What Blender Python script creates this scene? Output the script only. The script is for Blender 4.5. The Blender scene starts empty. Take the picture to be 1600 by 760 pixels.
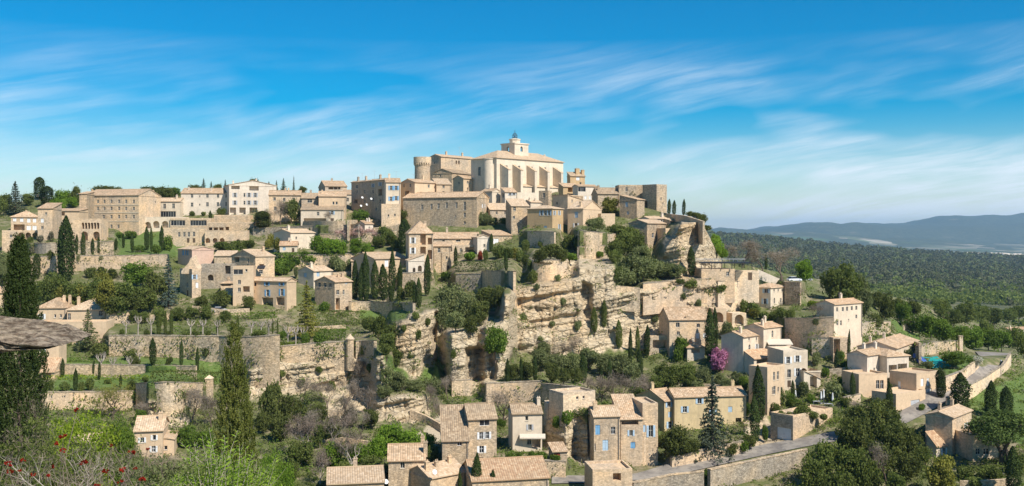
import bpy, math, random
import numpy as np
from math import radians, sin, cos, tan, pi, sqrt, atan2
from mathutils import Vector, Matrix

# ------------------------------------------------------------------ camera, sky, sun, exposure
SC = bpy.context.scene
F = 1570.0            # focal length in photograph pixels (1600 wide)
HY = 365.0            # row of the horizon
CX = 800.0
cam_d = bpy.data.cameras.new('camera')
cam = bpy.data.objects.new('camera', cam_d)
SC.collection.objects.link(cam)
SC.camera = cam
cam.location = (0, 0, 0)
cam.rotation_euler = (pi / 2, 0, 0)
cam_d.sensor_width = 36.0
cam_d.lens = 36.0 * F / 1600.0
cam_d.shift_y = -(380.0 - HY) / 1600.0
cam_d.clip_start = 0.2
cam_d.clip_end = 60000

SUN_EL = radians(47)
SUN_AZ = radians(43)          # from behind the camera round to the right
sun_dir = Vector((sin(SUN_AZ) * cos(SUN_EL), -cos(SUN_AZ) * cos(SUN_EL), sin(SUN_EL)))
sd = bpy.data.lights.new('sun', 'SUN')
sd.energy = 4.4
sd.angle = radians(0.5)
sd.color = (1.0, 0.94, 0.85)
so = bpy.data.objects.new('sun', sd)
so.rotation_euler = (-sun_dir).to_track_quat('-Z', 'Y').to_euler()
so.location = (100, -100, 200)
SC.collection.objects.link(so)

world = bpy.data.worlds.new('World')
SC.world = world
world.use_nodes = True
SC.view_settings.view_transform = 'Standard'
SC.view_settings.look = 'None'
SC.view_settings.exposure = 0.58
SC.view_settings.gamma = 1.0
SC.view_settings.use_curve_mapping = False
SC.render.engine = 'CYCLES'
SC.cycles.max_bounces = 6
SC.cycles.diffuse_bounces = 4
SC.cycles.glossy_bounces = 2
SC.cycles.transmission_bounces = 4
SC.cycles.volume_bounces = 0
SC.cycles.transparent_max_bounces = 4
SC.cycles.use_denoising = True
try:
    SC.cycles.denoiser = 'OPENIMAGEDENOISE'
    SC.cycles.denoising_prefilter = 'ACCURATE'
except Exception:
    pass
SC.render.film_transparent = False


class NT:
    """short hand for building node trees"""
    def __init__(self, tree):
        self.t = tree
        self.n = tree.nodes
        self.l = tree.links

    def add(self, typ, ins=None, **props):
        nd = self.n.new(typ)
        for k, v in props.items():
            setattr(nd, k, v)
        for k, v in (ins or {}).items():
            s = nd.inputs[k]
            if isinstance(v, bpy.types.NodeSocket):
                self.l.new(v, s)
            else:
                s.default_value = v
        return nd

    def math(self, op, a, b=None, c=None, clamp=False):
        ins = {0: a}
        if b is not None:
            ins[1] = b
        if c is not None:
            ins[2] = c
        nd = self.add('ShaderNodeMath', ins, operation=op)
        nd.use_clamp = clamp
        return nd.outputs[0]

    def vmath(self, op, a, b=None):
        ins = {0: a}
        if b is not None:
            ins[1] = b
        nd = self.add('ShaderNodeVectorMath', ins, operation=op)
        return nd.outputs[0]

    def mix(self, f, a, b, blend='MIX'):
        nd = self.n.new('ShaderNodeMix')
        nd.data_type = 'RGBA'
        nd.blend_type = blend
        for k, v in ((0, f), (6, a), (7, b)):
            s = nd.inputs[k]
            if isinstance(v, bpy.types.NodeSocket):
                self.l.new(v, s)
            else:
                s.default_value = (tuple(v) + (1,))[:4] if k else v
        return nd.outputs[2]

    def noise(self, vec, scale, detail=3, rough=0.55, dist=0.0):
        return self.add('ShaderNodeTexNoise', {'Vector': vec, 'Scale': scale, 'Detail': detail, 'Roughness': rough, 'Distortion': dist}).outputs[0]

    def ramp(self, fac, lo, hi, a=0.0, b=1.0):
        return self.add('ShaderNodeMapRange', {0: fac, 1: lo, 2: hi, 3: a, 4: b}).outputs[0]

    def mapping(self, vec, scale=(1, 1, 1), rot=(0, 0, 0), loc=(0, 0, 0)):
        return self.add('ShaderNodeMapping', {'Vector': vec, 'Scale': scale, 'Rotation': rot, 'Location': loc}).outputs[0]


# sky: Nishita light, deepened, with thin cirrus streaks on a high layer
w = NT(world.node_tree)
w.n.clear()
sky = w.add('ShaderNodeTexSky', sky_type='NISHITA')
sky.sun_disc = False
sky.sun_elevation = SUN_EL
sky.sun_rotation = pi - SUN_AZ
sky.altitude = 600
sky.air_density = 1.0
sky.dust_density = 0.2
sky.ozone_density = 2.4
hs = w.add('ShaderNodeHueSaturation', {'Hue': 0.496, 'Saturation': 2.0, 'Value': 0.70, 'Color': sky.outputs[0]})
tc = w.add('ShaderNodeTexCoord')
sep = w.add('ShaderNodeSeparateXYZ', {0: tc.outputs['Generated']})
az = w.math('ARCTAN2', sep.outputs[0], sep.outputs[1])
el = w.math('ARCSINE', sep.outputs[2])
ae = w.add('ShaderNodeCombineXYZ', {0: az, 1: el, 2: 0.0}).outputs[0]
wp = w.add('ShaderNodeTexNoise', {'Vector': w.mapping(ae, scale=(3.0, 6.0, 1), loc=(0.7, 0.2, 0)), 'Scale': 1.0, 'Detail': 3.0}).outputs[1]
aw = w.vmath('ADD', ae, w.vmath('MULTIPLY', w.vmath('SUBTRACT', wp, (0.5, 0.5, 0.5)), (0.10, 0.045, 0.0)))
# sweeping mares' tails: long thin fibres rising to the right, gathered in loose sheaves
def streak(deg, sx, sy, loc):
    """coordinates along and across a sheaf of fibres that rises to the right"""
    return w.mapping(w.mapping(aw, rot=(0, 0, radians(-deg))), scale=(sx, sy, 1), loc=loc)


f1 = w.noise(streak(9, 4.6, 44.0, (0.3, 0.0, 0)), 1.0, 7, 0.62, 0.25)
f2 = w.noise(streak(13, 9.0, 120.0, (1.3, 0.5, 0)), 1.0, 6, 0.68, 0.15)
big = w.noise(streak(7, 3.6, 12.0, (5.3, 2.75, 0)), 1.0, 3, 0.55)
fib = w.math('ADD', w.math('MULTIPLY', f1, 0.55), w.math('MULTIPLY', f2, 0.45))
fib = w.ramp(fib, 0.41, 0.62)
shf = w.ramp(big, 0.40, 0.61)
cl = w.math('MULTIPLY', w.math('ADD', w.math('MULTIPLY', fib, 0.75), 0.25), shf)
band = w.ramp(el, 0.11, 0.19, 1.0, 0.0)
side = w.ramp(az, -0.5, 0.3, 0.5, 1.0)
veil = w.ramp(el, 0.0, 0.10, 0.24, 0.0)
cf = w.math('ADD', w.math('MULTIPLY', w.math('MULTIPLY', w.math('MULTIPLY', cl, band), side), 1.0), veil)
cf = w.math('MINIMUM', cf, 0.85)
cloud_col = (5.6, 6.2, 6.8)
skycol = w.mix(cf, hs.outputs[0], cloud_col)
bg = w.add('ShaderNodeBackground', {'Color': skycol, 'Strength': 0.11})
out = w.add('ShaderNodeOutputWorld', {0: bg.outputs[0]})

# ------------------------------------------------------------------ helpers
COL = SC.collection
rng = np.random.default_rng(11)
random.seed(5)


def P(u, v, D):
    return Vector(((u - CX) / F * D, D, -(v - HY) / F * D))


def tag(o, label=None, cat=None, group=None, kind=None):
    if label:
        o['label'] = label
    if cat:
        o['category'] = cat
    if group:
        o['group'] = group
    if kind:
        o['kind'] = kind
    return o


def empty(name, loc, rz=0.0, scale=None):
    o = bpy.data.objects.new(name, None)
    o.location = loc
    o.rotation_euler = (0, 0, rz)
    if scale is not None:
        o.scale = scale
    o.empty_display_size = 0.5
    COL.objects.link(o)
    return o


class MB:
    """collects polygons of one mesh"""
    def __init__(self):
        self.v = []
        self.f = []
        self.uv = []

    def poly(self, pts, uvs=None):
        n = len(self.v)
        self.v.extend([tuple(p) for p in pts])
        self.f.append(tuple(range(n, n + len(pts))))
        self.uv.append(uvs if uvs is not None else [(0, 0)] * len(pts))

    def box(self, x0, x1, y0, y1, z0, z1):
        p = [(x0, y0, z0), (x1, y0, z0), (x1, y1, z0), (x0, y1, z0), (x0, y0, z1), (x1, y0, z1), (x1, y1, z1), (x0, y1, z1)]
        for q in ((0, 3, 2, 1), (4, 5, 6, 7), (0, 1, 5, 4), (1, 2, 6, 5), (2, 3, 7, 6), (3, 0, 4, 7)):
            self.poly([p[i] for i in q])

    def slab(self, pts, th, uvs=None):
        """polygon extruded straight down"""
        lo = [(p[0], p[1], p[2] - th) for p in pts]
        self.poly(pts, uvs)
        self.poly(lo[::-1])
        n = len(pts)
        for i in range(n):
            j = (i + 1) % n
            self.poly([pts[i], lo[i], lo[j], pts[j]])

    def tube(self, pts, radii, n=6, cap=True):
        rings = []
        for i, p in enumerate(pts):
            p = Vector(p)
            a = Vector(pts[max(i - 1, 0)])
            b = Vector(pts[min(i + 1, len(pts) - 1)])
            d = (b - a)
            if d.length < 1e-6:
                d = Vector((0, 0, 1))
            d.normalize()
            s = d.orthogonal().normalized() if abs(d.z) < 0.9 else Vector((1, 0, 0))
            s = (s - d * s.dot(d)).normalized()
            t = d.cross(s)
            rings.append([tuple(p + (s * cos(2 * pi * k / n) + t * sin(2 * pi * k / n)) * radii[i]) for k in range(n)])
        base = len(self.v)
        for r in rings:
            self.v.extend(r)
        for i in range(len(rings) - 1):
            for k in range(n):
                k2 = (k + 1) % n
                self.f.append((base + i * n + k, base + i * n + k2, base + (i + 1) * n + k2, base + (i + 1) * n + k))
                self.uv.append([(0, 0)] * 4)
        if cap:
            self.f.append(tuple(base + k for k in range(n))[::-1])
            self.uv.append([(0, 0)] * n)
            self.f.append(tuple(base + (len(rings) - 1) * n + k for k in range(n)))
            self.uv.append([(0, 0)] * n)

    def lathe(self, prof, n=20, c=(0, 0, 0), a0=0.0, a1=2 * pi):
        full = abs(a1 - a0 - 2 * pi) < 1e-6
        m = n if full else n + 1
        base = len(self.v)
        for r, z in prof:
            for k in range(m):
                a = a0 + (a1 - a0) * k / n
                self.v.append((c[0] + r * cos(a), c[1] + r * sin(a), c[2] + z))
        for i in range(len(prof) - 1):
            for k in range(n):
                k2 = (k + 1) % m
                self.f.append((base + i * m + k, base + i * m + k2, base + (i + 1) * m + k2, base + (i + 1) * m + k))
                self.uv.append([(0, 0)] * 4)

    def mesh(self, name, mat, uv=False, smooth=False):
        me = bpy.data.meshes.new(name)
        me.from_pydata(self.v, [], self.f)
        if uv:
            l = me.uv_layers.new(name='UVMap')
            flat = [c for poly in self.uv for p in poly for c in p]
            l.data.foreach_set('uv', flat)
        if mat:
            me.materials.append(mat)
        if smooth:
            me.polygons.foreach_set('use_smooth', [True] * len(me.polygons))
        me.update()
        return me

    def obj(self, name, mat, parent=None, uv=False, smooth=False, loc=None, rz=0.0):
        o = bpy.data.objects.new(name, self.mesh(name, mat, uv, smooth))
        COL.objects.link(o)
        if parent is not None:
            o.parent = parent
        if loc is not None:
            o.location = loc
        o.rotation_euler = (0, 0, rz)
        return o


def np_mesh(name, V, Fq, mat, smooth=False):
    """quads (n,4) from numpy"""
    me = bpy.data.meshes.new(name)
    V = np.asarray(V, dtype=np.float32)
    Fq = np.asarray(Fq, dtype=np.int32)
    k = Fq.shape[1]
    me.vertices.add(len(V))
    me.vertices.foreach_set('co', V.ravel())
    me.loops.add(Fq.size)
    me.loops.foreach_set('vertex_index', Fq.ravel())
    me.polygons.add(len(Fq))
    me.polygons.foreach_set('loop_start', np.arange(0, Fq.size, k, dtype=np.int32))
    me.polygons.foreach_set('loop_total', np.full(len(Fq), k, dtype=np.int32))
    if smooth:
        me.polygons.foreach_set('use_smooth', np.ones(len(Fq), dtype=bool))
    if mat:
        me.materials.append(mat)
    me.update(calc_edges=True)
    me.validate()
    return me


def link(name, me, parent=None):
    o = bpy.data.objects.new(name, me)
    COL.objects.link(o)
    if parent is not None:
        o.parent = parent
    return o


def _hash(ix, iy, iz, seed):
    h = (ix.astype(np.int64) * 374761393 + iy.astype(np.int64) * 668265263 + iz.astype(np.int64) * 2147483647 + seed * 1274126177) & 0xFFFFFFFF
    h = ((h ^ (h >> 13)) * 1274126177) & 0xFFFFFFFF
    h = (h ^ (h >> 16)) & 0xFFFF
    return h / 65535.0


def vnoise(x, y, z, seed=0):
    """value noise 0..1, vectorised"""
    x, y, z = np.broadcast_arrays(np.asarray(x, float), np.asarray(y, float), np.asarray(z, float))
    ix, iy, iz = np.floor(x), np.floor(y), np.floor(z)
    fx, fy, fz = x - ix, y - iy, z - iz
    fx, fy, fz = (t * t * (3 - 2 * t) for t in (fx, fy, fz))
    out = 0
    for dx in (0, 1):
        for dy in (0, 1):
            for dz in (0, 1):
                wgt = (fx if dx else 1 - fx) * (fy if dy else 1 - fy) * (fz if dz else 1 - fz)
                out = out + wgt * _hash(ix + dx, iy + dy, iz + dz, seed)
    return out


def fbm(x, y, z, oct=4, seed=0):
    a, s, t = 1.0, 0.0, 0.0
    for i in range(oct):
        s = s + a * vnoise(x, y, z, seed + i)
        t += a
        a *= 0.5
        x, y, z = np.asarray(x) * 2.03, np.asarray(y) * 2.03, np.asarray(z) * 2.03
    return s / t


# ------------------------------------------------------------------ materials
def new_mat(name):
    m = bpy.data.materials.new(name)
    m.use_nodes = True
    t = NT(m.node_tree)
    t.n.clear()
    b = t.add('ShaderNodeBsdfPrincipled', {'Roughness': 0.9})
    if 'Specular IOR Level' in b.inputs:
        b.inputs['Specular IOR Level'].default_value = 0.2
    t.add('ShaderNodeOutputMaterial', {0: b.outputs[0]})
    return m, t, b


def sc3(c, k):
    return (c[0] * k, c[1] * k, c[2] * k)


def stone_mat(name, c, stone=2.2, contrast=0.35, stain=0.5, stain_col=(0.16, 0.14, 0.12), bump=0.25, sz=1.0):
    m, t, b = new_mat(name)
    tco = t.add('ShaderNodeTexCoord').outputs['Object']
    oi = t.add('ShaderNodeObjectInfo').outputs['Random']
    off = t.vmath('ADD', tco, t.add('ShaderNodeCombineXYZ', {0: t.math('MULTIPLY', oi, 91.0), 1: 0.0, 2: t.math('MULTIPLY', oi, 37.0)}).outputs[0])
    st = t.mapping(off, scale=(1, 1, 1.7))
    vo = t.add('ShaderNodeTexVoronoi', {'Vector': st, 'Scale': stone}, feature='F1')
    cellv = t.add('ShaderNodeSeparateColor', {0: vo.outputs['Color']}).outputs[0]
    ve = t.add('ShaderNodeTexVoronoi', {'Vector': st, 'Scale': stone}, feature='DISTANCE_TO_EDGE')
    n1 = t.noise(off, 0.16 * sz, 4, 0.6)
    n2 = t.noise(off, 1.7, 4, 0.65)
    n3 = t.noise(t.mapping(off, scale=(0.9, 0.9, 0.12)), 1.0, 4, 0.6)
    val = t.math('ADD', t.math('MULTIPLY', t.math('SUBTRACT', cellv, 0.5), contrast), t.math('MULTIPLY', t.math('SUBTRACT', n2, 0.5), contrast * 2.0))
    val = t.math('ADD', val, t.math('MULTIPLY', t.math('SUBTRACT', n1, 0.5), 0.9))
    val = t.math('ADD', val, t.math('MULTIPLY', t.math('SUBTRACT', oi, 0.5), 0.22))
    val = t.math('ADD', val, 1.0)
    col = t.mix(1.0, c, t.add('ShaderNodeCombineColor', {0: val, 1: val, 2: val}).outputs[0], 'MULTIPLY')
    warm = t.mix(t.ramp(n1, 0.35, 0.7), col, t.mix(1.0, col, (1.08, 0.95, 0.78), 'MULTIPLY'))
    stn = t.math('MULTIPLY', t.ramp(n3, 0.5, 0.78), stain)
    col = t.mix(stn, warm, stain_col)
    mort = t.ramp(ve.outputs[0], 0.0, 0.06, 0.75, 1.0)
    col = t.mix(1.0, col, t.add('ShaderNodeCombineColor', {0: mort, 1: mort, 2: mort}).outputs[0], 'MULTIPLY')
    t.l.new(col, b.inputs['Base Color'])
    bp = t.add('ShaderNodeBump', {'Strength': bump, 'Distance': 0.12, 'Height': t.math('ADD', t.ramp(ve.outputs[0], 0.0, 0.15), t.math('MULTIPLY', n2, 0.8))})
    t.l.new(bp.outputs[0], b.inputs['Normal'])
    return m


def plaster_mat(name, c, stain=0.3, stain_col=(0.2, 0.17, 0.14)):
    m, t, b = new_mat(name)
    tco = t.add('ShaderNodeTexCoord').outputs['Object']
    oi = t.add('ShaderNodeObjectInfo').outputs['Random']
    off = t.vmath('ADD', tco, t.add('ShaderNodeCombineXYZ', {0: t.math('MULTIPLY', oi, 71.0), 1: 0.0, 2: t.math('MULTIPLY', oi, 17.0)}).outputs[0])
    n1 = t.noise(off, 0.22, 4, 0.6)
    n2 = t.noise(off, 1.4, 5, 0.65)
    n3 = t.noise(t.mapping(off, scale=(1.1, 1.1, 0.1)), 1.0, 4, 0.6)
    val = t.math('ADD', t.math('MULTIPLY', t.math('SUBTRACT', n1, 0.5), 0.6), t.math('MULTIPLY', t.math('SUBTRACT', n2, 0.5), 0.55))
    val = t.math('ADD', val, t.math('ADD', 1.0, t.math('MULTIPLY', t.math('SUBTRACT', oi, 0.5), 0.12)))
    col = t.mix(1.0, c, t.add('ShaderNodeCombineColor', {0: val, 1: val, 2: val}).outputs[0], 'MULTIPLY')
    col = t.mix(t.math('MULTIPLY', t.ramp(n3, 0.5, 0.8), stain), col, stain_col)
    t.l.new(col, b.inputs['Base Color'])
    bp = t.add('ShaderNodeBump', {'Strength': 0.15, 'Distance': 0.05, 'Height': n2})
    t.l.new(bp.outputs[0], b.inputs['Normal'])
    return m


def tile_mat(name, cols, pitch=0.42):
    m, t, b = new_mat(name)
    uv = t.add('ShaderNodeTexCoord').outputs['UV']
    oi = t.add('ShaderNodeObjectInfo').outputs['Random']
    s = t.add('ShaderNodeSeparateXYZ', {0: uv})
    a = t.math('DIVIDE', s.outputs[0], pitch)
    r = t.math('DIVIDE', s.outputs[1], 0.46)
    cell = t.add('ShaderNodeCombineXYZ', {0: t.math('FLOOR', a), 1: t.math('FLOOR', r), 2: t.math('MULTIPLY', oi, 50.0)}).outputs[0]
    wn = t.add('ShaderNodeTexWhiteNoise', {'Vector': cell}).outputs[0]
    off = t.vmath('ADD', uv, t.add('ShaderNodeCombineXYZ', {0: t.math('MULTIPLY', oi, 71.0), 1: 3.0, 2: 0.0}).outputs[0])
    n1 = t.noise(off, 0.3, 4, 0.65)
    n2 = t.noise(off, 1.6, 4, 0.7)
    f = t.math('ADD', t.math('MULTIPLY', wn, 0.55), t.math('MULTIPLY', t.ramp(n2, 0.25, 0.75), 0.45))
    col = t.mix(t.ramp(f, 0.15, 0.6), cols[0], cols[1])
    col = t.mix(t.ramp(f, 0.6, 0.95), col, cols[2])
    col = t.mix(t.math('MULTIPLY', t.ramp(n1, 0.42, 0.72), 0.6), col, cols[3])
    k = t.math('ADD', 0.9, t.math('MULTIPLY', oi, 0.22))
    col = t.mix(1.0, col, t.add('ShaderNodeCombineColor', {0: k, 1: k, 2: k}).outputs[0], 'MULTIPLY')
    t.l.new(col, b.inputs['Base Color'])
    wave = t.math('ABSOLUTE', t.math('SINE', t.math('MULTIPLY', a, pi)))
    lip = t.math('FRACT', r)
    h = t.math('ADD', t.math('MULTIPLY', wave, 0.09), t.math('MULTIPLY', lip, 0.03))
    h = t.math('ADD', h, t.math('MULTIPLY', wn, 0.03))
    bp = t.add('ShaderNodeBump', {'Strength': 0.8, 'Distance': 1.0, 'Height': h})
    t.l.new(bp.outputs[0], b.inputs['Normal'])
    return m


def plain_mat(name, c, rough=0.7, var=0.15, scale=3.0, metallic=0.0, spec=0.3):
    m, t, b = new_mat(name)
    n = t.noise(t.add('ShaderNodeTexCoord').outputs['Object'], scale, 4, 0.6)
    oi = t.add('ShaderNodeObjectInfo').outputs['Random']
    k = t.math('ADD', 1.0, t.math('MULTIPLY', t.math('SUBTRACT', n, 0.5), var * 2))
    k = t.math('ADD', k, t.math('MULTIPLY', t.math('SUBTRACT', oi, 0.5), var))
    col = t.mix(1.0, c, t.add('ShaderNodeCombineColor', {0: k, 1: k, 2: k}).outputs[0], 'MULTIPLY')
    t.l.new(col, b.inputs['Base Color'])
    b.inputs['Roughness'].default_value = rough
    b.inputs['Metallic'].default_value = metallic
    b.inputs['Specular IOR Level'].default_value = spec
    return m


def leaf_mat(name, a, bcol, trans=0.35, scale=0.35):
    """leaves: colour differs from leaf to leaf, from bough to bough and from tree to tree"""
    m, t, b = new_mat(name)
    t.n.clear()
    tco = t.add('ShaderNodeTexCoord').outputs['Object']
    oi = t.add('ShaderNodeObjectInfo').outputs['Random']
    isl = t.add('ShaderNodeNewGeometry').outputs['Random Per Island']
    off = t.vmath('ADD', tco, t.add('ShaderNodeCombineXYZ', {0: t.math('MULTIPLY', oi, 51.0), 1: 0.0, 2: t.math('MULTIPLY', oi, 29.0)}).outputs[0])
    n = t.noise(off, scale, 3, 0.6)
    f = t.math('ADD', t.math('MULTIPLY', isl, 0.45), t.math('MULTIPLY', t.ramp(n, 0.3, 0.7), 0.55))
    col = t.mix(f, a, bcol)
    k = t.math('ADD', 0.82, t.math('MULTIPLY', oi, 0.4))
    col = t.mix(1.0, col, t.add('ShaderNodeCombineColor', {0: k, 1: k, 2: k}).outputs[0], 'MULTIPLY')
    d = t.add('ShaderNodeBsdfDiffuse', {0: col})
    tr = t.add('ShaderNodeBsdfTranslucent', {0: t.mix(1.0, col, (1.1, 1.15, 0.6), 'MULTIPLY')})
    mx = t.add('ShaderNodeMixShader', {0: trans, 1: d.outputs[0], 2: tr.outputs[0]})
    t.add('ShaderNodeOutputMaterial', {0: mx.outputs[0]})
    return m


M = {}
M['pale'] = stone_mat('pale_limestone', (0.64, 0.52, 0.38))
M['tan'] = stone_mat('tan_limestone', (0.585, 0.46, 0.325))
M['grey'] = stone_mat('grey_limestone', (0.46, 0.385, 0.30), stain=0.6)
M['brown'] = stone_mat('brown_rubble_stone', (0.48, 0.385, 0.275), contrast=0.5, stain=0.6, bump=0.4)
M['dry'] = stone_mat('dry_stone', (0.54, 0.435, 0.305), stone=2.6, contrast=0.6, bump=0.5, stain=0.55)
M['drygrey'] = stone_mat('grey_dry_stone', (0.36, 0.315, 0.25), stone=2.6, contrast=0.6, bump=0.5, stain=0.6)
M['ochre'] = plaster_mat('ochre_plaster', (0.50, 0.35, 0.19))
M['orange'] = plaster_mat('warm_plaster', (0.60, 0.445, 0.29))
M['cream'] = plaster_mat('cream_plaster', (0.64, 0.53, 0.395))
M['white'] = plaster_mat('pale_plaster', (0.65, 0.555, 0.44), 0.35)
M['church'] = plaster_mat('church_ashlar', (0.66, 0.555, 0.42), 0.3, (0.33, 0.29, 0.25))
M['yellow'] = plaster_mat('yellow_plaster', (0.57, 0.44, 0.25), 0.45)
M['pink'] = plaster_mat('pink_plaster', (0.58, 0.4, 0.3), 0.2)
M['tile'] = tile_mat('tan_tiles', [(0.32, 0.215, 0.125), (0.55, 0.375, 0.23), (0.67, 0.53, 0.37), (0.29, 0.23, 0.16)])
M['tilepale'] = tile_mat('pale_tiles', [(0.42, 0.29, 0.175), (0.60, 0.44, 0.285), (0.68, 0.545, 0.395), (0.38, 0.29, 0.2)])
M['tilered'] = tile_mat('terracotta_tiles', [(0.37, 0.215, 0.125), (0.52, 0.345, 0.205), (0.61, 0.47, 0.315), (0.34, 0.255, 0.165)])
M['tilebrown'] = tile_mat('weathered_tiles', [(0.26, 0.185, 0.115), (0.43, 0.31, 0.195), (0.56, 0.44, 0.30), (0.24, 0.195, 0.14)])
M['frame'] = plain_mat('pale_window_frame', (0.6, 0.57, 0.5))
M['wood'] = plain_mat('dark_wood', (0.12, 0.08, 0.05))
M['surround'] = plain_mat('stone_surround', (0.56, 0.48, 0.36))
M['blue'] = plain_mat('blue_paint', (0.17, 0.36, 0.56))
M['lblue'] = plain_mat('pale_blue_paint', (0.38, 0.5, 0.6))
M['whitep'] = plain_mat('white_paint', (0.72, 0.72, 0.7))
M['greyp'] = plain_mat('grey_paint', (0.40, 0.41, 0.42))
M['dark'] = plain_mat('dark_metal', (0.03, 0.032, 0.036), 0.5)
M['pipe'] = plain_mat('zinc_pipe', (0.2, 0.18, 0.16), 0.6)
M['redp'] = plain_mat('red_paint', (0.45, 0.08, 0.05))
M['canvas'] = plain_mat('cream_canvas', (0.60, 0.52, 0.41), 0.8)
M['iron'] = plain_mat('wrought_iron', (0.06, 0.06, 0.065), 0.5)
M['turq'] = plain_mat('turquoise_cover', (0.02, 0.30, 0.27), 0.5, 0.2, 1.2)
M['bluetarp'] = plain_mat('blue_cover', (0.05, 0.12, 0.42), 0.5)
M['bark'] = plain_mat('bark', (0.13, 0.095, 0.07), 0.9, 0.3, 2.0)
M['palebark'] = plain_mat('pale_bark', (0.40, 0.34, 0.28), 0.9, 0.3, 2.0)
M['twig'] = plain_mat('grey_twigs', (0.19, 0.145, 0.11), 0.9, 0.3, 0.6)
M['carwhite'] = plain_mat('white_car_paint', (0.75, 0.76, 0.78), 0.25, 0.03, 1.0, 0.0, 0.5)
M['carsilver'] = plain_mat('silver_car_paint', (0.45, 0.47, 0.5), 0.25, 0.03, 1.0, 0.5, 0.5)
mg, tg, bgl = new_mat('window_glass')
bgl.inputs['Base Color'].default_value = (0.018, 0.021, 0.026, 1)
bgl.inputs['Roughness'].default_value = 0.12
bgl.inputs['Specular IOR Level'].default_value = 0.5
M['glass'] = mg

LEAF = {
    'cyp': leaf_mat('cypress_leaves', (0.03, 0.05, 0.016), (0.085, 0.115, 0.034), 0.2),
    'cypyel': leaf_mat('yellowish_cypress_leaves', (0.07, 0.095, 0.02), (0.22, 0.225, 0.06), 0.3),  # yellower, paler leaf colour of the foreground cypress
    'oak': leaf_mat('holm_oak_leaves', (0.06, 0.08, 0.022), (0.17, 0.185, 0.055), 0.36),
    'fardark': leaf_mat('far_wood_leaves', (0.055, 0.062, 0.03), (0.125, 0.125, 0.065), 0.2),
    'green': leaf_mat('green_leaves', (0.075, 0.13, 0.022), (0.18, 0.25, 0.045), 0.4),
    'mid': leaf_mat('mid_green_leaves', (0.085, 0.12, 0.03), (0.20, 0.225, 0.065), 0.42),
    'bright': leaf_mat('spring_leaves', (0.11, 0.2, 0.025), (0.25, 0.35, 0.05), 0.45),
    'lime': leaf_mat('lime_leaves', (0.14, 0.21, 0.02), (0.30, 0.36, 0.04), 0.42),
    'yel': leaf_mat('yellow_green_leaves', (0.13, 0.14, 0.03), (0.28, 0.26, 0.06), 0.35),
    'olive': leaf_mat('olive_leaves', (0.11, 0.135, 0.052), (0.245, 0.265, 0.115), 0.36),
    'grey': leaf_mat('grey_scrub_leaves', (0.12, 0.115, 0.075), (0.22, 0.20, 0.14), 0.25),
    'cedar': leaf_mat('blue_cedar_needles', (0.05, 0.075, 0.06), (0.12, 0.155, 0.125), 0.15),
    'fir': leaf_mat('fir_needles', (0.055, 0.075, 0.05), (0.13, 0.15, 0.10), 0.15),
    'pine': leaf_mat('pine_needles', (0.05, 0.085, 0.02), (0.13, 0.17, 0.05), 0.25),
    'red': leaf_mat('red_leaves', (0.25, 0.04, 0.02), (0.45, 0.1, 0.05), 0.35),
    'sumac': leaf_mat('red_flower_heads', (0.17, 0.010, 0.006), (0.36, 0.035, 0.02), 0.2),
    'pink': leaf_mat('pink_blossom', (0.45, 0.16, 0.32), (0.68, 0.32, 0.5), 0.35),
    'blush': leaf_mat('pale_pink_blossom', (0.38, 0.25, 0.22), (0.55, 0.4, 0.36), 0.3),
    'whiteb': leaf_mat('white_blossom', (0.45, 0.43, 0.36), (0.7, 0.68, 0.6), 0.3),
    'brown': leaf_mat('brown_twig_haze', (0.19, 0.15, 0.12), (0.31, 0.26, 0.21), 0.25),
    'grass': leaf_mat('grass_blades', (0.07, 0.12, 0.02), (0.17, 0.23, 0.05), 0.35),
}
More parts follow.
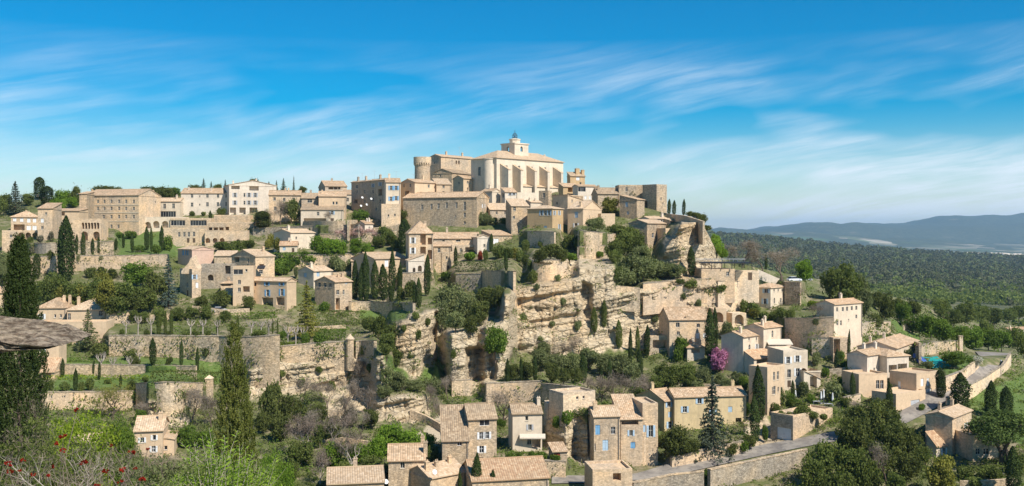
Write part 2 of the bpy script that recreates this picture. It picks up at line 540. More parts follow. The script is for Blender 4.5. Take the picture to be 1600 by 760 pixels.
# ------------------------------------------------------------------ the hill: depth along each line of sight, then a real surface
BASE_ROWS = [  # image row, [(column, distance in metres), ...]
    (790, [(-300, 140), (0, 146), (200, 160), (440, 170), (600, 175), (800, 176), (1000, 180), (1200, 183), (1400, 179), (1600, 172), (1900, 170)]),
    (760, [(-300, 150), (0, 155), (200, 172), (440, 182), (600, 186), (800, 187), (1000, 192), (1200, 194), (1400, 190), (1600, 182), (1900, 180)]),
    (700, [(-300, 170), (0, 175), (200, 198), (440, 202), (600, 205), (750, 212), (900, 215), (1000, 217), (1200, 214), (1300, 206), (1450, 208), (1600, 205), (1900, 200)]),
    (640, [(-300, 195), (0, 200), (200, 222), (400, 226), (600, 230), (750, 236), (900, 239), (1050, 240), (1150, 236), (1250, 232), (1400, 226), (1500, 226), (1600, 226), (1900, 225)]),
    (560, [(-300, 235), (0, 240), (100, 242), (300, 243), (430, 245), (600, 250), (700, 262), (800, 262), (900, 265), (1000, 268), (1100, 263), (1200, 254), (1300, 252), (1400, 248), (1500, 252), (1560, 262), (1600, 272), (1900, 330)]),
    (480, [(-300, 275), (0, 280), (160, 272), (300, 276), (450, 280), (600, 290), (700, 294), (800, 284), (900, 284), (1000, 284), (1100, 283), (1200, 290), (1300, 280), (1400, 390), (1500, 600), (1600, 885), (1900, 1300)]),
    (420, [(-300, 320), (0, 325), (200, 321), (300, 319), (400, 316), (500, 320), (600, 321), (700, 322), (830, 304), (900, 304), (1000, 304), (1100, 304), (1130, 318), (1180, 335), (1250, 385), (1300, 440), (1400, 600), (1600, 1300), (1900, 2000)]),
    (390, [(-300, 345), (0, 350), (150, 354), (300, 350), (400, 346), (500, 346), (600, 340), (700, 336), (830, 323), (900, 326), (1000, 322), (1060, 326), (1110, 332), (1180, 345), (1900, 2200)]),
    (350, [(-300, 380), (0, 385), (150, 382), (300, 380), (400, 379), (500, 376), (600, 370), (700, 358), (800, 353), (900, 351), (1000, 347), (1060, 348), (1110, 350), (1900, 2500)]),
    (320, [(-300, 420), (0, 422), (150, 414), (300, 408), (500, 398), (600, 388), (700, 386), (800, 388), (900, 380), (1000, 368), (1060, 362), (1900, 2600)]),
    (295, [(-300, 455), (0, 455), (150, 450), (300, 450), (500, 440), (600, 430), (700, 425), (800, 430), (900, 410), (1000, 385), (1900, 2700)]),
]
SKYLINE = [(-300, 322), (0, 318), (60, 312), (130, 306), (300, 301), (430, 305), (520, 302), (600, 298), (650, 298), (760, 298), (880, 300), (930, 304), (965, 314), (1040, 333), (1075, 340), (1098, 350), (1125, 402), (1180, 418), (1250, 432), (1300, 440), (1400, 465), (1500, 490), (1600, 512), (1900, 560)]

# walls and cliffs: steep strips, the ground above them lies behind. (column, top row, foot row)
WALLS = []     # filled by wall(): (name, label, points, material, thickness, options)


def wall(label, pts, mat='dry', th=0.7, name='retaining_wall', **kw):
    WALLS.append((name, label, pts, mat, th, kw))


CLIFFS = [
    [(788, 462, 545), (815, 456, 550), (850, 447, 555), (900, 438, 552), (922, 430, 548)],
    [(925, 452, 548), (960, 460, 545), (1040, 446, 508), (1108, 440, 498), (1135, 446, 496)],
    [(618, 506, 580), (650, 492, 588), (684, 485, 576)],
    [(692, 525, 602), (740, 514, 602), (795, 508, 588)],
    [(392, 574, 606), (480, 567, 602), (560, 561, 602), (602, 556, 634)],
    [(1036, 395, 434), (1064, 352, 434), (1095, 345, 427), (1124, 400, 420)],
    [(232, 634, 664), (262, 632, 666), (290, 636, 662)],
    [(588, 624, 652), (630, 620, 658), (662, 624, 654)],
    [(854, 656, 700), (890, 645, 712), (918, 640, 722)],
    [(905, 418, 470), (930, 422, 492), (962, 420, 470)],
]
DENTS = [  # polygons pushed back into the hill: gully, cave, crevice
    ([(682, 486), (695, 500), (700, 590), (690, 596), (682, 560), (676, 520)], 7.0),
    ([(728, 545), (772, 541), (776, 592), (732, 598)], 5.5),
    ([(908, 440), (924, 446), (924, 500), (912, 500)], 3.5),
    ([(1031, 402), (1040, 400), (1040, 440), (1033, 440)], 1.5),
    ([(240, 644), (258, 650), (254, 660), (240, 656)], 2.5),
    ([(800, 470), (860, 458), (915, 452), (915, 457), (860, 465), (804, 480)], 2.2),
    ([(826, 504), (880, 494), (916, 488), (916, 492), (880, 500), (830, 510)], 1.2),
]


def in_poly(poly, u, v):
    u = np.asarray(u, float)
    v = np.asarray(v, float)
    ins = np.zeros(np.broadcast(u, v).shape, bool)
    n = len(poly)
    for i in range(n):
        x0, y0 = poly[i]
        x1, y1 = poly[(i + 1) % n]
        if y0 == y1:
            continue
        c = ((y0 > v) != (y1 > v)) & (u < (x1 - x0) * (v - y0) / (y1 - y0) + x0)
        ins ^= c
    return ins


DU = 1.5
U = np.arange(-240, 1861, DU)
NV = 330
SKY_U = np.interp(U, [p[0] for p in SKYLINE], [p[1] for p in SKYLINE])
TT = np.linspace(0, 1, NV)
VV = 790 + (SKY_U[None, :] - 790) * TT[:, None]          # (rows from the bottom up, columns)
UU = np.broadcast_to(U[None, :], VV.shape)


def smooth_cols(a, k):
    ker = np.ones(k) / k
    pad = np.pad(a, k // 2, mode='edge')
    return np.convolve(pad, ker, mode='valid')[:len(a)]


def build_depth():
    rows = sorted(BASE_ROWS, key=lambda r: -r[0])
    rv = np.array([-r[0] for r in rows], float)
    tab = np.array([smooth_cols(np.interp(U, [p[0] for p in r[1]], [p[1] for p in r[1]]), 21) for r in rows])
    D = np.empty_like(VV)
    for j in range(len(U)):
        D[:, j] = np.interp(-VV[:, j], rv, tab[:, j])
    return D


DEP = build_depth()


def step(pts, ramp, lean):
    global DEP
    us = [p[0] for p in pts]
    sel = np.where((U >= us[0] - 14) & (U <= us[-1] + 14))[0]
    for j in sel:
        u = U[j]
        vt = np.interp(u, us, [p[1] for p in pts])
        vb = np.interp(u, us, [p[2] for p in pts])
        edge = min(1.0, max(0.0, min(u - us[0] + 14, us[-1] + 14 - u) / 14.0))
        v = VV[:, j]
        d = DEP[:, j]
        db = np.interp(-vb, -v, d)
        top = db + lean * (vb - vt) / F * db
        vr = max(vt - ramp, v[-1])
        dr = np.interp(-vr, -v, d)
        new = d.copy()
        m = (v <= vb) & (v >= vt)
        new[m] = db + 0.35 + (top - db) * (vb - v[m]) / max(vb - vt, 1e-3)
        m2 = (v < vt) & (v > vr)
        if vr < vt:
            new[m2] = (top + 0.35) + (dr - top - 0.35) * (vt - v[m2]) / (vt - vr)
        DEP[:, j] = d + (new - d) * edge


def carve_all():
    ops = [(np.mean([p[2] for p in c]), c, 42, 0.22) for c in CLIFFS]
    for w_ in WALLS:
        if not w_[5].get('free'):
            ops.append((np.mean([p[2] for p in w_[2]]), w_[2], w_[5].get('ramp', 24), 0.0))
    ops.sort(key=lambda o: -o[0])
    for _, pts, ramp, lean in ops:
        step(pts, ramp, lean)
    # keep every line of sight going back, never forward
    for i in range(1, NV):
        DEP[i] = np.maximum(DEP[i], DEP[i - 1] + 0.02)


def blur_mask(m, n=2):
    m = m.astype(float)
    for _ in range(n):
        m = (m + np.roll(m, 1, 0) + np.roll(m, -1, 0) + np.roll(m, 1, 1) + np.roll(m, -1, 1)) / 5
    return m


ROCK_ZONES = [
    [(786, 470), (800, 455), (850, 444), (905, 432), (925, 428), (962, 418), (965, 460), (1040, 442), (1110, 436), (1150, 440), (1150, 500), (1110, 506), (1045, 512), (1000, 548), (925, 552), (850, 560), (800, 545), (784, 510)],
    [(612, 515), (640, 490), (688, 480), (686, 560), (650, 595), (620, 570)],
    [(690, 520), (740, 505), (800, 500), (800, 560), (778, 600), (715, 610), (692, 580)],
    [(385, 575), (480, 563), (560, 556), (604, 552), (604, 640), (560, 655), (520, 640), (500, 610), (440, 618), (390, 622)],
    [(1030, 392), (1060, 345), (1096, 342), (1130, 405), (1130, 425), (1080, 440), (1032, 440)],
    [(225, 630), (290, 628), (300, 668), (235, 670)],
    [(580, 618), (670, 615), (668, 660), (585, 660)],
    [(848, 640), (900, 640), (935, 690), (925, 730), (850, 708)],
    [(1120, 478), (1170, 478), (1165, 512), (1115, 506)],
    [(830, 404), (960, 400), (960, 442), (830, 446)],
    [(1165, 655), (1200, 650), (1240, 690), (1170, 712)],
]
GRASS_ZONES = [
    [(1500, 622), (1590, 590), (1640, 560), (1900, 560), (1900, 700), (1600, 700), (1560, 680), (1520, 650)],
    [(650, 575), (690, 552), (692, 595), (660, 598)],
    [(596, 560), (625, 555), (640, 600), (600, 612)],
    [(560, 484), (645, 482), (645, 500), (560, 502)],
    [(85, 560), (345, 560), (345, 602), (85, 612)],
    [(180, 360), (300, 360), (300, 402), (180, 402)],
    [(925, 410), (960, 408), (965, 420), (920, 424)],
    [(1395, 500), (1440, 520), (1440, 545), (1400, 540)],
    [(1450, 560), (1530, 560), (1530, 585), (1450, 580)],
    [(1060, 430), (1110, 424), (1110, 440), (1060, 440)],
]
DIRT_ZONES = [
    [(500, 640), (530, 615), (545, 620), (530, 670)],
    [(1180, 690), (1235, 682), (1230, 700), (1180, 712)],
    [(640, 690), (700, 640), (740, 640), (700, 690)],
]
ROAD_A = [(1578, 553), (1574, 566), (1562, 580), (1545, 592), (1515, 608), (1480, 628), (1445, 648), (1405, 668), (1350, 684), (1285, 694), (1215, 708), (1150, 722), (1080, 738), (1000, 752), (930, 756), (862, 757)]   # outer edge
ROAD_B = [(1524, 550), (1532, 558), (1536, 568), (1528, 578), (1496, 594), (1460, 610), (1435, 622), (1412, 640), (1395, 652), (1335, 668), (1270, 682), (1205, 694), (1140, 706), (1065, 720), (992, 742), (928, 745), (862, 744)]   # hill edge
road_poly = ROAD_A + ROAD_B[::-1]


def finish_terrain():
    """dents, strata and roughness, then the mesh"""
    global DEP, ZR, ZG, ZD, PX, PY, PZ
    wu = UU + (fbm(UU / 14, VV / 14, 0.0, 3, 7) - 0.5) * 22
    wv = VV + (fbm(UU / 14, VV / 14, 9.0, 3, 17) - 0.5) * 18
    ZR = np.zeros_like(VV)
    for p in ROCK_ZONES:
        ZR = np.maximum(ZR, in_poly(p, wu, wv))
    ZG = np.zeros_like(VV)
    for p in GRASS_ZONES:
        ZG = np.maximum(ZG, in_poly(p, wu, wv))
    ZD = np.zeros_like(VV)
    for p in DIRT_ZONES:
        ZD = np.maximum(ZD, in_poly(p, wu, wv))
    ZR, ZG, ZD = blur_mask(ZR), blur_mask(ZG), blur_mask(ZD)
    rd = blur_mask(in_poly(road_poly, UU, VV), 6)
    keep = np.clip(1 - rd * 4, 0, 1)
    for poly, depth in DENTS:
        DEP += blur_mask(in_poly(poly, wu * 0.35 + UU * 0.65, wv * 0.35 + VV * 0.65), 3) * depth
    X = (UU - CX) / F * DEP
    Z = -(VV - HY) / F * DEP
    # rock strata: ledges that dip gently, broken by joints
    zz = Z - X * 0.16 + 1.6 * fbm(X / 16, DEP / 16, Z / 16, 3, 3)
    s1 = vnoise(X / 26, 0.0, zz / 1.9, 31)
    s2 = vnoise(X / 8, 0.0, zz / 0.75, 33)
    s3 = fbm(X / 2.6, DEP / 2.6, Z / 1.7, 5, 35)
    s4 = fbm(X / 11, DEP / 11, Z / 8, 3, 39)
    # upright joints: blocks stand forward or back of their neighbours
    jx = X / 4.5 + 0.9 * fbm(X / 6, Z / 6, 1.0, 2, 51)
    blk = _hash(np.floor(jx), np.floor(zz / 3.2 + 0.7 * vnoise(X / 9, 0.0, zz / 9, 53)), np.zeros_like(X), 57)
    crack = np.abs(jx - np.round(jx))
    rid = 1 - np.abs(2 * fbm(X / 5, DEP / 5, Z / 3.4, 4, 59) - 1)
    bed = vnoise(X / 40, 0.0, zz / 3.6, 71)
    led = 2.6 * (np.round(bed * 4) / 4 - 0.5) + 1.5 * (np.round(s1 * 4) / 4 - 0.5) + 0.8 * (np.round(s2 * 3) / 3 - 0.5) + 1.1 * (s3 - 0.5) + 3.4 * (s4 - 0.5) + 0.6 * (blk - 0.5) + 0.5 * np.exp(-(crack / 0.06) ** 2) + 0.8 * (0.8 - rid)
    soft = 0.9 * (fbm(X / 7, DEP / 7, Z / 7, 4, 41) - 0.5)
    DEP = DEP + (ZR * led + (1 - ZR) * soft * np.clip(DEP / 300, 0, 1)) * keep
    PX = (UU - CX) / F * DEP
    PY = DEP
    PZ = -(VV - HY) / F * DEP


def T(u, v):
    """distance of the hillside at a place in the photograph"""
    j = int(np.clip((u - U[0]) / DU, 0, len(U) - 1))
    col = VV[:, j]
    return float(np.interp(-v, -col, DEP[:, j]))


def G(u, v):
    return P(u, v, T(u, v))


def drape(name, A, B, mat, lift=0.12, na=90, nb=8):
    """a sheet laid on the hillside between two edge lines"""
    def res(L, n):
        L = np.array(L, float)
        s = np.concatenate([[0], np.cumsum(np.hypot(*np.diff(L, axis=0).T))])
        q = np.linspace(0, s[-1], n)
        return np.stack([np.interp(q, s, L[:, 0]), np.interp(q, s, L[:, 1])], 1)
    a, b = res(A, na), res(B, na)
    V = []
    for i in range(na):
        for k in range(nb + 1):
            t = k / nb
            q = a[i] * (1 - t) + b[i] * t
            p = G(q[0], q[1])
            V.append((p.x, p.y, p.z + lift))
    Fq = [(i * (nb + 1) + k, (i + 1) * (nb + 1) + k, (i + 1) * (nb + 1) + k + 1, i * (nb + 1) + k + 1) for i in range(na - 1) for k in range(nb)]
    V = np.array(V)
    # smooth along the sheet, so that it rides over the bumps
    g = V.reshape(na, nb + 1, 3)
    for _ in range(3):
        g[1:-1] = (g[1:-1] * 2 + g[:-2] + g[2:]) / 4
    return link(name, np_mesh(name, g.reshape(-1, 3), Fq, mat, True))


def terrain_mat():
    m, t, b = new_mat('hillside_ground')
    zone = t.add('ShaderNodeVertexColor', layer_name='zone')
    sp = t.add('ShaderNodeSeparateColor', {0: zone.outputs[0]})
    co = t.add('ShaderNodeTexCoord').outputs['Object']
    nl = t.noise(co, 0.05, 4, 0.6)
    nm = t.noise(co, 0.35, 5, 0.65)
    ns = t.noise(co, 2.2, 4, 0.7)
    # soil with dry grass
    soil = t.mix(t.ramp(nm, 0.35, 0.65), (0.21, 0.165, 0.10), (0.32, 0.26, 0.17))
    grs = t.mix(t.ramp(ns, 0.3, 0.7), (0.075, 0.095, 0.03), (0.16, 0.165, 0.06))
    base = t.mix(t.ramp(t.math('ADD', t.math('MULTIPLY', nl, 0.5), t.math('MULTIPLY', nm, 0.5)), 0.48, 0.60), grs, soil)
    # rock: pale beds with grey weathering and dark joints
    xyz = t.add('ShaderNodeSeparateXYZ', {0: co})
    dip = t.math('SUBTRACT', xyz.outputs[2], t.math('MULTIPLY', xyz.outputs[0], 0.16))
    sv = t.add('ShaderNodeCombineXYZ', {0: t.math('MULTIPLY', xyz.outputs[0], 0.06), 1: t.math('MULTIPLY', xyz.outputs[1], 0.06), 2: t.math('MULTIPLY', dip, 1.1)}).outputs[0]
    strat = t.noise(sv, 1.0, 6, 0.68, 0.5)
    rk = t.mix(t.ramp(strat, 0.3, 0.7), (0.40, 0.305, 0.185), (0.64, 0.52, 0.35))
    fine = t.noise(co, 0.9, 6, 0.72)
    rk = t.mix(t.math('MULTIPLY', t.ramp(nm, 0.5, 0.68), 0.5), rk, (0.36, 0.31, 0.24))
    rk = t.mix(t.math('MULTIPLY', t.ramp(nl, 0.52, 0.68), 0.6), rk, (0.50, 0.33, 0.17))
    rk = t.mix(t.ramp(fine, 0.54, 0.68, 0.0, 0.75), rk, (0.66, 0.56, 0.41))
    strk = t.noise(t.mapping(co, scale=(0.7, 0.7, 0.07)), 1.0, 5, 0.65)
    rk = t.mix(t.ramp(strk, 0.56, 0.72, 0.0, 0.6), rk, (0.19, 0.165, 0.135))
    rk = t.mix(t.ramp(strat, 0.30, 0.37, 0.85, 0.0), rk, (0.09, 0.075, 0.055))
    cr = t.add('ShaderNodeTexVoronoi', {'Vector': t.vmath('ADD', t.mapping(co, scale=(0.42, 0.42, 0.75)), t.vmath('MULTIPLY', t.add('ShaderNodeTexNoise', {'Vector': co, 'Scale': 0.5, 'Detail': 3.0}).outputs[1], (0.9, 0.9, 0.9))), 'Scale': 1.0}, feature='DISTANCE_TO_EDGE').outputs[0]
    rk = t.mix(t.ramp(cr, 0.0, 0.025, 0.55, 0.0), rk, (0.10, 0.08, 0.06))
    rk = t.mix(t.ramp(t.noise(co, 0.5, 5, 0.7), 0.62, 0.68, 0.0, 0.7), rk, (0.12, 0.13, 0.05))
    gg = t.mix(t.ramp(ns, 0.3, 0.7), (0.07, 0.12, 0.025), (0.14, 0.19, 0.05))
    gg = t.mix(t.ramp(nm, 0.58, 0.72, 0.0, 0.5), gg, (0.3, 0.26, 0.14))
    dirt = t.mix(t.ramp(ns, 0.3, 0.7), (0.38, 0.31, 0.21), (0.5, 0.42, 0.3))
    col = t.mix(sp.outputs[1], base, gg)
    col = t.mix(sp.outputs[2], col, dirt)
    col = t.mix(sp.outputs[0], col, rk)
    t.l.new(col, b.inputs['Base Color'])
    h = t.math('ADD', t.math('MULTIPLY', ns, 0.4), t.math('MULTIPLY', t.math('ADD', strat, t.math('ADD', fine, t.ramp(cr, 0.0, 0.1))), sp.outputs[0]))
    bp = t.add('ShaderNodeBump', {'Strength': 0.7, 'Distance': 0.5, 'Height': h})
    t.l.new(bp.outputs[0], b.inputs['Normal'])
    return m


def asphalt_mat():
    m, t, b = new_mat('worn_asphalt')
    co = t.add('ShaderNodeTexCoord').outputs['Object']
    n1 = t.noise(co, 0.3, 4, 0.6)
    n2 = t.noise(co, 4.0, 4, 0.7)
    c = t.mix(t.ramp(n1, 0.4, 0.6), (0.17, 0.15, 0.13), (0.30, 0.265, 0.22))
    c = t.mix(t.ramp(t.noise(co, 0.9, 2, 0.4), 0.6, 0.62, 0.0, 0.5), c, (0.12, 0.11, 0.10))
    c = t.mix(t.math('MULTIPLY', n2, 0.3), c, (0.33, 0.3, 0.26))
    t.l.new(c, b.inputs['Base Color'])
    return m


def build_terrain():
    me_rows_V = []
    zones = []
    # valley between the viewpoint and the village
    nearD = [0.5, 3, 6, 10, 15, 22, 32, 45, 60, 80, 100, 120, 135]
    D0 = DEP[0]
    for d in nearD:
        dd = np.minimum(d, D0 - 2)
        z = np.where(dd < 40, -1.9 - 0.272 * dd, -1.9 - 0.272 * dd) + (fbm((U - CX) / F * dd / 6, dd / 6, 0.0, 3, 5) - 0.5) * 0.8
        zlim = -(790 - HY) / F * dd - 0.4
        z = np.minimum(z, zlim)
        me_rows_V.append(np.stack([(U - CX) / F * dd, dd, z], 1))
        zones.append(np.zeros((len(U), 3)))
    for i in range(NV):
        me_rows_V.append(np.stack([PX[i], PY[i], PZ[i]], 1))
        zones.append(np.stack([ZR[i], ZG[i], ZD[i]], 1))
    # over the crest the hill falls away
    last = me_rows_V[-1]
    for k in (8, 25, 60, 120, 220, 400):
        f = 1 + k / last[:, 1]
        drop = np.where(U < 1110, 0.02 * k + 0.0012 * k * k, 0.3 * k + 0.0005 * k * k)
        drop = np.minimum(drop, 90)
        me_rows_V.append(np.stack([last[:, 0] * f, last[:, 1] + k, last[:, 2] - drop], 1))
        zones.append(np.zeros((len(U), 3)))
    V = np.concatenate(me_rows_V)
    Z = np.concatenate(zones)
    nr, nc = len(me_rows_V), len(U)
    idx = np.arange(nr * nc).reshape(nr, nc)
    Fq = np.stack([idx[:-1, :-1], idx[:-1, 1:], idx[1:, 1:], idx[1:, :-1]], -1).reshape(-1, 4)
    me = np_mesh('terrain', V, Fq, terrain_mat(), True)
    ca = me.color_attributes.new('zone', 'FLOAT_COLOR', 'POINT')
    ca.data.foreach_set('color', np.concatenate([Z, np.ones((len(Z), 1))], 1).astype(np.float32).ravel())
    tag(link('terrain', me), 'steep village hillside of limestone ledges, soil and grass', 'hill', kind='structure')


# ------------------------------------------------------------------ the far country
FAR_ROWS = [  # distance, row in the photograph at (column)
    (430, [(-900, 560), (1000, 560), (1600, 560), (2500, 570)]),
    (620, [(-900, 520), (1100, 500), (1600, 526), (2500, 530)]),
    (800, [(-900, 490), (1100, 470), (1300, 490), (1600, 503), (2500, 505)]),
    (1100, [(-900, 470), (1100, 442), (1300, 462), (1600, 478), (2500, 480)]),
    (1500, [(-900, 450), (1100, 420), (1300, 440), (1600, 456), (2500, 458)]),
    (2100, [(-900, 430), (1100, 396), (1300, 414), (1600, 434), (2500, 440)]),
    (2800, [(-900, 410), (1100, 376), (1300, 396), (1450, 408), (1600, 418), (2500, 425)]),
    (3500, [(-900, 395), (1100, 364), (1200, 371), (1300, 382), (1400, 391), (1500, 399), (1600, 404), (2500, 410)]),
    (3900, [(-900, 398), (1100, 368), (1300, 388), (1500, 404), (1600, 407), (2500, 414)]),
    (5000, [(-900, 402), (1100, 392), (1300, 398), (1600, 402), (2500, 408)]),
    (7000, [(-900, 396), (1100, 390), (1300, 391), (1600, 398), (2500, 400)]),
    (9000, [(-900, 388), (1100, 380), (1300, 382), (1600, 392), (2500, 392)]),
    (11000, [(-900, 380), (1100, 374), (1240, 368), (1330, 370), (1400, 374), (1500, 379), (1600, 378), (2500, 380)]),
    (12500, [(-900, 370), (1100, 369), (1200, 362), (1280, 357), (1350, 362), (1420, 366), (1500, 362), (1600, 360), (2500, 366)]),
    (14500, [(-900, 365), (1100, 364), (1150, 360), (1200, 355), (1230, 356), (1270, 351), (1330, 347), (1400, 346), (1440, 343), (1500, 341), (1550, 336), (1600, 337), (1700, 336), (2500, 350)]),
    (17000, [(-900, 372), (1100, 368), (1600, 350), (2500, 360)]),
    (24000, [(-900, 380), (2500, 380)]),
]


def far_mat():
    m, t, b = new_mat('far_country')
    co = t.add('ShaderNodeTexCoord').outputs['Object']
    n1 = t.noise(co, 0.0035, 5, 0.65)
    n2 = t.noise(co, 0.02, 5, 0.7)
    n3 = t.noise(co, 0.0011, 4, 0.6)
    sy = t.add('ShaderNodeSeparateXYZ', {0: co}).outputs[1]
    c = t.mix(t.ramp(n2, 0.35, 0.65), (0.04, 0.052, 0.024), (0.10, 0.11, 0.05))
    c = t.mix(t.math('MULTIPLY', t.ramp(sy, 2600, 700), t.ramp(n2, 0.42, 0.6)), c, (0.17, 0.16, 0.08))
    c = t.mix(t.ramp(n1, 0.6, 0.68, 0.0, 0.55), c, (0.22, 0.19, 0.12))
    # tilled and green fields on the valley floor
    vo = t.add('ShaderNodeTexVoronoi', {'Vector': t.mapping(co, scale=(1, 0.6, 1)), 'Scale': 0.0042})
    rnd = t.add('ShaderNodeSeparateColor', {0: vo.outputs['Color']})
    fld = t.mix(t.ramp(rnd.outputs[0], 0.2, 0.8), (0.10, 0.15, 0.05), (0.5, 0.43, 0.32))
    valley = t.math('MULTIPLY', t.ramp(sy, 4300, 5200), t.ramp(sy, 11200, 9800))
    valley = t.math('MULTIPLY', valley, t.ramp(n3, 0.42, 0.6))
    valley = t.math('MULTIPLY', valley, t.ramp(rnd.outputs[1], 0.45, 0.5))
    c = t.mix(valley, c, fld)
    t.l.new(c, b.inputs['Base Color'])
    return m


FU = np.arange(-900, 2501, 8.0)


def far_v(u, D):
    ds = [r[0] for r in FAR_ROWS]
    vs = np.array([np.interp(u, [p[0] for p in r[1]], [p[1] for p in r[1]]) for r in FAR_ROWS])
    return np.array([np.interp(D, ds, vs[:, k]) for k in range(vs.shape[1])]) if np.ndim(u) else float(np.interp(D, ds, vs))


def far_z(u, D):
    """height of the far ground, u array, D array of the same length"""
    ds = np.array([r[0] for r in FAR_ROWS], float)
    zs = np.array([-(np.interp(u, [p[0] for p in r[1]], [p[1] for p in r[1]]) - HY) / F * r[0] for r in FAR_ROWS])
    i = np.clip(np.searchsorted(ds, D) - 1, 0, len(ds) - 2)
    f = (D - ds[i]) / (ds[i + 1] - ds[i])
    f = np.clip(f, 0, 1)
    k = np.arange(len(u))
    return zs[i, k] * (1 - f) + zs[i + 1, k] * f


def build_far():
    Ds = np.concatenate([np.geomspace(430, 4000, 70), np.geomspace(4050, 24000, 90)])
    rows = []
    for d in Ds:
        dd = np.full(len(FU), d)
        z = far_z(FU, dd)
        x = (FU - CX) / F * d
        bump = (fbm(x / 900, d / 900, 0.0, 5, 61) - 0.5) * np.interp(d, [430, 900, 4000, 9500, 12000, 15000, 20000], [3, 8, 24, 30, 170, 190, 100])
        bump += (np.abs(vnoise(x / 1300, d / 2600, 0.0, 66) - 0.5) - 0.25) * np.interp(d, [9000, 11500, 15000, 20000], [0, 260, 190, 60])
        rows.append(np.stack([x, dd, z + bump], 1))
    V = np.concatenate(rows)
    idx = np.arange(len(V)).reshape(len(Ds), len(FU))
    Fq = np.stack([idx[:-1, :-1], idx[:-1, 1:], idx[1:, 1:], idx[1:, :-1]], -1).reshape(-1, 4)
    tag(link('hills', np_mesh('hills', V, Fq, far_mat(), True)), 'wooded plain, valley floor and blue mountain ridge far behind the village', 'hills', kind='structure')


def build_haze():
    m = bpy.data.materials.new('haze_air')
    m.use_nodes = True
    t = NT(m.node_tree)
    t.n.clear()
    pv = t.add('ShaderNodeVolumePrincipled', {'Color': (0.42, 0.71, 1.0, 1), 'Density': HAZE_DENSITY, 'Anisotropy': 0.1})
    t.add('ShaderNodeOutputMaterial', {'Volume': pv.outputs[0]})
    b = MB()
    z0, z1 = 0.0, 0.0
    for nm in ('hills', 'terrain'):
        me = bpy.data.objects[nm].data
        co = np.empty(len(me.vertices) * 3, np.float32)
        me.vertices.foreach_get('co', co)
        z0, z1 = min(z0, co[2::3].min()), max(z1, co[2::3].max())
    b.box(-26600, 26600, -80, 24200, float(z0) - 1.0, max(float(z1), 70.0) + 4.0)
    o = b.obj('haze', m)
    tag(o, 'thin blue air between the village and the far mountains', 'haze', kind='stuff')


HAZE_DENSITY = 4.8e-5
# ------------------------------------------------------------------ buildings
SHUT = {'b': 'blue', 'w': 'whitep', 'g': 'greyp', 'l': 'lblue'}


def tri(a, b, c):
    return [a, b, c]


